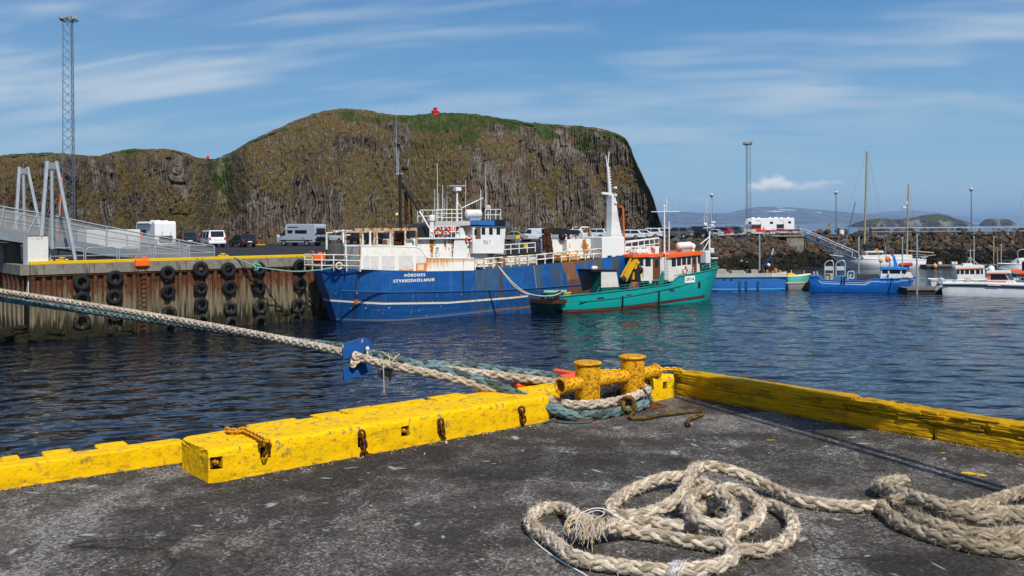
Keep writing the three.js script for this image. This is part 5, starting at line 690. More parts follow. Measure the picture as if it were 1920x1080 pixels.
  const scv = canvasTex(1024, 256, (c, W, H) => {
    const r = rngOf(8), P = (x, y) => { const p = S.px(x, y, ZN); return [(p.x - bx[0]) / (bx[1] - bx[0]) * W, H - (p.y - bx[2]) / (bx[3] - bx[2]) * H]; }; c.fillStyle = '#e9e6de'; c.fillRect(0, 0, W, H);
    const rc = (x0, y0, x1, y1, f) => { const a = P(x0, y0), b = P(x1, y1); c.fillStyle = f; c.fillRect(a[0], a[1], b[0] - a[0], b[1] - a[1]); };
    for (const [a, b] of [[681, 693], [695, 710], [716, 740], [748, 774], [780, 798]]) rc(a, 480, b, 505, '#dcd9d0');
    rc(748, 495, 775, 508, 'rgba(205,120,30,0.85)'); rc(752, 497, 770, 506, 'rgba(235,225,205,0.8)'); rc(780, 494, 800, 509, 'rgba(200,110,25,0.8)'); rc(783, 496, 795, 506, 'rgba(236,226,206,0.75)');
    rc(803, 485, 889, 490, 'rgba(190,110,50,0.35)');
    for (let i = 0; i < 330; i++) { const x = 676 + 213 * r(), q = P(x, x > 800 ? 485 : 463 + r() * 30), L = (x > 798 && x < 850 ? 1 : 0.35) * (20 + r() * 110); const gr = c.createLinearGradient(0, q[1], 0, q[1] + L); gr.addColorStop(0, `rgba(205,${105 + r() * 40},30,${0.1 + r() * (x > 795 && x < 850 ? 0.6 : 0.25)})`); gr.addColorStop(1, 'rgba(205,130,50,0)'); c.fillStyle = gr; c.fillRect(q[0], q[1], 2 + r() * 9, L); }
    for (const [x, y, w, l, a] of [[799, 482, 22, 110, 0.95], [805, 484, 14, 120, 0.7], [868, 486, 9, 110, 0.8], [826, 484, 12, 90, 0.7], [676, 463, 6, 200, 0.6]]) { const q = P(x, y), g = c.createLinearGradient(0, q[1], 0, q[1] + l); g.addColorStop(0, `rgba(190,90,15,${a})`); g.addColorStop(1, 'rgba(205,120,40,0.1)'); c.fillStyle = g; c.fillRect(q[0], q[1], w, l); }
  });
  part(t, 'shelter_side', planeUV(prism(so, ZN - 0.06, ZN), ...bx), new THREE.MeshStandardMaterial({ map: scv, roughness: 0.5, side: THREE.DoubleSide }));
  for (const [x0, x1] of [[681, 693], [695, 710], [716, 740], [748, 774]]) { const a = sp(x0, 480), b = sp(x1, 504); part(t, 'blanked_window', [span(a.x, b.x, b.y, a.y, ZN - 0.01, ZN + 0.012)], mat(0.69, 0.675, 0.63, { map: grainTex, roughness: 0.7, tile: 1 })); }
  const sTop = so[0][1], sx0 = so[0][0], sx1 = so[2][0], dY = S.px(740, 507, ZN).y;
  part(t, 'shelter_deck', [span(sx0, sx1, sTop - 0.08, sTop - 0.005, -2.85, ZN - 0.07)], rustyWhite); part(t, 'shelter_aft_wall', [span(sx0, sx0 + 0.06, dY, sTop - 0.09, -2.8, ZN - 0.07)], rustyWhite);
  part(t, 'shelter_side', [span(sx0, sx1 + 4, dY, sTop, -2.9, -2.84)], rustyWhite);
  part(t, 'cap_rail', pipe(so.slice(0, 8).map(([x, y]) => V(x, y, ZN - 0.03)), 0.06, 6), whiteP);
  // aft deck: rails, net box, roller
  const aftB = resample([V(sx0, dY, ZN - 0.1), V(0.6, dY + 0.05, 2.3), V(-0.6, dY + 0.05, 1.0), V(-1.1, dY + 0.05, -0.6)], 5); railing(t, aftB, 1.15, 3, rustyWhite, 0.05);
  const nb0 = sp(620, 500, 0.3), nb1 = sp(652, 455, 0.3); part(t, 'winch_shield', new THREE.CylinderGeometry((nb1.x - nb0.x) / 2, (nb1.x - nb0.x) / 2, nb1.y - nb0.y, 20, 1, true, -1.9, 3.8).translate((nb0.x + nb1.x) / 2, (nb0.y + nb1.y) / 2, -0.6), mat(0.24, 0.25, 0.25, { map: rustTex([0.3, 0.31, 0.31], [0.16, 0.12, 0.08], 0.5, 0.7, 5, 2), roughness: 0.7, tile: 3 }));
  const fl = sp(632, 502, 1.8); part(t, 'fairlead', [new THREE.TorusGeometry(0.22, 0.07, 8, 18).translate(fl.x, fl.y + 0.15, 2.2)], rustyWhite);
  // rusty gallows rails over the shelter deck
  const gb = [[676, 461], [694, 461], [702, 461], [732, 461], [736, 461], [760, 461.5], [781, 462]].map(([x, y]) => sp(x, y, ZN - 0.3)); const gt = S.px(740, 430, ZN - 0.3).y; gb.forEach((p, i) => part(t, 'gallows_post', [cyl(p, V(p.x, gt - (i === 6 ? 0.05 : 0), p.z), 0.085, 0.075, 6)], i % 2 ? rustyWhite : brownOr())); function brownOr() { return mat(1, 1, 1, { map: rustTex([0.55, 0.42, 0.28], [0.30, 0.11, 0.02], 0.42, 0.6, 6), roughness: 0.8, tile: 1.5 }); }
  const orr = brownOr(); part(t, 'gallows_beam', [beam(V(gb[1].x - 1.2, gt, ZN - 0.3), V(gb[6].x, gt, ZN - 0.3), 0.14, 0.2), beam(V(gb[1].x, gt - 0.18, -2.4), V(gb[6].x, gt - 0.18, -2.4), 0.12, 0.14), beam(V(gb[3].x, gt, ZN - 0.3), V(gb[3].x, gt, -2.4), 0.1, 0.1)], orr); part(t, 'gallows_brace', [cyl(V(gb[1].x + 0.1, sTop, ZN - 0.3), V(gb[2].x + 0.3, gt, ZN - 0.3), 0.05, 0.05, 5)], orr);
  for (const x of [gb[1].x, gb[3].x, gb[5].x]) part(t, 'gallows_post', [cyl(V(x, sTop, -2.4), V(x, gt, -2.4), 0.07, 0.07, 6)], rustyWhite);
  const net = rngOf(3), lump = []; for (let i = 0; i < 14; i++) lump.push(new THREE.IcosahedronGeometry(0.14 + 0.16 * net(), 1).translate(sp(752, 450, 2).x + (net() - 0.5) * 0.7, sTop + 0.1 + net() * 0.9, 1.9 + (net() - 0.5) * 0.6)); part(t, 'winch_gear', lump, brownRust);
  const ar = sp(620, 455, 2.4), ar2 = sp(650, 430, 2.4); part(t, 'aft_frame', [pipe([V(ar.x, sTop - 0.2, 1.6), V(ar.x, gt - 0.25, 1.6), V(ar2.x, gt - 0.1, 2.2), V(ar2.x, sTop - 1.4, 2.2)], 0.07, 6)], rustyWhite);
  // casing and boat deck
  const cT = S.px(820, 448, 1.9).y, c0 = S.px(758, 448, 1.9).x, c1 = S.px(880, 448, 1.9).x, wallM = mat(1, 1, 1, { map: rustTex([0.78, 0.76, 0.70], [0.46, 0.18, 0.025], 0.53, 0.64, 6, 3), roughness: 0.55, tile: 6 });
  part(t, 'deckhouse', [rbox(c1 - c0, cT - dY, 4.0, 0.08, (c0 + c1) / 2, (cT + dY) / 2, -0.1)], wallM);
  for (const [x, y, m] of [[820, 466, mat(0.10, 0.22, 0.22, { roughness: 0.15 })], [866.5, 464.5, glass]]) { const p = sp(x, y, 1.93), w = part(t, 'porthole', [new THREE.TorusGeometry(0.13, 0.035, 6, 18).translate(p.x, p.y, 1.93)], whiteP); part(w, 'pane', [new THREE.CircleGeometry(0.125, 16).translate(p.x, p.y, 1.935)], m); }
  part(t, 'deck_edge', [span(c0 + 1, c1 + 0.2, cT, cT + 0.1, -2.4, 2.25)], whiteP);
  const rb = [], nR = 7; for (let i = 0; i <= nR; i++) rb.push(V(lerp(S.px(806, 448, 2.2).x, S.px(862, 448, 2.2).x, i / nR), cT + 0.1, 2.2)); railing(t, rb, 0.85, 2, whiteP, 0.035);
  const fn = sxy([[752, 447], [752, 434], [793, 418], [806, 447]], -0.6); part(t, 'funnel', prism(fn, -1.7, 0.9), blackMetal);
  const vn0 = sp(810, 450, 1.2); part(t, 'vent_cowl', [cyl(V(vn0.x, cT, 1.2), V(vn0.x, S.px(810, 416, 1.2).y, 1.2), 0.22, 0.22, 14), cyl(V(vn0.x, S.px(810, 414, 1.2).y, 1.2), V(vn0.x, S.px(810, 406, 1.2).y, 1.2), 0.27, 0.27, 14), new THREE.SphereGeometry(0.27, 14, 8, 0, 6.3, 0, 1.57).scale(1, 0.5, 1).translate(vn0.x, S.px(810, 406, 1.2).y, 1.2)], whiteP);
  const sl = sxy([[849, 484], [852, 448], [864, 421], [870, 432], [876, 453], [876, 484]], 2.1); part(t, 'bridge_wing_plate', prism(sl, 2.05, 2.12), whiteP);
  // wheelhouse
  const w0 = S.px(889, 475, 2.35), w1 = S.px(944, 475, 2.35), wt = S.px(915, 424, 2.35).y, wx1 = S.px(948.5, 424, 2.35).x, wx0 = S.px(886, 424, 2.35).x;
  const wh = part(t, 'wheelhouse', prism([[wx0, w0.y], [w1.x, w1.y], [wx1, wt], [wx0, wt]], -2.35, 2.35), whiteP);
  for (const [a, b] of [[903, 910], [917, 924], [931, 938]]) { const p = sp(a, 427, 2.36), q = sp(b, 440, 2.36); win(wh, p.x, q.x, q.y, p.y, 2.355); }
  for (const z of [-1.5, -0.5, 0.5, 1.5]) { const f = part(wh, 'window', [rbox(0.05, 0.75, 0.7, 0.02, wx1 - 0.03, wt - 0.7, z)], rubber); part(f, 'pane', [rbox(0.03, 0.6, 0.56, 0.01, wx1 - 0.005, wt - 0.7, z)], glass); }
  const rf = part(t, 'wheelhouse_roof', [prism(sxy([[884, 421], [950, 423.5], [953, 420], [948, 413], [884, 414.5]], 2.5), -2.5, 2.55)], mat(0.018, 0.13, 0.42, { roughness: 0.45 })); const bxp = sp(938, 417, 2.6); part(rf, 'roof_box', [box(0.95, 0.4, 0.6, bxp.x, bxp.y + 0.02, 2.35)], blackMetal);
  part(t, 'roof_overhang', [prism(sxy([[862, 423], [886, 422], [886, 415], [868, 414]], 2.3), -2.2, 2.3)], mat(0.5, 0.5, 0.48, { roughness: 0.6 }));
  const dr = sp(892, 447, 2.36), dr1 = sp(897.5, 427, 2.36), door = part(t, 'door', [span(S.px(887, 437, 2.0).x, S.px(897, 437, 2.0).x, S.px(892, 448, 2).y, S.px(892, 426, 2).y, 2.0, 2.36)], mat(0.16, 0.085, 0.045, { map: grainTex, tile: 1 })); part(door, 'pane', [span(S.px(889.5, 437, 2.37).x, S.px(894.5, 437, 2.37).x, S.px(892, 441, 2.37).y, S.px(892, 430, 2.37).y, 2.355, 2.37)], glass);
  const num = canvasTex(256, 128, (c, W, H) => { c.fillStyle = '#e4e3df'; c.fillRect(0, 0, W, H); c.fillStyle = '#141414'; c.font = '112px sans-serif'; c.textAlign = 'center'; c.fillText('967', W / 2, 104); }), n0 = sp(902, 461, 2.36), n1 = sp(923.5, 447, 2.36); part(wh, 'number_board', planeUV(span(n0.x, n1.x, n0.y, n1.y, 2.352, 2.358), n0.x, n1.x, n0.y, n1.y), new THREE.MeshStandardMaterial({ map: num, roughness: 0.5 }));
  const lw = S.px(915, 476, 2.0); part(t, 'lower_bridge', [span(wx0 - 0.2, w1.x - 0.3, dY, w0.y + 0.02, -2.2, 1.9)], rustyWhite);
  // flying bridge
  const fy = S.px(840, 416, 1.6).y; const fb = []; for (let i = 0; i <= 5; i++) fb.push(V(lerp(S.px(818, 416, 1.6).x, S.px(866, 416, 1.6).x, i / 5), fy, 1.6)); railing(t, fb, 0.95, 3, whiteP, 0.035); railing(t, fb.map((p) => V(p.x, p.y, -1.6)), 0.95, 2, whiteP, 0.03);
  const fb2 = []; for (let i = 0; i <= 3; i++) fb2.push(V(lerp(S.px(910, 413, 1.6).x, S.px(939, 413, 1.6).x, i / 3), S.px(920, 413, 1.6).y, 1.6)); railing(t, fb2, 0.85, 2, whiteP, 0.035);
  part(t, 'flying_bridge_deck', [span(S.px(816, 418, 1.7).x, S.px(868, 418, 1.7).x, S.px(840, 424, 1.7).y, fy, -1.7, 1.7)], mat(0.42, 0.42, 0.40, { roughness: 0.7 }));
  const lr0 = sp(873, 401, 1.6), lr1 = sp(902, 401, 1.6), rr = 0.34, raft = part(t, 'liferaft_canister', [cyl(lr0.clone().add(V(rr * 0.5, 0, 0)), lr1.clone().add(V(-rr * 0.5, 0, 0)), rr, rr, 16), new THREE.SphereGeometry(rr, 14, 8).scale(0.6, 1, 1).translate(lr0.x + rr * 0.5, lr0.y, 1.6), new THREE.SphereGeometry(rr, 14, 8).scale(0.6, 1, 1).translate(lr1.x - rr * 0.5, lr0.y, 1.6)], whiteP); part(raft, 'cradle', [box(0.7, 0.18, 0.6, (lr0.x + lr1.x) / 2, lr0.y - 0.42, 1.6), box(0.08, 0.5, 0.6, lr0.x + 0.3, lr0.y - 0.3, 1.6), box(0.08, 0.5, 0.6, lr1.x - 0.3, lr0.y - 0.3, 1.6)], galv);
  const rm = sp(857, 420, 0.4); part(t, 'radar_mast', [cyl(rm, sp(857, 357, 0.4), 0.1, 0.07, 8), cyl(sp(866, 390, 0.4), sp(906, 371, 0.4), 0.05, 0.05, 5), cyl(sp(858, 378, 0.4), sp(866, 393, 0.4), 0.04, 0.04, 5)], whiteP); const sc = sp(857.5, 355, 0.4), rd = part(t, 'radar', [rbox(0.5, 0.3, 0.5, 0.05, sc.x, sc.y, 0.4)], whiteP); part(rd, 'scanner_bar', [box(1.25, 0.1, 0.14, sc.x, sc.y + 0.28, 0.4, -0.5)], galv);
  for (const [x, y0, y1, r] of [[815, 405, 355, 0.025], [820, 394, 306, 0.03], [822.5, 400, 362, 0.02], [830, 416, 347, 0.035], [833, 405, 372, 0.02], [838, 400, 368, 0.02], [873, 395, 338, 0.02], [901.5, 410, 356, 0.045], [911, 395, 307, 0.025], [913, 395, 360, 0.015]]) part(t, 'antenna', [cyl(sp(x, y0, 0.8), sp(x, y1, 0.8), r, r * 0.7, 5)], whiteP);
  const hn = sp(915, 390, 0.6); part(t, 'horn', [new THREE.SphereGeometry(0.26, 12, 8).translate(hn.x, hn.y, 0.6), cyl(hn, hn.clone().add(V(0, -0.9, 0)), 0.09)], mat(0.5, 0.4, 0.24));
  // main mast, derrick, gallows
  const mz = 0.2, mb = sp(751, 447, mz), mtp = sp(749.5, 326, mz); part(t, 'mast', [cyl(V(mb.x, dY, mz), mtp, 0.13, 0.11, 10)], blackMetal); part(t, 'derrick_boom', [cyl(sp(754, 343, mz), sp(786, 396, 1.0), 0.10, 0.09, 8)], blackMetal); part(t, 'derrick_boom', [cyl(sp(786, 396, 1.0), sp(815, 445, 1.8), 0.085, 0.06, 8)], rustyWhite);
  part(t, 'gallows', [cyl(sp(763, 421, 0), sp(761, 360, 0), 0.16, 0.13, 6), cyl(sp(772, 421, 0), sp(770, 372, 0), 0.09, 0.08, 6), beam(sp(761, 362, 0), sp(771, 374, 0), 0.12), beam(sp(763, 400, 0), sp(772, 400, 0), 0.1)], brownRust);
  part(t, 'mast_head', [beam(sp(741, 327, mz), sp(757, 325, mz), 0.08), cyl(sp(746.5, 326, mz), sp(746, 288, mz), 0.06, 0.04, 6), cyl(sp(743.5, 326, mz), sp(742.5, 210, mz), 0.028, 0.02, 5), cyl(sp(742.5, 210, mz), sp(742, 120, mz), 0.012, 0.008, 4), cyl(sp(764, 316, mz), sp(766, 300, mz), 0.03), cyl(sp(757, 322, mz), sp(765, 316, mz), 0.03)], galv);
  const flm = sp(758, 316, mz); part(t, 'floodlight', [new THREE.SphereGeometry(0.28, 12, 8).scale(1, 0.75, 1).translate(flm.x, flm.y, mz + 0.1)], blackMetal); const ll = sp(744, 402, 0.6); part(t, 'deck_light', [new THREE.SphereGeometry(0.12, 10, 8).translate(ll.x, ll.y, 0.6)], mat(0.9, 0.6, 0.25, { roughness: 0.3 }));
  // foredeck rail and gear
  const rl = resample([[891, 506], [940, 501.5], [1008, 496], [1050, 491.5], [1106, 486], [1127, 484]].map(([x, y]) => sp(x, y, ZN - 0.1)), 15); railing(t, rl, 0.78, 2, rustyWhite, 0.06); const rl2 = resample([[892, 490], [940, 480], [1018, 473]].map(([x, y]) => sp(x, y, -1.5)), 8); railing(t, rl2.map((p) => p.clone().setZ(-2.7)), 0.8, 2, whiteP, 0.045);
  const cz = 0.4, cp = (x, y) => sp(x, y, cz), crane = part(t, 'deck_crane', [cyl(cp(1031, 478), cp(1026, 436), 0.34, 0.28, 8), cyl(cp(1022, 470), cp(1019, 440), 0.18, 0.16, 6), beam(cp(1018, 434), cp(1036, 430), 0.4, 0.4)], brownRust); part(crane, 'crane_boom', [beam(cp(1030, 433), cp(1084, 436), 0.34, 0.42), beam(cp(1040, 429), cp(1060, 430), 0.2, 0.16)], blackMetal); part(crane, 'hydraulic_motor', [new THREE.SphereGeometry(0.32, 10, 8).translate(...cp(1054, 444).toArray())], blackMetal);
  part(t, 'gallows_post', [cyl(cp(1067, 476), cp(1065.5, 438), 0.13, 0.12, 6)], brownRust);
  const fd = (x0, y0, x1, y1, z0, z1, name, m) => { const a = S.px(x0, y0, z1), b = S.px(x1, y1, z1); return part(t, name, [rbox(b.x - a.x, Math.max(0.1, b.y - a.y), z1 - z0, 0.05, (a.x + b.x) / 2, (a.y + b.y) / 2, (z0 + z1) / 2)], m); };
  fd(1036, 482, 1057, 450, -1.6, 0.2, 'hatch_house', whiteP); fd(1063, 486, 1130, 448, -2.2, 0.9, 'forecastle_house', rustyWhite); fd(1129, 484.5, 1171, 444, -2.2, 2.55, 'bow_shelter', mat(0.72, 0.72, 0.70, { roughness: 0.5 }));
  for (const [a, b] of [[1139, 1147], [1155, 1164]]) { const p = sp(a, 482, 2.56), q = sp(b, 479, 2.56); part(t, 'freeing_port', [span(p.x, q.x, p.y, q.y, 2.5, 2.57)], blackMetal); }
  for (const [x0, x1, c] of [[948, 966, [0.62, 0.58, 0.5]], [968, 988, [0.66, 0.63, 0.55]], [990, 1006, [0.6, 0.56, 0.48]], [1052, 1064, [0.70, 0.30, 0.02]], [1070, 1088, [0.68, 0.27, 0.02]]]) fd(x0, 498 - (x0 - 948) * 0.08, x1, 484 - (x0 - 948) * 0.06, 0.6, 1.7, 'fish_tub', mat(...c, { map: grainTex, roughness: 0.6, tile: 1 }));
  part(t, 'stair', [beam(cp(1086, 449), cp(1106, 484), 0.5, 0.08)], galv); part(t, 'hose_reel', [pipe([cp(1078, 442), cp(1081, 455), cp(1090, 468)], 0.08, 6)], brownRust);
  const hr = [[1076, 448], [1090, 426], [1104, 426], [1112, 448]].map(([x, y]) => cp(x, y)); part(t, 'hatch_frame', [pipe(hr, 0.06, 6), pipe(hr.map((p) => p.clone().add(V(0.3, 0, -1.6))), 0.05, 6), cyl(hr[1], hr[1].clone().add(V(0.3, 0, -1.6)), 0.05), cyl(hr[2], hr[2].clone().add(V(0.3, 0, -1.6)), 0.05)], rustyWhite);
  // fore mast
  const fz = 0.3, FP = (x, y) => sp(x, y, fz), fmBase = sxy([[1141, 445], [1162, 445], [1154, 405], [1149, 366], [1142, 366], [1142, 405]], fz); part(t, 'fore_mast', prism(fmBase, fz - 0.4, fz + 0.4, 0.05), mat(0.70, 0.70, 0.70, { map: grainTex, roughness: 0.5, tile: 2 })); const um = part(t, 'upper_mast', [cyl(FP(1144, 368), FP(1139.5, 312), 0.16, 0.12, 8), cyl(FP(1139.5, 312), FP(1142, 284), 0.05, 0.04, 6), cyl(FP(1138.5, 312), FP(1136, 292), 0.05, 0.04, 6), beam(FP(1128, 362), FP(1152, 364), 0.2, 0.2)], whiteP);
  for (let i = 0; i < 9; i++) part(um, 'mast_step', [box(0.34, 0.07, 0.1, FP(1145 - i * 0.5, 357 - i * 5.2).x, FP(1145, 357 - i * 5.2).y, fz)], whiteP); for (let i = 0; i < 3; i++) part(um, 'cargo_light', [box(0.22, 0.2, 0.25, FP(1148, 380 - i * 14).x, FP(1148, 380 - i * 14).y, fz + 0.4)], whiteP);
  const pp = [[1170, 452], [1168, 392], [1166, 388], [1161, 387]].map(([x, y]) => sp(x, y, -1)); part(t, 'orange_stack_pipe', pipe(pp, 0.1, 7), mat(0.50, 0.12, 0.02, { roughness: 0.6 }));
  // bow
  fd(1172, 478, 1236, 462, -1.6, 1.4, 'bow_bulwark', rustyWhite); const br = resample([sp(1172, 476, 2.3), sp(1205, 470, 1.8), sp(1236, 466, 0.8)], 6); railing(t, br, 0.9, 2, whiteP, 0.05); part(t, 'bow_stair_rail', [beam(sp(1172, 453, 1.4), sp(1235, 446, 1.0), 0.1, 0.12)], whiteP);
  for (const [x, y, z, l] of [[821, 433, 2.3, 'orange and white lifebuoy on the blue ship rail beside the white vent'], [836, 434, 2.3, 'orange lifebuoy in the middle of the blue ship boat deck rail'], [879.5, 448, 2.25, 'lifebuoy beside the brown wheelhouse door of the blue ship']]) lifebuoy(S, x, y, z, 0.26, l);
  for (const [x, y, l] of [[848, 431, 'red equipment box on the blue ship boat deck']]) { const p = S.px(x, y, 1.6), o = thing('equipment_box', l, 'box'); o.position.copy(S.world(p.x, p.y, 1.6)); o.rotation.y = S.a; part(o, 'box_body', [rbox(0.55, 0.55, 0.3, 0.05)], buoyRed); part(o, 'white_cross', [box(0.12, 0.5, 0.02, 0, 0, 0.17)], whiteP); }
  const ml = thing('mooring_line', 'pale double mooring line sagging from the blue ship to the green boat', 'rope'), mlm = mat(0.5, 0.43, 0.32, { roughness: 0.9 }), W = (x, y, D) => at(x, y, D); part(ml, 'line', tube([W(934, 498, 72.5), W(948, 515, 72.4), W(966, 534, 72.3), W(985, 548, 72.4), W(1010, 554.5, 72.8), W(1038, 554, 73.2), W(1052, 549, 73.6)], 0.045, 50, 6), mlm); part(ml, 'line', tube([W(934, 499, 72.5), W(950, 520, 72.3), W(968, 540, 72.2), W(988, 551, 72.4), W(1004, 554, 73)], 0.04, 40, 6), mlm); part(ml, 'line', tube([W(1001, 498, 73), W(1003, 515, 73), W(1006, 540, 73.2)], 0.02, 14, 5), mlm);
}

// ---- the green work boat
{
  const a = 0.735, nx = 3.72, nd = 74.5, ez = [Math.sin(a), -Math.cos(a)], G = new Frame(nx - 1.9 * ez[0], nd - 1.9 * ez[1], a), ZN = 1.9, sp = (x, y, z = ZN) => { const p = G.px(x, y, z); return V(p.x, p.y, z); }, sxy = (l, z = ZN) => l.map(([x, y]) => { const p = G.px(x, y, z); return [p.x, p.y]; });
  const t = thing('work_boat', 'teal green work boat with orange wheelhouse roof moored against the blue ship', 'boat', null, G), tealP = mat(0.008, 0.215, 0.18, { map: grainTex, roughness: 0.4, tile: 3 }), tealD = mat(0.006, 0.11, 0.10, { map: grainTex, roughness: 0.5, tile: 3 });
  const sheer = sxy([[1068, 556], [1087, 552.7], [1110, 550.7], [1161, 545], [1180, 543], [1256, 533], [1260, 530], [1270, 519], [1285, 516], [1345, 504]]); sheer.unshift([-1.5, sheer[0][1]]); sheer.push([24, sheer[sheer.length - 1][1] + 0.1]);
  const U = [-2, 24, -1, 4.5], xb = G.px(1327, 556, 0.1).x, xt = G.px(1346, 505, 0.0).x;
  const cv = canvasTex(2048, 512, (c, W, H) => {
    const r = rngOf(17), P = (x, y) => { const p = G.px(x, y, ZN); return [(p.x - U[0]) / (U[1] - U[0]) * W, H - (p.y - U[2]) / (U[3] - U[2]) * H]; }, stroke = (l, w, f) => { c.strokeStyle = f; c.lineWidth = w; c.beginPath(); l.forEach(([x, y], i) => { const q = P(x, y); i ? c.lineTo(...q) : c.moveTo(...q); }); c.stroke(); };
    c.fillStyle = '#04938f'; c.fillRect(0, 0, W, H); for (let i = 0; i < 700; i++) { c.fillStyle = `rgba(${10 + r() * 30},${130 + r() * 50},${120 + r() * 40},${0.05 + r() * 0.1})`; c.fillRect(r() * W, r() * H, 8 + r() * 50, 4 + r() * 30); }
    const wl = [[1040, 584], [1078, 582], [1160, 575.5], [1240, 565], [1327, 553]]; stroke(wl.map(([x, y]) => [x, y + 3]), 26, '#4a2c24'); for (let i = 0; i < 60; i++) { const x = 1070 + r() * 250, y = curve(wl, x); stroke([[x, y + 3], [x + 5 + r() * 14, y + 2]], 4 + r() * 8, `rgba(${90 + r() * 50},${50 + r() * 20},${35},0.5)`); }
    stroke([[1068, 568], [1088, 565.6], [1180, 555], [1284, 534]], 4, '#06665e'); stroke([[1068, 569.2], [1088, 566.8], [1180, 556.2], [1284, 535.2]], 2, '#2db3a4'); stroke([[1284, 534], [1315, 527], [1345, 519.5]], 4, '#06665e'); stroke([[1180, 563], [1298, 543]], 3, '#08776c');
    for (let i = 0; i < 90; i++) { const x = 1075 + r() * 260, y = 545 + r() * 22 - (x - 1075) * 0.11; stroke([[x, y], [x, y + 3 + r() * 14]], 1 + r() * 3, r() < 0.6 ? `rgba(70,70,40,${0.1 + r() * 0.25})` : `rgba(150,210,200,0.12)`); }
    stroke([[1218, 552], [1218, 568]], 6, 'rgba(60,70,40,0.4)');
  });
  const H = hullParts(t, { L: 21, B: 3.8, keel: -1, sheer, aft: [1.4, 0.6], fwd: [xb, xt], sternW: 0.62, ts: 0.12, tb: 0.76, bul: 0.55, uv: U, flare: 0.88, wlPow: 1.9 }, new THREE.MeshStandardMaterial({ map: cv, roughness: 0.36, side: THREE.DoubleSide }), mat(0.05, 0.09, 0.08, { map: grainTex, tile: 2 }), tealP);
  part(t, 'rubbing_strake', tube([[1088, 566], [1180, 555.4], [1284, 534], [1310, 528]].map(([x, y], i) => { const p = sp(x, y); p.z = i === 3 ? 1.72 : 1.92; return p; }), 0.055, 50, 5), tealP);
  const stemStreak = (x, y0, y1, z) => part(t, 'fender_chain', [cyl(sp(x, y0, z), sp(x, y1, z), 0.06, 0.06, 6)], rubber); stemStreak(1168, 555, 578, 2.02); stemStreak(1236, 545, 573, 2.02);
  for (const [x0, x1, y, m] of [[1120, 1132, 559, blackMetal], [1174, 1184, 553.5, brownRust], [1216, 1226, 549, mat(0.25, 0.07, 0.03)], [1255, 1264, 544.5, blackMetal]]) { const p = sp(x0, y + 1.7), q = sp(x1, y - 1.7); part(t, 'freeing_port', [span(p.x, q.x, p.y, q.y, 1.86, 1.935)], m); }
  const bf = sp(1310, 534, 1.85); part(t, 'fender', [new THREE.CapsuleGeometry(0.17, 0.3, 4, 10).translate(bf.x, bf.y, 1.85), cyl(V(bf.x, bf.y, 1.8), V(bf.x, bf.y + 0.9, 1.75), 0.02)], rubber);
  // stern ramp and gear
  const tz = 1.25, st = (x, y, z) => V(x, y, z), yD = G.px(1069, 564, 1.5).y; part(t, 'stern_ramp', [box(1.3, 0.1, 3.0, 0.15, yD + 0.02, 0), box(0.14, 0.3, 3.1, -0.45, yD, 0), box(1.5, 0.28, 0.16, 0.3, yD, 1.5), box(1.5, 0.28, 0.16, 0.3, yD, -1.5)], brownRust); part(t, 'transom_plate', gridGeo(1, 1, (u, v) => [lerp(0.55, -0.2, v), lerp(-0.3, yD - 0.1, v), lerp(-1.15, 1.15, u)]), tealD);
  const yd2 = G.px(1100, 552, 1.9).y - 0.35; part(t, 'stern_gantry', [beam(V(1.2, yD, -1.1), V(2.3, yD + 1.5, -1.0), 0.22, 0.22), beam(V(2.3, yD + 1.5, -1.0), V(1.9, yD + 2.0, -1.0), 0.2, 0.25), beam(V(1.2, yD, -0.4), V(2.3, yD + 1.5, -0.9), 0.14, 0.14)], tealP);
  part(t, 'net_drum', [cyl(V(0.9, yD + 0.35, -1.3), V(0.9, yD + 0.35, 0.9), 0.22, 0.22, 12), cyl(V(0.9, yD + 0.35, -1.3), V(0.9, yD + 0.35, -1.22), 0.45, 0.45, 14), cyl(V(0.9, yD + 0.35, 0.85), V(0.9, yD + 0.35, 0.92), 0.45, 0.45, 14)], brownRust);
  const gearR = rngOf(44), gr = []; for (let i = 0; i < 22; i++) gr.push(box(0.2 + 0.4 * gearR(), 0.12 + 0.25 * gearR(), 0.2 + 0.4 * gearR(), 0.2 + 2.6 * gearR(), yD + 0.1 + 0.25 * gearR(), -1.3 + 2.4 * gearR(), gearR() * 3)); part(t, 'deck_gear', gr, tealD); part(t, 'deck_rope', [new THREE.TorusGeometry(0.3, 0.09, 6, 18).rotateX(1.5).translate(1.9, yD + 0.35, 0.7), new THREE.TorusGeometry(0.25, 0.09, 6, 18).rotateX(1.3).translate(2.0, yD + 0.5, 0.7)], mat(0.5, 0.33, 0.06));
  const rr = resample([V(1.5, yD, -1.5), V(4.5, yD + 0.1, -1.8), V(7.5, yD + 0.2, -1.85)], 6); railing(t, rr, 1.0, 2, tealP, 0.035);
  const box3 = (x0, y0, x1, y1, z0, z1, name, m, rad = 0.05) => { const p = G.px(x0, y0, z1), q = G.px(x1, y1, z1); return part(t, name, [rbox(Math.abs(q.x - p.x), Math.abs(p.y - q.y), z1 - z0, rad, (p.x + q.x) / 2, (p.y + q.y) / 2, (z0 + z1) / 2)], m); };
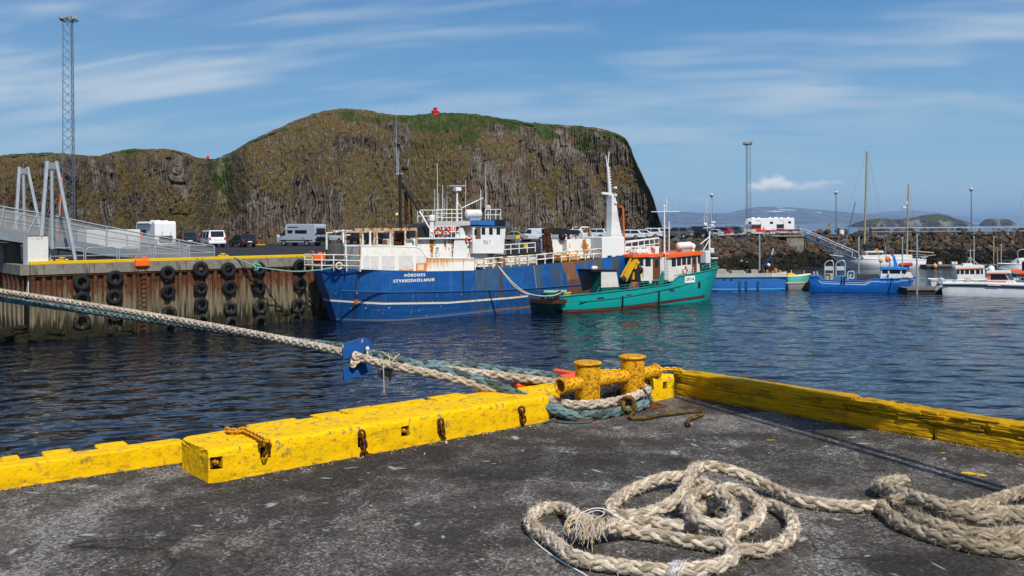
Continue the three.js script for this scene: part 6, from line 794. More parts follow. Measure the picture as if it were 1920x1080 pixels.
  // aft hut
  box3(1128, 549, 1160, 507, -0.9, 1.35, 'winch_hut', tealD); const wp = sxy([[1127, 539], [1160, 538], [1155, 508], [1127, 509]], 1.37); part(t, 'white_panel', prism(wp, 1.36, 1.4), mat(0.68, 0.66, 0.6, { map: grainTex, roughness: 0.6, tile: 2 })); const hp = sxy([[1108, 505], [1157, 506], [1157, 509], [1109, 509]], 1.45); part(t, 'hut_roof', prism(hp, -1.0, 1.45), blackMetal); const ll = sp(1116, 503, 0.8); part(t, 'deck_light', [new THREE.SphereGeometry(0.2, 12, 8).translate(ll.x, ll.y, 0.6), new THREE.SphereGeometry(0.17, 12, 8).translate(ll.x + 0.5, ll.y, 0.4)], whiteP);
  part(t, 'hut_ladder', [beam(sp(1119, 550, 1.5), sp(1124, 539, 1.4), 0.06), beam(sp(1124, 539, 1.4), sp(1132, 540, 1.4), 0.06)], tealP);
  const rl = resample([[1161, 545], [1180, 542.5], [1215, 538], [1250, 533.5]].map(([x, y]) => sp(x, y, 1.8)), 8); railing(t, rl, 0.42, 2, tealP, 0.03);
  // loader crane
  const cz = 1.3, C = (x, y) => sp(x, y, cz), yc = mat(0.70, 0.40, 0.005, { map: grainTex, roughness: 0.4, tile: 1 }), cr = part(t, 'loader_crane', [beam(C(1170, 526), C(1190, 487), 0.3, 0.36), beam(C(1164, 520), C(1183, 485), 0.12, 0.1)], yc); part(cr, 'knuckle_arm', [beam(C(1190, 487), C(1196, 494), 0.28, 0.32), beam(C(1194, 490), C(1187, 524), 0.16, 0.18), beam(C(1204, 505), C(1204, 520), 0.15, 0.2)], yc); part(cr, 'crane_column', [cyl(C(1194, 540), C(1193, 504), 0.4, 0.32, 10), new THREE.SphereGeometry(0.3, 10, 8).translate(...C(1200, 506).toArray())], blackMetal); part(cr, 'slew_motor', [new THREE.SphereGeometry(0.32, 10, 8).translate(...C(1168, 524).toArray())], blackMetal); part(cr, 'rusty_foot', [cyl(C(1188, 543), C(1190, 529), 0.55, 0.3, 14)], mat(0.32, 0.09, 0.05, { map: grainTex, roughness: 0.8, tile: 1 }));
  // wheelhouse
  const cream2 = mat(0.72, 0.70, 0.64, { map: grainTex, roughness: 0.5, tile: 4 }), wz = 1.35; const h1 = box3(1199, 528, 1255, 482, -1.35, wz, 'deckhouse', cream2), yT = G.px(1255, 482, wz).y;
  const wo = sxy([[1254, 528], [1313, 514], [1309, 478], [1254, 483]], wz); const wh = part(t, 'wheelhouse', prism(wo, -1.4, wz + 0.02), cream2);
  const rx = (x, y) => { const p = G.px(x, y, wz + 0.2); return [p.x, p.y]; }, orangeP = mat(0.85, 0.12, 0.008, { roughness: 0.42 }); part(t, 'roof_band', prism([rx(1187, 483), rx(1243, 480.5), rx(1243, 476), rx(1187, 477.5)], -1.55, wz + 0.2), orangeP); const rb2 = part(t, 'roof_band', prism([rx(1252, 483.5), rx(1318, 477), rx(1320, 472.5), rx(1313, 471), rx(1252, 477)], -1.6, wz + 0.22), orangeP);
  const skirt = sp(1247, 480, wz); part(t, 'brown_locker', [span(G.px(1243, 525, 1.2).x, G.px(1250, 525, 1.2).x, G.px(1246, 530, 1.2).y, G.px(1246, 478, 1.2).y, 0.6, 1.2)], mat(0.06, 0.035, 0.025));
  for (const [x0, x1, y0, y1] of [[1197, 1206, 485, 499], [1210, 1220, 484, 500]]) { const p = sp(x0, y1, wz), q = sp(x1, y0, wz); win(h1, p.x, q.x, p.y, q.y, wz); }
  for (const [x0, x1, y0, y1] of [[1259, 1267, 484, 500], [1269, 1276.5, 483, 498.5], [1278.5, 1286, 482, 497], [1288, 1295, 481, 496.5], [1308, 1313, 479, 494]]) { const p = sp(x0, y1, wz), q = sp(x1, y0, wz); win(wh, p.x, q.x, p.y, q.y, wz + 0.02); }
  const brown = mat(0.17, 0.055, 0.02, { map: grainTex, roughness: 0.5, tile: 1 }); for (const [x0, x1, y0, y1, w] of [[1224, 1237, 483, 524, h1], [1297, 1305.5, 480, 513, wh]]) { const p = sp(x0, y1, wz), q = sp(x1, y0, wz), d = part(w, 'door', [span(p.x, q.x, p.y, q.y, wz - 0.03, wz + 0.045)], brown), m = lerp(p.y, q.y, 0.55); part(d, 'pane', [span(lerp(p.x, q.x, 0.25), lerp(p.x, q.x, 0.75), m, lerp(p.y, q.y, 0.92), wz, wz + 0.055)], glass); }
  const lad = (x, y0, y1, z) => { const A = sp(x - 2, y0, z), B = sp(x - 2, y1, z), g = []; for (const d of [0, 0.36]) g.push(cyl(A.clone().add(V(d, 0, 0)), B.clone().add(V(d, 0, 0)), 0.03, 0.03, 5)); for (let i = 0; i < 9; i++) { const p = A.clone().lerp(B, (i + 0.5) / 9); g.push(cyl(p, p.clone().add(V(0.36, 0, 0)), 0.025, 0.025, 5)); } part(t, 'ladder', g, whiteP); }; lad(1250, 527, 474, 1.5);
  part(t, 'exhaust_post', [cyl(sp(1239, 515, 1.0), sp(1238, 446, 1.0), 0.1, 0.09, 8)], mat(0.16, 0.17, 0.17, { metalness: 0.4 })); part(t, 'ventilator', [cyl(sp(1236, 533, 1.3), sp(1236, 514, 1.3), 0.17, 0.17, 12), cyl(sp(1241, 534, 1.3), sp(1241, 511, 1.3), 0.2, 0.2, 12), new THREE.SphereGeometry(0.2, 12, 8).translate(...sp(1241, 511, 1.3).toArray())], tealP);
  box3(1207, 536, 1236, 524, -0.6, 1.0, 'hatch', tealP); part(t, 'capstan', [cyl(sp(1216, 531, 1.25), sp(1220, 528, 1.25), 0.16, 0.16, 10)], whiteP);
  // board with the number
  const nb = canvasTex(256, 192, (c, W, h) => { c.fillStyle = '#eceae4'; c.fillRect(0, 0, W, h); c.fillStyle = '#101010'; c.font = 'bold 112px sans-serif'; c.textAlign = 'center'; c.save(); c.translate(W / 2, 138); c.scale(0.86, 1.15); c.fillText('2914', 0, 0); c.restore(); }), n0 = sp(1283.5, 530.5, 1.9), n1 = sp(1302, 517, 1.9); const ng = planeUV(box(n1.x - n0.x, n1.y - n0.y, 0.03), -(n1.x - n0.x) / 2, (n1.x - n0.x) / 2, -(n1.y - n0.y) / 2, (n1.y - n0.y) / 2); { const tn = (n0.x + n1.x) / 2, u0 = clamp((tn - 0.6) / (xt - 0.6)), z0 = H.hb(u0, 0.9), sl = (H.hb(u0 + 0.02, 0.9) - H.hb(u0 - 0.02, 0.9)) / (0.04 * (xt - 0.6)); ng.rotateY(-Math.atan(sl)).translate(tn, (n0.y + n1.y) / 2, z0 + 0.04); }; part(t, 'number_board', ng, new THREE.MeshStandardMaterial({ map: nb, roughness: 0.5 }));
  const nm = canvasTex(256, 48, (c, W, h) => { c.fillStyle = '#0a7f74'; c.fillRect(0, 0, W, h); c.fillStyle = '#dfe9e6'; c.font = 'bold 34px sans-serif'; c.textAlign = 'center'; c.fillText('STYKKISHÓLMUR', W / 2, 36); }); const sg = planeUV(box(1.9, 0.26, 0.05), -0.95, 0.95, -0.13, 0.13); const sq = sp(1041, 546, 0.0); sg.rotateY(-0.5).translate(sq.x, sq.y, sq.z); part(t, 'stern_name_board', sg, new THREE.MeshStandardMaterial({ map: nm, roughness: 0.5 }));
  // roof gear and masts
  const R = (x, y, z = 0) => sp(x, y, z); const raft0 = R(1273, 461, 0.5), raft1 = R(1293, 459.5, 0.5); part(t, 'liferaft_canister', [cyl(raft0, raft1, 0.32, 0.32, 14), new THREE.SphereGeometry(0.32, 12, 8).scale(0.6, 1, 1).translate(raft0.x, raft0.y, 0.5), new THREE.SphereGeometry(0.32, 12, 8).scale(0.6, 1, 1).translate(raft1.x, raft1.y, 0.5)], whiteP); part(t, 'raft_cradle', [box(1.2, 0.3, 0.5, (raft0.x + raft1.x) / 2, raft0.y - 0.45, 0.5)], galv); const dm = R(1299, 462, 0.3); part(t, 'satellite_dome', [new THREE.SphereGeometry(0.26, 14, 10).scale(1, 1.15, 1).translate(dm.x, dm.y, dm.z), cyl(dm, dm.clone().add(V(0, -0.5, 0)), 0.15)], whiteP);
  part(t, 'roof_rail', [pipe([R(1190, 476, 1.2), R(1190, 465, 1.2), R(1222, 462, 1.2), R(1236, 462, 1.2)], 0.04, 6), pipe([R(1200, 476, 1.2), R(1200, 464, 1.2)], 0.04, 6), pipe([R(1211, 476, 1.2), R(1212, 463, 1.2)], 0.04, 6)], whiteP); part(t, 'roof_locker', [rbox(1.5, 0.45, 1.2, 0.2, R(1197, 472).x, R(1197, 472).y, 0)], whiteP);
  const mA = part(t, 'signal_mast', [cyl(R(1246, 476, 0), R(1245.5, 386, 0), 0.09, 0.06, 8), beam(R(1221, 397, 0), R(1274, 396.5, 0), 0.09, 0.07), cyl(R(1250, 396, 0), R(1249.5, 372, 0), 0.05, 0.04, 5)], whiteP); part(mA, 'whip_antenna', [cyl(R(1273, 398, 0), R(1276.5, 353, 0), 0.014, 0.01, 4), cyl(R(1273, 398, 0), R(1273, 470, 0), 0.014, 0.014, 4)], galv); part(mA, 'navigation_light', [cyl(R(1245, 388, 0), R(1245, 384, 0), 0.12, 0.12, 8), cyl(R(1254.5, 470, 0.6), R(1254.5, 415, 0.6), 0.06, 0.06, 6)], whiteP);
  const mB = part(t, 'radar_mast', [cyl(R(1330.5, 508, 0), R(1330, 434, 0), 0.1, 0.08, 8), cyl(R(1313, 458, 0.2), R(1330, 444, 0), 0.05, 0.05, 6), cyl(R(1318, 470, 0.2), R(1330, 450, 0), 0.04, 0.04, 6), cyl(R(1326, 434, 0), R(1325, 378, 0), 0.03, 0.02, 5), cyl(R(1321, 424, 0), R(1320.5, 400, 0), 0.03, 0.02, 5), cyl(R(1334, 424, 0), R(1334, 372, 0), 0.02, 0.015, 5), beam(R(1319, 428, 0), R(1340, 425, 0), 0.08, 0.06)], whiteP); part(mB, 'radar', [rbox(0.45, 0.2, 0.3, 0.08, R(1337, 417).x, R(1337, 417).y, 0), rbox(0.3, 0.25, 0.3, 0.08, R(1335, 423).x, R(1335, 423).y, 0)], whiteP); part(mB, 'radar', [new THREE.SphereGeometry(0.18, 12, 8).translate(...R(1322, 421).toArray())], whiteP);
  part(t, 'bow_equipment', [rbox(0.7, 1.2, 0.8, 0.1, R(1322, 482).x, R(1322, 482).y, 0), rbox(0.5, 0.5, 0.5, 0.1, R(1333, 470).x, R(1333, 470).y, 0), box(0.9, 0.12, 0.5, R(1337, 484).x, R(1337, 484).y, 0)], mat(0.62, 0.64, 0.66, { roughness: 0.5 }));
  const bw = resample([sp(1316, 510, 1.55), sp(1330, 506, 1.0), sp(1344, 502, 0.05), sp(1340, 500, -0.9)], 6); railing(t, bw, 0.55, 2, tealP, 0.04); part(t, 'anchor_winch', [rbox(1.0, 0.5, 1.0, 0.1, R(1322, 507).x, R(1322, 507).y, 0)], blackMetal);
  const sr = resample([sp(1270, 519, 1.75), sp(1280, 517, 1.75), sp(1300, 512, 1.7)], 3); railing(t, sr, 0.5, 1, whiteP, 0.025);
  lifebuoy(G, 1284.5, 507, wz + 0.1, 0.3, 'orange and white lifebuoy on the green boat wheelhouse side'); lifebuoy(G, 1223, 467, 1.1, 0.28, 'orange lifebuoy on the green boat roof rail', 0.9);
}

// ================================================================== VEHICLES AND PEOPLE
const tyreM = mat(0.015, 0.015, 0.015, { roughness: 0.85 }), rimM = mat(0.45, 0.46, 0.47, { metalness: 0.6, roughness: 0.35 }), redLamp = mat(0.45, 0.012, 0.012, { roughness: 0.2 }), lampM = mat(0.7, 0.72, 0.74, { roughness: 0.15 }), plastic = mat(0.03, 0.03, 0.032, { roughness: 0.6 }), plateM = mat(0.7, 0.7, 0.68);
const carGlass = mat(0.012, 0.016, 0.02, { roughness: 0.05 });
const SIL = {
  suv: { L: 4.7, H: 1.8, W: 1.86, r: 0.37, out: [[0, 0.28], [0, 0.5], [0.03, 0.585], [0.25, 0.64], [0.37, 0.95], [0.43, 1], [0.9, 0.985], [0.975, 0.68], [1, 0.6], [1, 0.3], [0.96, 0.24], [0.04, 0.24]], win: [[0.29, 0.66], [0.385, 0.93], [0.87, 0.93], [0.93, 0.69]], rear: [[0.918, 0.95], [0.972, 0.69]], front: [[0.27, 0.65], [0.37, 0.945]] },
  hatch: { L: 4.1, H: 1.48, W: 1.74, r: 0.31, out: [[0, 0.25], [0, 0.48], [0.03, 0.57], [0.24, 0.64], [0.4, 0.96], [0.5, 1], [0.84, 0.96], [0.985, 0.66], [1, 0.55], [1, 0.28], [0.96, 0.2], [0.04, 0.2]], win: [[0.29, 0.655], [0.42, 0.93], [0.82, 0.91], [0.93, 0.67]], rear: [[0.86, 0.945], [0.98, 0.675]], front: [[0.26, 0.65], [0.4, 0.955]] },
  wagon: { L: 4.7, H: 1.5, W: 1.78, r: 0.32, out: [[0, 0.25], [0, 0.47], [0.03, 0.55], [0.26, 0.62], [0.38, 0.95], [0.46, 1], [0.86, 0.97], [0.97, 0.66], [1, 0.56], [1, 0.28], [0.96, 0.2], [0.04, 0.2]], win: [[0.3, 0.64], [0.4, 0.92], [0.84, 0.91], [0.92, 0.66]], rear: [[0.875, 0.95], [0.965, 0.675]], front: [[0.27, 0.63], [0.38, 0.945]] },
  sedan: { L: 4.7, H: 1.46, W: 1.8, r: 0.32, out: [[0, 0.25], [0, 0.48], [0.04, 0.56], [0.28, 0.63], [0.4, 0.94], [0.48, 1], [0.66, 0.99], [0.84, 0.68], [0.97, 0.64], [1, 0.58], [1, 0.28], [0.96, 0.2], [0.04, 0.2]], win: [[0.32, 0.65], [0.42, 0.92], [0.66, 0.92], [0.79, 0.67]], rear: [[0.68, 0.965], [0.83, 0.7]], front: [[0.29, 0.64], [0.4, 0.935]] },
  van: { L: 5.1, H: 1.95, W: 1.92, r: 0.34, out: [[0, 0.25], [0, 0.42], [0.03, 0.5], [0.15, 0.58], [0.29, 0.95], [0.36, 1], [0.95, 0.99], [0.985, 0.62], [1, 0.5], [1, 0.26], [0.97, 0.2], [0.03, 0.2]], win: [[0.19, 0.6], [0.3, 0.91], [0.93, 0.91], [0.945, 0.6]], rear: [[0.957, 0.94], [0.985, 0.62]], front: [[0.165, 0.6], [0.29, 0.94]] },
  panel: { L: 4.6, H: 1.85, W: 1.8, r: 0.32, out: [[0, 0.25], [0, 0.44], [0.03, 0.53], [0.18, 0.6], [0.32, 0.95], [0.4, 1], [0.97, 0.985], [0.99, 0.62], [1, 0.5], [1, 0.26], [0.97, 0.2], [0.03, 0.2]], win: [[0.21, 0.62], [0.33, 0.91], [0.46, 0.91], [0.46, 0.62]], rear: [[0.972, 0.9], [0.99, 0.62]], front: [[0.19, 0.61], [0.32, 0.94]] },
  camper: { L: 6.0, H: 2.62, W: 2.05, r: 0.35, out: [[0, 0.18], [0, 0.33], [0.03, 0.4], [0.1, 0.46], [0.2, 0.74], [0.235, 0.97], [0.3, 1], [0.985, 0.985], [1, 0.9], [1, 0.2], [0.97, 0.15], [0.03, 0.15]], win: [[0.12, 0.48], [0.205, 0.73], [0.24, 0.73], [0.24, 0.48]], rear: [[1.0, 0.8], [1.0, 0.52]], front: [[0.105, 0.47], [0.2, 0.74]] },
  pickup: { L: 5.6, H: 1.85, W: 1.95, r: 0.4, out: [[0, 0.3], [0, 0.55], [0.04, 0.62], [0.26, 0.66], [0.34, 0.95], [0.4, 1], [0.58, 0.99], [0.62, 0.66], [1, 0.66], [1, 0.32], [0.96, 0.26], [0.04, 0.26]], win: [[0.285, 0.68], [0.36, 0.93], [0.56, 0.93], [0.59, 0.69]], rear: [[0.585, 0.94], [0.615, 0.7]], front: [[0.27, 0.67], [0.34, 0.945]] },
};
function vehicle(type, rgb, px, py, yaw, label, cat, o = {}) {
  const d = SIL[type], s = o.scale ?? 1, L = d.L * s * (o.long ?? 1), H = d.H * s, W = d.W * s, t = thing(o.name ?? 'parked_car', label, cat, 'vehicles parked behind the harbour'), p = ground(px, py, FAR); t.position.copy(p); t.rotation.y = yaw;
  const P = (l) => l.map(([x, y]) => [(x - 0.5) * L, y * H]), paint = mat(...rgb, { roughness: 0.32, clearcoat: 0.6, clearcoatRoughness: 0.1 }), lowM = o.low ? mat(...o.low, { roughness: 0.4 }) : null;
  const g = prism(P(d.out), -W / 2, W / 2, 0.07 * s), pos = g.attributes.position; for (let i = 0; i < pos.count; i++) { const y = pos.getY(i) / H; if (y > 0.6) pos.setZ(i, pos.getZ(i) * (1 - 0.16 * (y - 0.6) / 0.4 * (type === 'camper' ? 0.35 : 1))); } g.computeVertexNormals();
  part(t, 'body', g, paint); if (lowM) part(t, 'lower_trim', [span(-L / 2 - 0.01, L / 2 + 0.01, 0.2 * H, 0.36 * H, -W / 2 - 0.012, W / 2 + 0.012)], lowM);
  const tilt = (y) => W / 2 * (1 - (y / H > 0.6 ? 0.16 * (y / H - 0.6) / 0.4 * (type === 'camper' ? 0.35 : 1) : 0));
  const ys = d.win.map((q) => q[1] * H), zo = tilt((Math.min(...ys) + Math.max(...ys)) / 2); const lean = Math.atan2(tilt(Math.min(...ys)) - tilt(Math.max(...ys)), Math.max(...ys) - Math.min(...ys)), ym = (Math.min(...ys) + Math.max(...ys)) / 2;
  const wins = o.windows ?? 2; for (const sd of [1, -1]) { const x0 = Math.min(...d.win.map((q) => q[0])), x1 = Math.max(...d.win.map((q) => q[0])); const pts = P(d.win).map(([x, y]) => [x, y - ym]); const sg = prism(pts, -0.015, 0.015).rotateX(-sd * lean).translate(0, ym, sd * (zo + 0.002)); part(t, 'side_window', sg, carGlass); if (wins > 1) for (let k = 1; k < wins; k++) { const x = (lerp(x0, x1, k / wins) - 0.5) * L; part(t, 'pillar', [box(0.08 * s, Math.max(...ys) - Math.min(...ys) + 0.02, 0.04, 0, 0, 0).rotateX(-sd * lean).translate(x, ym, sd * (zo + 0.006))], paint); } }
  const quad = (a, b, w, off) => { const [x0, y0] = P([a])[0], [x1, y1] = P([b])[0], c = Math.hypot(x1 - x0, y1 - y0), ang = Math.atan2(y1 - y0, x1 - x0); return box(c, 0.03, w).rotateZ(ang).translate((x0 + x1) / 2 + off, (y0 + y1) / 2, 0); };
  part(t, 'rear_window', [quad(d.rear[0], d.rear[1], W * 0.74, 0.03)], carGlass); part(t, 'windscreen', [quad(d.front[0], d.front[1], W * 0.8, -0.03)], carGlass);
  for (const sd of [1, -1]) { part(t, 'taillight', [box(0.1, H * 0.14, W * 0.1, L / 2 - 0.02, H * 0.52, sd * W * 0.43)], redLamp); part(t, 'headlight', [box(0.12, H * 0.09, W * 0.16, -L / 2 + 0.05, H * 0.46, sd * W * 0.38)], lampM); part(t, 'mirror', [rbox(0.1, 0.16, 0.2, 0.04, (d.win[0][0] - 0.47) * L, d.win[0][1] * H + 0.08, sd * (W / 2 + 0.09))], plastic); }
  part(t, 'bumper', [rbox(0.16, H * 0.13, W * 0.96, 0.05, L / 2 - 0.01, H * 0.29, 0)], o.low ? lowM : o.darkBumper ? plastic : paint); part(t, 'number_plate', [box(0.02, 0.11, 0.5, L / 2 + 0.02, H * 0.42, 0)], plateM);
  const r = d.r * s; for (const x of [-0.31, 0.29]) for (const sd of [1, -1]) { part(t, 'wheel_arch', [cyl(V(x * L, r * 1.02, sd * (W / 2 - 0.22)), V(x * L, r * 1.02, sd * (W / 2 + 0.004)), r * 1.16, r * 1.16, 20)], plastic); const w = part(t, 'wheel', [cyl(V(x * L, r, sd * (W / 2 - 0.2)), V(x * L, r, sd * (W / 2 + 0.012)), r, r, 22)], tyreM); part(w, 'rim', [cyl(V(x * L, r, sd * (W / 2)), V(x * L, r, sd * (W / 2 + 0.022)), r * 0.62, r * 0.55, 14)], rimM); }
  return { t, L, H, W, paint };
}
{
  const white = [0.74, 0.75, 0.76], dark = [0.012, 0.014, 0.018], silver = [0.34, 0.37, 0.40];
  vehicle('van', white, 397, 463.5, -1.02, 'white passenger van with dark rear windows beside the ramp foot', 'van', { windows: 3 });
  vehicle('wagon', dark, 455, 463, -0.95, 'black estate car parked next to the white passenger van', 'car', { windows: 2 });
  vehicle('suv', dark, 351, 463, -1.1, 'black car half hidden between the motorhome and the white passenger van', 'car');
  const cv = vehicle('camper', [0.36, 0.40, 0.45], 565, 461, -0.52, 'silver grey high-roof camper van in front of the basalt hill', 'camper van', { windows: 1, darkBumper: true });
  for (const sd of [1]) { for (const [a, b] of [[0.28, 0.43], [0.48, 0.79]]) win(cv.t, (a - 0.5) * cv.L, (b - 0.5) * cv.L, cv.H * 0.55, cv.H * 0.72, cv.W / 2 * 0.965, rubber, 0.04); part(cv.t, 'roof_stripe', [span((0.3 - 0.5) * cv.L, (0.56 - 0.5) * cv.L, cv.H * 0.82, cv.H * 0.87, cv.W / 2 * 0.94, cv.W / 2 * 0.965)], plastic); part(cv.t, 'side_moulding', [span(-0.42 * cv.L, 0.44 * cv.L, cv.H * 0.24, cv.H * 0.28, cv.W / 2 - 0.01, cv.W / 2 + 0.02)], plastic); part(cv.t, 'service_hatch', [span(0.17 * cv.L, 0.235 * cv.L, cv.H * 0.3, cv.H * 0.4, cv.W / 2 - 0.01, cv.W / 2 + 0.012)], mat(0.22, 0.25, 0.29)); }
  part(cv.t, 'rear_rack', [pipe([V(cv.L / 2 + 0.25, 0.6, -0.7), V(cv.L / 2 + 0.25, 1.9, -0.7), V(cv.L / 2 + 0.25, 1.9, 0.2), V(cv.L / 2 + 0.25, 0.6, 0.2)], 0.03, 5), box(0.3, 0.06, 1.5, cv.L / 2 + 0.2, 0.7, 0), box(0.3, 0.06, 1.5, cv.L / 2 + 0.2, 1.1, 0)], blackMetal);
  vehicle('suv', white, 637, 457, -0.85, 'white off-road car with red tail lights between camper van and blue ship', 'car');
  vehicle('suv', dark, 680, 459, -0.7, 'black off-road car seen through the rusty frame of the blue ship', 'car', { scale: 1.05 });
  vehicle('sedan', dark, 722, 459, -0.7, 'black saloon car behind the rusty frame of the blue ship', 'car');
  vehicle('sedan', [0.30, 0.29, 0.26], 966, 453, -0.5, 'grey-beige saloon car just right of the blue ship wheelhouse', 'car');
  vehicle('panel', [0.62, 0.66, 0.72], 1003, 453, -0.42, 'pale panel van between the beige saloon and the ship crane', 'van', { windows: 1, long: 0.95 });
  vehicle('hatch', [0.5, 0.52, 0.56], 1046, 452, -0.7, 'pale hatchback behind the ship crane', 'car'); vehicle('suv', [0.62, 0.63, 0.65], 1075, 450, -0.6, 'white and red off-road car behind the hatch frame of the blue ship', 'car', { low: [0.4, 0.05, 0.05], scale: 0.9 });
  vehicle('suv', white, 1118, 448, -0.6, 'white off-road car just left of the ship fore mast', 'car', { scale: 0.92 }); vehicle('wagon', [0.14, 0.012, 0.016], 1139, 447.5, -0.4, 'dark red estate car behind the ship fore mast', 'car');
  vehicle('wagon', [0.70, 0.73, 0.75], 1180, 449, -0.5, 'white estate car just right of the orange pipe', 'car'); vehicle('hatch', white, 1201, 447.5, -0.5, 'small white hatchback behind the white estate car', 'car'); vehicle('suv', white, 1219, 447.5, -0.55, 'white sport utility car with red tail light at the cliff end', 'car', { scale: 0.95 });
  vehicle('suv', [0.55, 0.57, 0.58], 1243, 447, -0.6, 'silver off-road car behind the signal mast of the green boat', 'car', { scale: 0.95 }); vehicle('suv', [0.10, 0.095, 0.085], 1270, 447.5, -0.55, 'dark grey-brown off-road car right of the signal mast', 'car', { scale: 1.02 });
  vehicle('hatch', white, 1291, 446.5, -0.3, 'small white car between two dark off-road cars', 'car', { scale: 0.9 }); vehicle('suv', [0.010, 0.011, 0.014], 1305, 446.5, -0.5, 'black boxy off-road car on the breakwater', 'car', { scale: 1.08 });
  vehicle('hatch', [0.40, 0.44, 0.50], 1332, 446, -0.5, 'light blue-grey car behind the radar mast of the green boat', 'car'); vehicle('suv', [0.42, 0.014, 0.016], 1348, 445, -0.6, 'red off-road car with silver lower body', 'car', { low: [0.55, 0.56, 0.57] });
  vehicle('suv', [0.03, 0.06, 0.055], 1367, 444.5, -0.45, 'dark green off-road car with beige lower body', 'car', { low: [0.42, 0.40, 0.33], scale: 1.05 }); vehicle('pickup', [0.62, 0.60, 0.52], 1388, 443, -0.35, 'cream pickup beside the light tower', 'pickup');
  const camperTruck = (rgb, px, py, label, Lc, s) => { const { t, L, H, W } = vehicle('pickup', rgb, px, py, -0.12, label, 'truck camper', { name: 'truck_camper', scale: 1.12, darkBumper: true, low: [0.5, 0.5, 0.5] }), c = mat(0.80, 0.80, 0.79, { roughness: 0.35 }), b0 = H * 0.52, top = 3.25 * s; const body = part(t, 'camper_body', prism([[-0.36 * L, H * 1.03], [-0.33 * L, top - 0.12], [-0.2 * L, top], [Lc - 0.15, top + 0.06], [Lc, top - 0.1], [Lc, b0], [0.1 * L, b0], [0.1 * L, H * 1.02]], -1.15, 1.15, 0.06), c); for (const x of [-0.22 * L, Lc - 0.9]) win(body, x - 0.28, x + 0.28, top - 1.05, top - 0.6, 1.15); part(body, 'swoosh_stripe', tube([V(-0.05 * L, top - 0.3, 1.16), V(0.08 * L, top - 0.6, 1.16), V(0.1 * L, top - 1.0, 1.16), V(-0.05 * L, top - 1.35, 1.16)], 0.035, 24, 5), mat(0.3, 0.22, 0.18)); part(body, 'roof_vent', [rbox(0.5, 0.15, 0.5, 0.05, 0.05 * L, top + 0.1, 0), rbox(0.7, 0.2, 0.6, 0.06, -0.12 * L, top + 0.09, 0.2), rbox(0.4, 0.18, 0.4, 0.05, Lc - 1, top + 0.12, 0)], c); };
  camperTruck([0.55, 0.012, 0.014], 1419, 442.5, 'red pickup truck carrying a large white camper body', 3.4, 1); camperTruck([0.20, 0.012, 0.02], 1462, 441, 'dark red pickup truck with a white camper body behind the gangway rail', 2.6, 1.02);
  // motorhome and trailer on the left
  const mp = ground(292, 466, FAR), mh = thing('motorhome', 'white motorhome with rounded roof behind the boarding ramp', 'motorhome'); mh.position.copy(mp); mh.rotation.y = -0.92; const wb = mat(0.78, 0.78, 0.77, { roughness: 0.35 });
  const body = part(mh, 'camper_body', prism([[-2.9, 0.7], [-3.3, 1.4], [-3.6, 2.2], [-3.3, 2.75], [-2.6, 2.95], [3.2, 2.95], [3.42, 2.7], [3.4, 0.5], [-2.6, 0.5]], -1.12, 1.12, 0.09), wb); part(mh, 'cab', prism([[-3.9, 0.4], [-3.9, 1.0], [-3.5, 1.2], [-2.95, 1.9], [-2.4, 1.9], [-2.4, 0.4]], -0.98, 0.98, 0.05), wb); win(body, -1.2, 0.4, 1.5, 2.05, 1.13); win(body, -2.6, -1.7, 1.6, 2.0, 1.13); part(body, 'awning', [cyl(V(-2.6, 2.75, 1.2), V(2.2, 2.75, 1.2), 0.11, 0.11, 8)], whiteP);
  const rk = part(mh, 'bicycle_rack', [pipe([V(3.55, 0.7, -0.5), V(3.6, 1.9, -0.5)], 0.025, 5), pipe([V(3.55, 0.7, 0.4), V(3.6, 1.9, 0.4)], 0.025, 5), box(0.2, 0.04, 1.4, 3.55, 0.9, 0), box(0.2, 0.04, 1.4, 3.55, 1.15, 0), box(0.2, 0.04, 1.4, 3.55, 1.4, 0)], plastic); for (const sd of [1, -1]) { part(mh, 'taillight', [box(0.06, 0.3, 0.14, 3.42, 0.75, sd * 0.95)], redLamp); for (const x of [-2.6, 2.0]) { const w = part(mh, 'wheel', [cyl(V(x, 0.35, sd * 0.85), V(x, 0.35, sd * 1.08), 0.35, 0.35, 18)], tyreM); part(w, 'rim', [cyl(V(x, 0.35, sd * 1.0), V(x, 0.35, sd * 1.1), 0.2, 0.2, 12)], rimM); } } part(body, 'roof_vent', [rbox(0.5, 0.14, 0.5, 0.05, -1, 3.02, 0), rbox(0.6, 0.14, 0.5, 0.05, 1.4, 3.02, 0.2), rbox(0.8, 0.1, 0.6, 0.04, 2.4, 3.0, -0.2)], whiteP);
  const tq = fA.px(160, 474, -11), tq1 = fA.px(262, 474, -11), tr = thing('box_trailer', 'long white box trailer standing behind the boarding ramp', 'trailer', null, fA), tl = tq1.x - tq.x; part(tr, 'box', [rbox(tl, 1.5, 2.3, 0.05, (tq.x + tq1.x) / 2, FAR + 1.42, -12)], mat(0.70, 0.70, 0.68, { map: grainTex, roughness: 0.5, tile: 3 })); for (let i = 0; i < 9; i++) part(tr, 'side_rib', [box(0.06, 1.42, 0.05, tq.x + (i + 0.5) * tl / 9, FAR + 1.42, -10.83)], whiteP); for (const x of [tq.x + 1.2, tq1.x - 1.2]) part(tr, 'wheel', [cyl(V(x, FAR + 0.38, -11.1), V(x, FAR + 0.38, -10.85), 0.38, 0.38, 16)], tyreM);
}
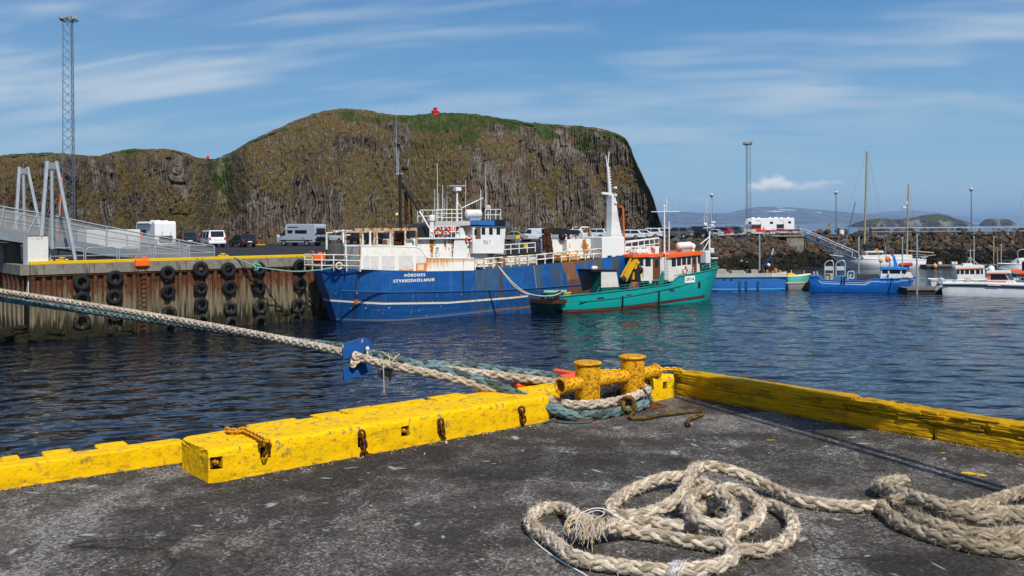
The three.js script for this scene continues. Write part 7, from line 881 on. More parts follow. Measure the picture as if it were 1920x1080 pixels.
// ---- people: one smooth body each
function bodyGeo(bones, size, res, off) {
  const mc = new MarchingCubes(res, new THREE.MeshStandardMaterial(), false, false, 40000); mc.isolation = 0;
  for (let z = 0, i = 0; z < res; z++) for (let y = 0; y < res; y++) for (let x = 0; x < res; x++, i++) {
    const X = ((x - res / 2) / (res / 2)) * size / 2 + off[0], Y = ((y - res / 2) / (res / 2)) * size / 2 + off[1], Z = ((z - res / 2) / (res / 2)) * size / 2 + off[2]; let f = 0;
    for (const [a, b, r0, r1] of bones) { const bx = b[0] - a[0], by = b[1] - a[1], bz = b[2] - a[2], t = clamp(((X - a[0]) * bx + (Y - a[1]) * by + (Z - a[2]) * bz) / (bx * bx + by * by + bz * bz + 1e-9)), d = Math.hypot(X - a[0] - bx * t, Y - a[1] - by * t, Z - a[2] - bz * t) - lerp(r0, r1, t); f += Math.exp(-d * 40); }
    mc.field[x + y * res + z * res * res] = Math.log(f + 1e-12) / 40;
  }
  mc.update(); const n = mc.count, g = new THREE.BufferGeometry(), p = new Float32Array(n * 3); for (let i = 0; i < n; i++) { p[3 * i] = mc.positionArray[3 * i] * size / 2 + off[0]; p[3 * i + 1] = mc.positionArray[3 * i + 1] * size / 2 + off[1]; p[3 * i + 2] = mc.positionArray[3 * i + 2] * size / 2 + off[2]; }
  g.setAttribute('position', new THREE.BufferAttribute(p, 3)); const m = mergeVertices(g, 1e-4); m.computeVertexNormals(); return m;
}
{
  const stand = bodyGeo([[[-0.1, 0.05, 0.08], [-0.1, 0.05, -0.06], 0.045, 0.05], [[0.1, 0.05, 0.08], [0.1, 0.05, -0.06], 0.045, 0.05], [[-0.1, 0.08, -0.03], [-0.1, 0.48, 0], 0.045, 0.06], [[0.1, 0.08, -0.03], [0.1, 0.48, 0], 0.045, 0.06], [[-0.1, 0.48, 0], [-0.09, 0.9, 0], 0.06, 0.085], [[0.1, 0.48, 0], [0.09, 0.9, 0], 0.06, 0.085], [[0, 0.92, 0], [0, 1.15, 0], 0.13, 0.13], [[0, 1.15, 0], [0, 1.38, 0], 0.14, 0.13], [[-0.17, 1.4, 0], [0.17, 1.4, 0], 0.065, 0.065], [[-0.2, 1.38, 0], [-0.26, 1.1, 0.02], 0.05, 0.042], [[-0.26, 1.1, 0.02], [-0.24, 0.86, 0.1], 0.042, 0.034], [[0.2, 1.38, 0], [0.26, 1.1, 0.02], 0.05, 0.042], [[0.26, 1.1, 0.02], [0.24, 0.86, 0.1], 0.042, 0.034], [[-0.24, 0.86, 0.1], [-0.23, 0.78, 0.12], 0.035, 0.03], [[0.24, 0.86, 0.1], [0.23, 0.78, 0.12], 0.035, 0.03], [[0, 1.42, 0], [0, 1.54, 0.01], 0.055, 0.05], [[0, 1.6, 0.01], [0, 1.68, 0.0], 0.085, 0.09], [[0, 1.63, 0.09], [0, 1.61, 0.1], 0.012, 0.014]], 2.0, 46, [0, 0.9, 0]);
  const sit = bodyGeo([[[-0.1, 0.1, 0], [0.1, 0.1, 0], 0.13, 0.13], [[0, 0.15, 0], [0, 0.5, 0.02], 0.14, 0.14], [[-0.15, 0.52, 0.02], [0.15, 0.52, 0.02], 0.07, 0.07], [[0, 0.58, 0.02], [0, 0.66, 0.03], 0.055, 0.05], [[0, 0.74, 0.03], [0, 0.8, 0.03], 0.085, 0.09], [[-0.1, 0.1, 0.05], [-0.12, 0.42, 0.4], 0.085, 0.065], [[0.1, 0.1, 0.05], [0.12, 0.42, 0.4], 0.085, 0.065], [[-0.12, 0.42, 0.4], [-0.12, 0.04, 0.5], 0.06, 0.045], [[0.12, 0.42, 0.4], [0.12, 0.04, 0.5], 0.06, 0.045], [[-0.2, 0.5, 0.02], [-0.2, 0.38, 0.3], 0.05, 0.04], [[0.2, 0.5, 0.02], [0.2, 0.38, 0.3], 0.05, 0.04]], 1.2, 36, [0, 0.42, 0.2]);
  const person = (geo, pos, turn, cut, cols, label) => { const t = thing('person', label, 'person'); t.position.copy(pos); t.rotation.y = turn; const g = geo.clone(); vcol(g, (x, y, z) => y > cut[2] ? (z < 0.02 || y > cut[2] + 0.18 ? [0.05, 0.035, 0.025] : [0.5, 0.3, 0.22]) : y > cut[1] ? cols[0] : y > cut[0] ? cols[1] : [0.03, 0.03, 0.03]); part(t, 'body', g, mat(1, 1, 1, { vertexColors: true, roughness: 0.85 })); };
  const onRoad = (x, y) => ground(x, y, FAR);
  person(stand, onRoad(1432, 446), 0.4, [0.08, 0.9, 1.5], [[0.75, 0.10, 0.01], [0.35, 0.33, 0.28]], 'person in an orange jacket standing beside the red truck camper');
  person(stand, onRoad(1488, 440.5), -0.6, [0.08, 0.9, 1.5], [[0.02, 0.022, 0.03], [0.02, 0.02, 0.025]], 'person in dark clothes standing behind the gangway railing near the dark red truck camper'); person(stand, onRoad(1497, 440.2), 0.8, [0.08, 0.9, 1.5], [[0.06, 0.03, 0.03], [0.03, 0.03, 0.04]], 'person in dark brown clothes standing at the top of the gangway');
  person(stand, onRoad(1129, 445.5), 0.2, [0.08, 0.9, 1.5], [[0.025, 0.04, 0.09], [0.03, 0.03, 0.05]], 'person in a navy jacket between the white and dark red cars');
  const hp = hillPoint(391, 0.985); person(sit, V(hp[0], hp[1] - 0.05, hp[2]), 0, [0.02, 0.14, 0.68], [[0.70, 0.03, 0.03], [0.03, 0.03, 0.04]], 'person in a red jacket sitting on the saddle of the hill');
}

// ================================================================== BOATS AND FLOATING DOCKS ON THE RIGHT
const decking = mat(0.17, 0.15, 0.125, { map: grainTex, roughness: 0.9, tile: 2 });
function dock(label, x0, x1, D, depth, yTop) { const a = at(x0, 500, D).x, b = at(x1, 500, D).x, t = thing('floating_dock', label, 'floating dock', 'floating docks of the small boat harbour'); t.position.set(a, 0, -D); const n = Math.max(2, Math.round((b - a) / 1.2)); for (let i = 0; i < n; i++) part(t, 'deck_board', [box((b - a) / n - 0.02, 0.07, depth, (i + 0.5) * (b - a) / n, yTop, -depth / 2)], decking); part(t, 'float', [span(0.1, b - a - 0.1, -0.35, yTop - 0.05, -depth + 0.1, -0.1)], mat(0.03, 0.03, 0.03)); part(t, 'fender_beam', [span(0, b - a, yTop - 0.18, yTop - 0.02, 0.005, 0.07)], decking); return t; }
function pile(px, y0, y1, D, label, m = galv, r = 0.09) { const t = thing('mooring_pile', label, 'pile', 'slim piles of the small boat harbour'), a = at(px, y1, D), b = at(px, y0, D); t.position.set(a.x, 0, a.z); part(t, 'pole', [cyl(V(0, -0.3, 0), V(b.x - a.x, b.y, 0), r, r, 8)], m); part(t, 'cap', [new THREE.ConeGeometry(r * 1.2, r * 2, 8).translate(b.x - a.x, b.y + r, 0)], m); }
function faintLetters(c, x, y, w, h, n, seed) { for (let i = 0; i < n; i++) { const g = w / n, a = hash2(i, seed), b = hash2(i, seed + 9); c.fillRect(x + i * g, y - h * (0.7 + 0.3 * a), g * 0.3, h * (0.7 + 0.3 * a)); c.fillRect(x + i * g, y - h * (0.25 + 0.6 * b), g * 0.72, h * 0.2); } }   // marks too small to read in the photograph
// ---- blue work barge with its stern towards the docks
{
  const a = Math.PI + 0.06, D = 100.5, q0 = at(1475, 541, D), ez = V(Math.sin(a), 0, Math.cos(a)), Bm = 3.6, o = q0.clone().addScaledVector(ez, Bm / 2), B = new Frame(o.x, -o.z, a), ZN = -Bm / 2, sp = (x, y, z = ZN) => { const p = B.px(x, y, z); return V(p.x, p.y, z); };
  const t = thing('work_barge', 'blue and grey work boat lying behind the green boat bow', 'boat', null, B), blue = mat(0.014, 0.13, 0.42, { map: grainTex, roughness: 0.4, tile: 3 }), grey = mat(0.42, 0.43, 0.43, { map: grainTex, roughness: 0.55, tile: 2 });
  const yS = sp(1450, 520).y, L = 12; hullParts(t, { L, B: Bm, keel: -0.7, sheer: [[-1, yS], [6, yS], [12.5, yS + 0.5]], aft: [0.1, 0], fwd: [10.5, 12], sternW: 0.92, ts: 0.1, tb: 0.6, bul: 0.15, uv: [0, 12, -1, 3], flare: 0.94 }, blue, decking, null);
  part(t, 'bulwark', [span(1.7, 9.5, yS, sp(1440, 512).y, ZN - 0.01, ZN + 0.08)], grey); part(t, 'bulwark', [span(1.7, 9.5, yS, sp(1440, 512).y, -ZN - 0.08, -ZN)], grey); part(t, 'stern_bulwark', prism([[0, yS], [1.65, yS], [1.65, sp(1448, 513).y], [0, sp(1474, 509).y]], ZN - 0.012, ZN + 0.08), mat(0.60, 0.57, 0.5, { map: grainTex, tile: 2 }));
  part(t, 'rubbing_strake', [cyl(V(0, yS, ZN - 0.03), V(9.8, yS, ZN - 0.03), 0.06, 0.06, 6)], mat(0.02, 0.05, 0.1));
  for (const x of [1358, 1371]) { const p = sp(x, 524.5); part(t, 'freeing_port', [box(0.24, 0.13, 0.06, p.x, p.y, ZN - 0.02)], blackMetal); } for (const x of [1387, 1399, 1421]) { const p = sp(x, 527), w = sp(x, 540); part(t, 'tyre_strap', [box(0.22, p.y - 0.1, 0.08, p.x, (p.y + 0.1) / 2, ZN - 0.05)], mat(0.012, 0.06, 0.13)); }
  part(t, 'boot_line', [span(0.2, 9.6, 0.08, 0.2, ZN * 0.965 - 0.03, ZN * 0.965 + 0.02)], mat(0.05, 0.30, 0.62));
  const cz = -0.4, C = (x, y) => sp(x, y, cz), c1 = part(t, 'deck_crane', [cyl(C(1406, 516), C(1406, 494), 0.16, 0.14, 8), beam(C(1406, 492), C(1384, 480), 0.24, 0.3)], blackMetal); part(c1, 'yellow_cover', [new THREE.SphereGeometry(0.14, 10, 8).translate(...C(1390, 489).toArray()), new THREE.SphereGeometry(0.14, 10, 8).translate(...C(1400, 491).toArray())], mat(0.6, 0.28, 0.08)); const c2 = part(t, 'deck_crane', [cyl(C(1429, 516), C(1430, 500), 0.18, 0.16, 8), beam(C(1432, 498), C(1447, 478), 0.22, 0.22), cyl(C(1447, 512), C(1447, 480), 0.12, 0.12, 8)], mat(0.02, 0.035, 0.08)); part(c2, 'boom_tip', [beam(C(1447, 478), C(1450, 466), 0.14, 0.14), beam(C(1440, 487), C(1449, 474), 0.16, 0.12)], mat(0.45, 0.42, 0.36)); part(t, 'float_ball', [new THREE.SphereGeometry(0.2, 12, 8).translate(...C(1441, 497).toArray())], whiteP);
  part(t, 'winch', [cyl(C(1442, 505).setZ(-0.8), C(1442, 505).setZ(0.6), 0.35, 0.35, 12), cyl(C(1452, 500).setZ(-0.5), C(1452, 500).setZ(0.3), 0.3, 0.3, 12)], brownRust); part(t, 'deck_box', [rbox(1.3, 0.5, 1.2, 0.05, C(1352, 507).x, yS + 0.55, 0.4), rbox(1.4, 0.4, 1.0, 0.05, C(1385, 510).x, yS + 0.45, 0.3), rbox(1.0, 0.45, 1.0, 0.05, C(1414, 511).x, yS + 0.5, 0.4)], mat(0.36, 0.34, 0.28, { map: grainTex, tile: 1 }));
  const rr = rngOf(6), tan = []; for (let i = 0; i < 26; i++) tan.push(new THREE.IcosahedronGeometry(0.12 + 0.14 * rr(), 0).translate(0.4 + 1.6 * rr(), yS + 0.25 + 0.45 * rr(), ZN + 0.4 + 2.4 * rr())); part(t, 'net_pile', tan, mat(0.30, 0.19, 0.08)).userData.kind = 'stuff';
}
// ---- blue boat with a white wheelhouse
{
  const a = -0.33, ez = V(Math.sin(a), 0, Math.cos(a)), Bm = 3.2, q0 = at(1518, 545, 98.4), o = q0.clone().addScaledVector(ez, -Bm / 2), B = new Frame(o.x, -o.z, a), ZN = Bm / 2, sp = (x, y, z = ZN) => { const p = B.px(x, y, z); return V(p.x, p.y, z); }, sxy = (l, z = ZN) => l.map(([x, y]) => { const p = B.px(x, y, z); return [p.x, p.y]; });
  const t = thing('small_fishing_boat', 'bright blue fishing boat with white wheelhouse and blue mast fin', 'boat', null, B), sheer = sxy([[1518, 519.5], [1533, 518], [1542, 525], [1580, 526.5], [1622, 527.5], [1633, 523.5], [1680, 522.5], [1716, 521]]); sheer.unshift([-1, sheer[0][1]]); sheer.push([14, sheer[sheer.length - 1][1]]); const xt = sp(1717, 521, 0).x, U = [-0.5, 12, -0.8, 2.6];
  const cv = canvasTex(1024, 256, (c, W, H) => { const P = (x, y) => { const p = B.px(x, y, ZN); return [(p.x - U[0]) / (U[1] - U[0]) * W, H - (p.y - U[2]) / (U[3] - U[2]) * H]; }, st = (l, w, f) => { c.strokeStyle = f; c.lineWidth = w; c.beginPath(); l.forEach(([x, y], i) => { const q = P(x, y); i ? c.lineTo(...q) : c.moveTo(...q); }); c.stroke(); }; c.fillStyle = '#0d5cae'; c.fillRect(0, 0, W, H); const r = rngOf(2); for (let i = 0; i < 300; i++) { c.fillStyle = `rgba(30,${110 + r() * 40},${180 + r() * 40},0.08)`; c.fillRect(r() * W, r() * H, 10 + r() * 50, 5 + r() * 20); } for (const d of [0, 4.2]) { st([[1535, 521.5 + d], [1542, 527.5 + d * 0.9], [1622, 530 + d * 0.9], [1634, 525 + d * 0.7], [1650, 525 + d * 0.7]], 5, '#d3d8dc'); st([[1688, 525 + d * 0.6], [1716, 523 + d * 0.6]], 5, '#d3d8dc'); } c.fillStyle = '#cfdbe6'; c.font = 'bold 19px sans-serif'; let q = P(1651, 530); const e1 = P(1664, 530)[0] - q[0]; faintLetters(c, q[0], q[1], e1, 13, 6, 1); q = P(1667, 530); faintLetters(c, q[0], q[1], e1 * 0.55, 13, 3, 2); q = P(1677, 530); faintLetters(c, q[0], q[1], e1 * 0.85, 13, 6, 3); q = P(1692, 541); c.fillText('2', q[0], q[1]); st([[1518, 524], [1532, 534], [1550, 538], [1570, 533]], 3, 'rgba(150,180,205,0.4)'); for (let i = 0; i < 5; i++) { q = P(1686 + i * 2.6, 549); c.fillRect(q[0], q[1] - 6, 8, 5); } });
  hullParts(t, { L: 11, B: Bm, keel: -0.6, sheer, aft: [0.05, 0], fwd: [xt - 1.1, xt], sternW: 0.9, ts: 0.08, tb: 0.62, bul: 0.3, uv: U, flare: 0.86 }, new THREE.MeshStandardMaterial({ map: cv, roughness: 0.35, side: THREE.DoubleSide }), decking, mat(0.014, 0.12, 0.42, { roughness: 0.4 }));
  const b3 = (x0, y0, x1, y1, z0, z1, name, m, r = 0.05) => { const p = sp(x0, y0, z1), q = sp(x1, y1, z1); return part(t, name, [rbox(Math.abs(q.x - p.x), Math.abs(q.y - p.y), z1 - z0, r, (p.x + q.x) / 2, (p.y + q.y) / 2, (z0 + z1) / 2)], m); };
  const wz = 1.1, wo = sxy([[1650, 524], [1690, 524], [1696, 513], [1700, 505], [1652, 505]], wz), wh = part(t, 'wheelhouse', prism(wo, -wz, wz, 0.03), whiteP); for (const [x0, x1] of [[1654, 1665], [1668, 1688]]) { const p = sp(x0, 513, wz), q = sp(x1, 506, wz); win(wh, p.x, q.x, p.y, q.y, wz); } const p9 = sp(1691, 513, wz), q9 = sp(1699, 506.5, wz); win(wh, p9.x, q9.x, p9.y, q9.y, wz); part(t, 'wheelhouse_roof', prism(sxy([[1650, 505], [1703, 506], [1703, 503.5], [1690, 502], [1652, 501.5]], wz + 0.1), -wz - 0.1, wz + 0.12), mat(0.015, 0.20, 0.60, { roughness: 0.4 })); part(t, 'mast_fin', prism(sxy([[1677, 503], [1685, 503], [1678, 480], [1673, 478]], 0.1), -0.1, 0.2, 0.03), mat(0.012, 0.19, 0.60, { roughness: 0.4 })); part(t, 'roof_light', [new THREE.SphereGeometry(0.13, 10, 8).translate(...sp(1673, 478, 0.05).toArray())], mat(0.3, 0.05, 0.03));
  const nb = canvasTex(128, 48, (c, W, H) => { c.fillStyle = '#e2e2df'; c.fillRect(0, 0, W, H); c.fillStyle = '#6f96bd'; c.font = 'bold 42px sans-serif'; c.textAlign = 'center'; c.fillText('6381', W / 2, 39); }), n0 = sp(1652, 521, wz), n1 = sp(1667, 516.5, wz); part(wh, 'number_board', planeUV(span(n0.x, n1.x, n0.y, n1.y, wz - 0.01, wz + 0.012), n0.x, n1.x, n0.y, n1.y), new THREE.MeshStandardMaterial({ map: nb, roughness: 0.5 }));
  const fo = part(t, 'foredeck_house', prism(sxy([[1690, 523], [1712, 521], [1708, 511], [1694, 513]], 0.7), -0.7, 0.7, 0.04), whiteP);
  for (const [x0, x1, z] of [[1547, 1562, 1.0], [1568, 1584, 0.2]]) { const A = sp(x0, 524, z), T1 = sp(x0, 491, z), T2 = sp(x1, 488.5, z), E = sp(x1, 524, z); part(t, 'steel_arch', tube([A, T1.clone().add(V(0, -0.2, 0)), T1.clone().add(V(0.15, 0, 0)), T2.clone().add(V(-0.15, 0, 0)), T2.clone().add(V(0, -0.2, 0)), E], 0.055, 40, 6), mat(0.6, 0.62, 0.63, { metalness: 0.4, roughness: 0.35 })); const pp = sp((x0 + x1) / 2, 503, z); part(t, 'side_panel', [box(0.75, 0.42, 0.04, pp.x, pp.y, z)], mat(0.5, 0.53, 0.57)); }
  b3(1549, 526, 1563, 514, -0.9, 0.6, 'fish_tub', mat(0.52, 0.40, 0.25)); b3(1565, 526, 1588, 518, -0.6, 0.9, 'fish_tub', mat(0.05, 0.16, 0.34)); b3(1608, 527, 1648, 515, -0.9, 0.9, 'net_box', mat(0.05, 0.05, 0.05)); for (const x of [1526, 1532]) { const p = sp(x, 519, 0.8); part(t, 'gas_bottle', [cyl(p, p.clone().add(V(0, 0.45, 0)), 0.11, 0.11, 10), new THREE.SphereGeometry(0.11, 10, 6).translate(p.x, p.y + 0.45, 0.8)], galv); } const hr = sp(1590, 526, 1.3), h2 = sp(1602, 509, 1.3); const nhm = mat(0.6, 0.62, 0.63); part(t, 'hauler_arm', tube([hr, V(hr.x, h2.y - 0.1, 1.3), V(hr.x + 0.2, h2.y, 1.3), V(h2.x - 0.1, h2.y, 1.3), V(h2.x, h2.y - 0.3, 1.3)], 0.05, 20, 6), nhm); part(t, 'net_hauler', [new THREE.TorusGeometry(0.2, 0.06, 8, 18).translate(sp(1597, 519, 1.2).x, sp(1597, 519, 1.2).y, 1.1)], nhm);
  for (const x of [1578, 1583]) { const p = sp(x, 519, ZN + 0.06), q = sp(x, 533, ZN + 0.06); part(t, 'fender', [cyl(q, p, 0.06, 0.06, 8)], rubber); } part(t, 'yellow_net_float', [new THREE.IcosahedronGeometry(0.22, 1).translate(...sp(1652, 489, -0.4).toArray()), cyl(sp(1652, 503, -0.4), sp(1648, 470, -0.4), 0.02, 0.02, 5)], mat(0.6, 0.42, 0.10)); part(t, 'orange_buoy', [new THREE.SphereGeometry(0.24, 12, 8).scale(1, 1.4, 1).translate(...sp(1664, 486, -0.3).toArray())], mat(0.8, 0.2, 0.05)); part(t, 'flag_marker', [cyl(sp(1652, 503, -0.8), sp(1644, 467, -0.8), 0.015, 0.015, 4), box(0.3, 0.25, 0.02, sp(1644, 469, -0.8).x, sp(1644, 469, -0.8).y, -0.8)], mat(0.85, 0.30, 0.02)); part(t, 'antenna', [cyl(sp(1660, 503, 0.2), sp(1660, 462, 0.2), 0.02, 0.015, 4)], whiteP);
}
// ---- white catamaran with orange cabin, and the white pilot boat behind it
{
  const a = -0.5, ez = V(Math.sin(a), 0, Math.cos(a)), Bm = 3.8, q0 = at(1766, 552, 91.6), o = q0.clone().addScaledVector(ez, -Bm / 2), B = new Frame(o.x, -o.z, a), ZN = Bm / 2, sp = (x, y, z = ZN) => { const p = B.px(x, y, z); return V(p.x, p.y, z); }, sxy = (l, z = ZN) => l.map(([x, y]) => { const p = B.px(x, y, z); return [p.x, p.y]; });
  const t = thing('catamaran', 'white motor catamaran with orange trimmed cabin beside the floating dock', 'boat', null, B), sheer = sxy([[1766, 534], [1840, 536], [1920, 539]]); sheer.unshift([-1, sheer[0][1]]); sheer.push([14, sheer[sheer.length - 1][1] + 0.2]); const whiteHull = mat(0.70, 0.72, 0.74, { map: grainTex, roughness: 0.35, tile: 3 });
  hullParts(t, { L: 12, B: Bm, keel: -0.6, sheer, aft: [0.1, 0], fwd: [10.4, 12], sternW: 0.95, ts: 0.06, tb: 0.7, bul: 0.1, uv: [0, 12, -1, 3], flare: 0.96 }, whiteHull, mat(0.5, 0.5, 0.48), null); const gl = sxy([[1768, 531.5], [1840, 532], [1925, 535]], ZN + 0.06); part(t, 'gunwale', [tube(gl.map(([x, y]) => V(x, y, ZN + 0.03)), 0.16, 30, 8), span(0.1, 9.5, gl[0][1] - 0.2, gl[0][1] + 0.05, -ZN, ZN)], whiteP); part(t, 'rubber_strake', [tube(sxy([[1768, 535], [1840, 536.5], [1925, 540]], ZN + 0.05).map(([x, y]) => V(x, y, ZN + 0.05)), 0.05, 30, 6)], rubber);
  const wz = 1.2, cab = part(t, 'cabin', prism(sxy([[1850, 531], [1906, 533], [1897, 522], [1892, 512], [1852, 511]], wz), -wz, wz, 0.04), whiteP), or = mat(0.80, 0.11, 0.01, { roughness: 0.4 }); const w0 = sp(1857, 524, wz), w1 = sp(1888, 514, wz); part(cab, 'side_window', prism(sxy([[1857, 524.5], [1891, 524.5], [1884, 514], [1858, 514]], wz), wz, wz + 0.03), carGlass); part(cab, 'windscreen', prism(sxy([[1893, 524], [1902, 525], [1894, 513], [1887, 513]], wz), wz, wz + 0.03), mat(0.08, 0.12, 0.16, { roughness: 0.08 })); part(t, 'cabin_roof', prism(sxy([[1849, 512.5], [1895, 512.5], [1893, 509], [1850, 509]], wz + 0.1), -wz - 0.1, wz + 0.1, 0.03), whiteP); part(t, 'orange_trim', prism(sxy([[1849, 513.5], [1886, 514], [1895, 512], [1849, 512]], wz + 0.12), wz + 0.06, wz + 0.14), or); part(t, 'orange_trim', prism(sxy([[1852, 523], [1856, 523], [1857, 513], [1852, 513]], wz + 0.03), wz, wz + 0.05), or); part(t, 'orange_trim', prism(sxy([[1850, 530.5], [1886, 531], [1886, 527.5], [1850, 527]], wz + 0.03), wz + 0.01, wz + 0.05), or); part(t, 'dome', [new THREE.SphereGeometry(0.32, 14, 10).translate(...sp(1858, 504, 0).toArray()), new THREE.SphereGeometry(0.16, 12, 8).translate(...sp(1851, 505, 0).toArray())], whiteP);
  const nm = canvasTex(256, 32, (c, W, H) => { c.fillStyle = '#d9dcde'; c.fillRect(0, 0, W, H); c.fillStyle = '#3a3f48'; faintLetters(c, 4, 25, 150, 17, 13, 5); faintLetters(c, 200, 25, 46, 17, 4, 6); }), m0 = sp(1852, 535.4, ZN + 0.2), m1 = sp(1876, 532.6, ZN + 0.2); part(t, 'name_strip', planeUV(span(m0.x, m1.x, m0.y, m1.y, ZN + 0.185, ZN + 0.2), m0.x, m1.x, m0.y, m1.y), new THREE.MeshStandardMaterial({ map: nm, roughness: 0.4 }));
  const om = sp(1766, 532, 0.8), eng = part(t, 'outboard_engine', [rbox(0.55, 0.75, 0.5, 0.18, 0, 0, 0).rotateZ(-0.5).translate(-0.15, om.y + 0.25, 1.2), rbox(0.3, 0.9, 0.25, 0.1, 0, 0, 0).rotateZ(-0.3).translate(-0.45, om.y - 0.3, 1.2)], mat(0.42, 0.43, 0.42, { map: grainTex, roughness: 0.4, tile: 1 })); part(eng, 'engine_leg', [rbox(0.22, 0.7, 0.2, 0.06, -0.5, 0.6, 1.2)], mat(0.06, 0.06, 0.06)); part(t, 'deck_gear', [new THREE.IcosahedronGeometry(0.3, 1).scale(1, 0.5, 1).translate(...sp(1812, 527, 0.6).toArray()), rbox(0.5, 0.25, 0.4, 0.05, ...sp(1830, 528, 0.8).toArray()), new THREE.IcosahedronGeometry(0.2, 1).translate(...sp(1790, 528, 0.8).toArray())], mat(0.3, 0.28, 0.26)); const rail = resample([sp(1906, 533, 1.6), sp(1918, 534, 1.7), sp(1935, 535, 1.6)], 4); railing(t, rail, 0.7, 2, galv, 0.03);
  const P2 = new Frame(at(1787, 540, 97).x, 97.5, -0.28), t2 = thing('pilot_boat', 'white pilot boat with boxy wheelhouse behind the white catamaran', 'boat', null, P2), pp = (x, y, z = 1.2) => { const p = P2.px(x, y, z); return V(p.x, p.y, z); }, pxy = (l, z = 1.2) => l.map(([x, y]) => { const p = P2.px(x, y, z); return [p.x, p.y]; });
  hullParts(t2, { L: 8, B: 2.6, keel: -0.5, sheer: [[-1, 1.15], [9, 1.3]], aft: [-1.9, -2], fwd: [5.2, 6.2], sternW: 0.9, ts: 0.1, tb: 0.6, bul: 0.3, uv: [-2, 7, -1, 2] }, whiteHull, decking, whiteP); const wh2 = part(t2, 'wheelhouse', prism(pxy([[1796, 531], [1848, 531], [1846, 502], [1793, 501.5]], 1.05), -1.05, 1.05, 0.04), whiteP); for (const [x0, x1] of [[1794.5, 1799], [1801, 1807.5], [1809.5, 1817], [1819, 1827], [1830, 1837], [1839, 1843]]) { const p = pp(x0, 514, 1.05), q = pp(x1, 505.5, 1.05); win(wh2, p.x, q.x, p.y, q.y, 1.05); } part(t2, 'wheelhouse_roof', [prism(pxy([[1791, 504], [1846, 502], [1846, 498], [1792, 499.5]], 1.15), -1.15, 1.15, 0.03), prism(pxy([[1805, 499], [1826, 498], [1823, 494], [1807, 494.5]], 0.6), -0.6, 0.6, 0.05)], whiteP); part(t2, 'orange_trim', prism(pxy([[1792, 505], [1846, 503], [1846, 501.5], [1792, 503]], 1.17), 1.14, 1.19), mat(0.8, 0.28, 0.12)); const tm = pp(1820, 494, 0); part(t2, 'mast', [cyl(tm, pp(1819, 467, 0), 0.07, 0.05, 8), cyl(pp(1811, 495, 0), pp(1819, 484, 0), 0.03), cyl(pp(1836, 497, 0), pp(1820, 484, 0), 0.035), beam(pp(1813, 470, 0), pp(1829, 469, 0), 0.05), cyl(pp(1827, 469, 0), pp(1826.5, 445, 0), 0.025, 0.02, 5), cyl(pp(1816, 484, 0), pp(1822, 484, 0), 0.06)], galv); part(t2, 'boat_hook', [cyl(pp(1808, 521, 1.3), pp(1833, 527, 1.3), 0.04, 0.04, 6)], mat(0.35, 0.25, 0.12));
}
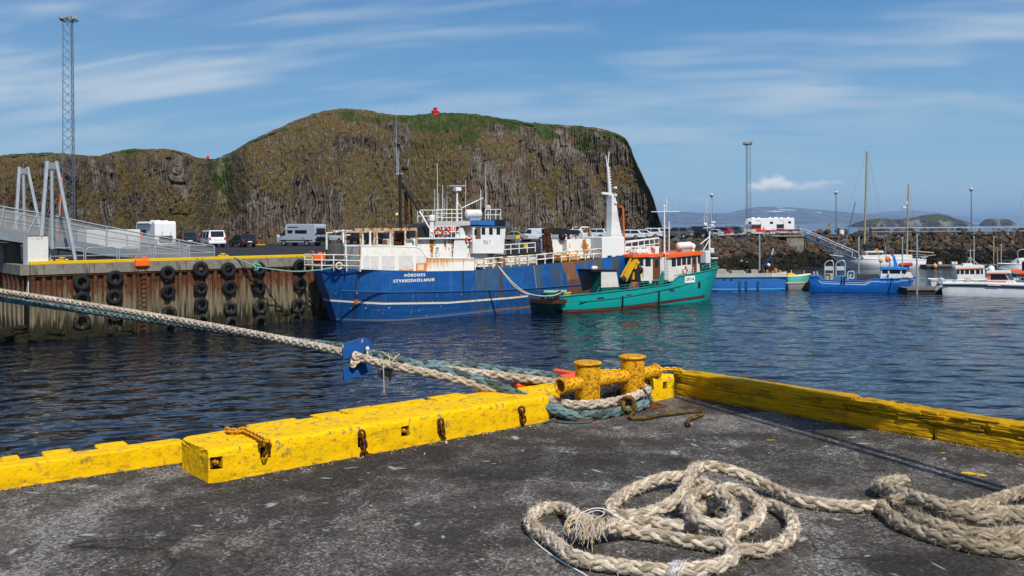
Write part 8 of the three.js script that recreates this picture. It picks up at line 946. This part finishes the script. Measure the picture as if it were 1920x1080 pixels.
// ---- white two-masted sailing yacht
{
  const a = Math.PI - 0.05, D = 146, Bm = 3.8, q0 = at(1740, 501, D), ez = V(Math.sin(a), 0, Math.cos(a)), o = q0.clone().addScaledVector(ez, Bm / 2), B = new Frame(o.x, -o.z, a), ZN = -Bm / 2, sp = (x, y, z = ZN) => { const p = B.px(x, y, z); return V(p.x, p.y, z); }, sxy = (l, z = ZN) => l.map(([x, y]) => { const p = B.px(x, y, z); return [p.x, p.y]; });
  const t = thing('sailing_yacht', 'long white two-masted sailing yacht below the gangway', 'sailing boat', null, B), sheer = sxy([[1738, 487], [1690, 486.5], [1640, 486], [1600, 483.5], [1557, 478]]).sort((p, q) => p[0] - q[0]); sheer.unshift([-1, sheer[0][1]]); sheer.push([18, sheer[sheer.length - 1][1] + 0.2]); const xt = sp(1556, 478, 0).x;
  hullParts(t, { L: 15, B: Bm, keel: -0.6, sheer, aft: [0.3, 0], fwd: [xt - 2.6, xt], sternW: 0.7, ts: 0.2, tb: 0.5, bul: 0.2, uv: [0, 16, -1, 3], flare: 0.8 }, mat(0.72, 0.74, 0.76, { roughness: 0.3 }), mat(0.5, 0.48, 0.42), whiteP);
  for (const x of [1585, 1594, 1605, 1616]) { const p = sp(x, 482.6, ZN + 0.35); part(t, 'scupper', [box(0.28, 0.12, 0.05, p.x, p.y - 0.05, ZN + 0.02)], blackMetal); } part(t, 'cabin_trunk', [span(2, 9.5, 1.1, 2.0, -1.0, 1.0)], whiteP); const dk = part(t, 'deckhouse', prism(sxy([[1624, 487], [1655, 487], [1656, 473], [1624, 473]], -0.9), -0.95, 0.95, 0.04), mat(0.55, 0.42, 0.25, { map: grainTex, tile: 1 })); const w0 = sp(1628, 480.5, -0.97), w1 = sp(1654, 474.5, -0.97); part(dk, 'side_window', [span(w0.x, w1.x, w0.y, w1.y, -0.99, -0.94)], carGlass); part(t, 'deckhouse_roof', prism(sxy([[1622, 473.5], [1658, 473.5], [1656, 470.5], [1624, 471]], -1.05), -1.1, 1.1, 0.03), whiteP);
  const wood = mat(0.34, 0.29, 0.17, { map: grainTex, roughness: 0.6, tile: 1 }), M = (x, y) => sp(x, y, 0); const m1 = part(t, 'main_mast', [cyl(M(1620, 487), M(1625.5, 284), 0.17, 0.12, 10)], wood); part(m1, 'mast_head', [beam(M(1622, 284), M(1629, 283), 0.08, 0.08)], galv); part(t, 'mizzen_mast', [cyl(M(1700, 488), M(1703.5, 345), 0.15, 0.1, 10)], wood); const rd = M(1695, 389); part(t, 'radar_dome', [rbox(0.6, 0.25, 0.5, 0.1, rd.x, rd.y, 0), rbox(0.2, 0.5, 0.25, 0.05, M(1700, 380).x, M(1700, 380).y, 0)], whiteP); part(t, 'mizzen_boom', [cyl(M(1703, 470), M(1751, 474), 0.09, 0.08, 8)], mat(0.45, 0.33, 0.13)); part(t, 'davits', [beam(M(1725, 481), M(1754, 478), 0.1, 0.1), beam(M(1728, 485), M(1740, 480), 0.1, 0.2)], galv); const sl = []; const r = rngOf(5); for (let i = 0; i < 24; i++) sl.push(new THREE.IcosahedronGeometry(0.25 + 0.25 * r(), 1).translate(M(1622 + r() * 14, 466 + r() * 8 + 0).x, M(1622, 460 + r() * 14).y, (r() - 0.5) * 0.5)); part(t, 'furled_sail', sl, mat(0.015, 0.018, 0.025));
  part(t, 'furled_jib', [cyl(M(1586, 455), M(1604, 378), 0.12, 0.08, 8), cyl(M(1565, 478), M(1586, 455), 0.13, 0.12, 8)], mat(0.12, 0.17, 0.24)); part(t, 'forestay', [cyl(M(1562, 479), M(1625.5, 286), 0.025, 0.025, 5)], galv); for (const [x0, y0, x1, y1] of [[1628, 486, 1626, 300], [1640, 486, 1626, 290], [1665, 486, 1627, 286], [1672, 486, 1628, 286], [1710, 486, 1704, 350], [1690, 486, 1703, 350], [1725, 486, 1704, 348]]) part(t, 'shroud', [cyl(M(x0, y0), M(x1, y1), 0.018, 0.018, 4)], galv);
  const rl = resample([[1735, 486], [1690, 485.5], [1640, 485], [1600, 482], [1560, 478]].map(([x, y]) => sp(x, y, ZN + 0.15)), 12); railing(t, rl.map((p, i) => p.setZ(ZN * (i > 8 ? lerp(0.92, 0.1, (i - 8) / 4) : 0.92))), 0.7, 2, galv, 0.018); part(t, 'red_dinghy', [new THREE.CapsuleGeometry(0.28, 1.6, 4, 10).rotateZ(1.5).translate(...sp(1698, 496, -2.4).toArray())], mat(0.45, 0.05, 0.05));
}
// ---- docks, piles, small craft, inflatable
{
  dock('floating dock running out behind the white sailing yacht stern', 1738, 1885, 144, 2.4, 0.55); dock('floating dock between the blue boat bow and the white catamaran', 1700, 1775, 94.5, 2.6, 0.5); dock('floating dock with the small turquoise boat', 1470, 1528, 103, 2.2, 0.45); dock('floating dock section behind the orange inflatable', 1880, 1990, 143, 2.4, 0.55);
  pile(1424, 443, 528, 106, 'slim steel pile rising behind the blue barge', galv); pile(1610, 448, 545, 108, 'slim steel pile behind the blue boat deck'); pile(1719, 442, 540, 93, 'slim steel pile on the dock beside the blue boat bow', mat(0.24, 0.30, 0.33)); pile(1692, 446, 505, 144, 'slim steel pile beside the yacht mizzen mast'); pile(1826, 444, 500, 144.5, 'pale pile behind the pilot boat mast', mat(0.4, 0.38, 0.26)); pile(1863, 444, 500, 143, 'yellowish wooden pile behind the catamaran cabin', mat(0.36, 0.31, 0.12)); pile(1877, 460, 500, 142, 'slim grey pile next to the orange inflatable'); pile(1870, 472, 500, 142.5, 'short leaning pile beside the yellowish pile', mat(0.36, 0.31, 0.16));
  const r = rngOf(12); for (const [x, l] of [[1762, 'pale seat box on the dock nearest the yacht stern'], [1787, 'pale seat box in the middle of the long dock'], [1791, 'second pale seat box in the middle of the long dock']]) { const t = thing('dock_box', l, 'box'), p = at(x, 497, 145); t.position.set(p.x, 0.6, p.z); part(t, 'box_body', [rbox(0.5, 0.4, 0.4, 0.05, 0, 0.2, 0)], whiteP); part(t, 'lid', [rbox(0.54, 0.06, 0.44, 0.02, 0, 0.42, 0)], galv); }
  const ob = thing('orange_float', 'orange float hanging on the side of the long dock', 'float'), op = at(1753, 502, 143.6); part(ob, 'float_body', [new THREE.SphereGeometry(0.3, 14, 10).scale(1, 1.2, 1).translate(op.x, 0.45, op.z)], mat(0.75, 0.33, 0.14)); part(ob, 'rope_eye', [new THREE.TorusGeometry(0.08, 0.025, 6, 12).translate(op.x, 0.88, op.z)], galv);
  const f = new Frame(at(1476, 525, 104).x, 104.6, 0.1), sb = thing('rowing_boat', 'small turquoise and yellow boat lying on the floating dock', 'boat', null, f); sb.position.y = 0.45; hullParts(sb, { L: 2.7, B: 1.1, keel: 0.1, sheer: [[0, 0.75], [1.6, 0.8], [2.9, 0.98]], aft: [0.1, 0], fwd: [2.4, 2.8], sternW: 0.85, ts: 0.1, tb: 0.5, bul: 0.2, uv: [0, 3, 0, 1] }, mat(0.10, 0.52, 0.42, { roughness: 0.4 }), mat(0.6, 0.6, 0.55), mat(0.7, 0.72, 0.6)); part(sb, 'yellow_cover', prism([[0.05, 0.78], [0.2, 1.0], [0.6, 1.12], [0.9, 1.0], [1.3, 0.8]], -0.4, 0.4, 0.05), mat(0.75, 0.55, 0.02)); part(sb, 'yellow_post', [cyl(V(0.65, 0.9, 0), V(0.65, 1.45, 0), 0.05), cyl(V(2.1, 0.8, 0), V(2.1, 1.35, 0), 0.04)], mat(0.75, 0.55, 0.02));
  const f2 = new Frame(at(1474, 540, 101.5).x, 101.6, 0.05), db = thing('dinghy', 'grey dinghy with orange fenders below the turquoise boat', 'boat', null, f2); hullParts(db, { L: 2.6, B: 1.2, keel: -0.1, sheer: [[0, 0.62], [2.8, 0.7]], aft: [0.1, 0], fwd: [2.4, 2.7], sternW: 0.85, ts: 0.1, tb: 0.55, bul: 0.1, uv: [0, 3, 0, 1] }, mat(0.26, 0.25, 0.23, { map: grainTex, tile: 1 }), decking, mat(0.3, 0.3, 0.28)); for (const x of [2.1, 2.2]) part(db, 'fender', [new THREE.SphereGeometry(0.13, 10, 8).translate(x, x > 2.15 ? 0.75 : 0.4, 0.6)], mat(0.8, 0.16, 0.03));
  const f3 = new Frame(at(1882, 510, 118).x, 119, -0.45), ib = thing('inflatable_boat', 'orange and grey inflatable boat with black covered engine near the frame edge', 'boat', null, f3), gy = mat(0.28, 0.29, 0.31, { roughness: 0.5 }), orr = mat(0.80, 0.09, 0.01, { roughness: 0.5 }), tb = (z) => [V(0, 1.05, 0), V(0.5, 0.95, z * 0.75), V(1.6, 0.75, z * 1.15), V(3, 0.62, z * 1.25), V(6, 0.6, z * 1.25)]; for (const z of [1, -1]) part(ib, 'side_tube', tube(tb(z), 0.34, 40, 10), gy); part(ib, 'orange_tube', tube([V(1.2, 0.87, 1.07), V(2.2, 0.72, 1.24), V(3.5, 0.64, 1.3), V(6, 0.62, 1.3)], 0.33, 30, 10), orr); part(ib, 'hull', prism([[0.2, 0.9], [1.5, 0.2], [6, -0.3], [6, 0.6], [1.6, 0.8]], -0.9, 0.9, 0.1), gy); part(ib, 'console', [rbox(1.5, 1.3, 1.2, 0.25, 3.2, 1.5, 0)], rubber); part(ib, 'engine_cover', [rbox(0.8, 1.0, 1.0, 0.25, 4.6, 1.6, 0)], blackMetal);
  const f4 = new Frame(at(1878, 500, 133).x, 134, -0.2), wb = thing('white_speedboat', 'white speedboat with radar arch behind the orange inflatable', 'boat', null, f4); hullParts(wb, { L: 6, B: 2.2, keel: -0.4, sheer: [[-1, 1.2], [7, 1.0]], aft: [0.8, 0], fwd: [6, 6.2], sternW: 0.25, ts: 0.4, tb: 0.97, bul: 0.2, uv: [0, 6, -1, 2] }, whiteP, decking, whiteP); part(wb, 'cabin', prism([[1.6, 1.1], [2.6, 1.9], [4.6, 2.0], [5.2, 1.1]], -0.8, 0.8, 0.1), whiteP); part(wb, 'radar_arch', tube([V(2.4, 1.2, 0.9), V(2.3, 2.8, 0.9), V(2.6, 3.1, 0.85), V(4.5, 3.1, 0.85)], 0.06, 24, 6), galv); railing(wb, resample([V(0.3, 1.15, 0.4), V(1.2, 1.15, 0.85), V(2.4, 1.15, 1.0)], 4), 0.5, 1, galv, 0.025);
  const rg = thing('sailing_mast', 'slender mast with spreader rising at the frame edge', 'mast'), rp = at(1942, 500, 120); rg.position.set(rp.x, 0, rp.z); part(rg, 'pole', [cyl(V(0, 0, 0), V(0, 17, 0), 0.09, 0.06, 8)], galv); part(rg, 'spreader', [beam(V(-2.6, at(1920, 404.5, 120).y, 0), V(2.6, at(1920, 404.5, 120).y, 0), 0.06, 0.06)], galv); part(rg, 'shroud', [cyl(V(-3, at(1905, 420, 120).y - 3, 0), V(-0.1, 16.5, 0), 0.02, 0.02, 4)], galv); part(rg, 'hull', [rbox(7, 1.2, 2, 0.4, 2, 0.4, 0)], whiteP);
}

renderer.render(scene, camera);
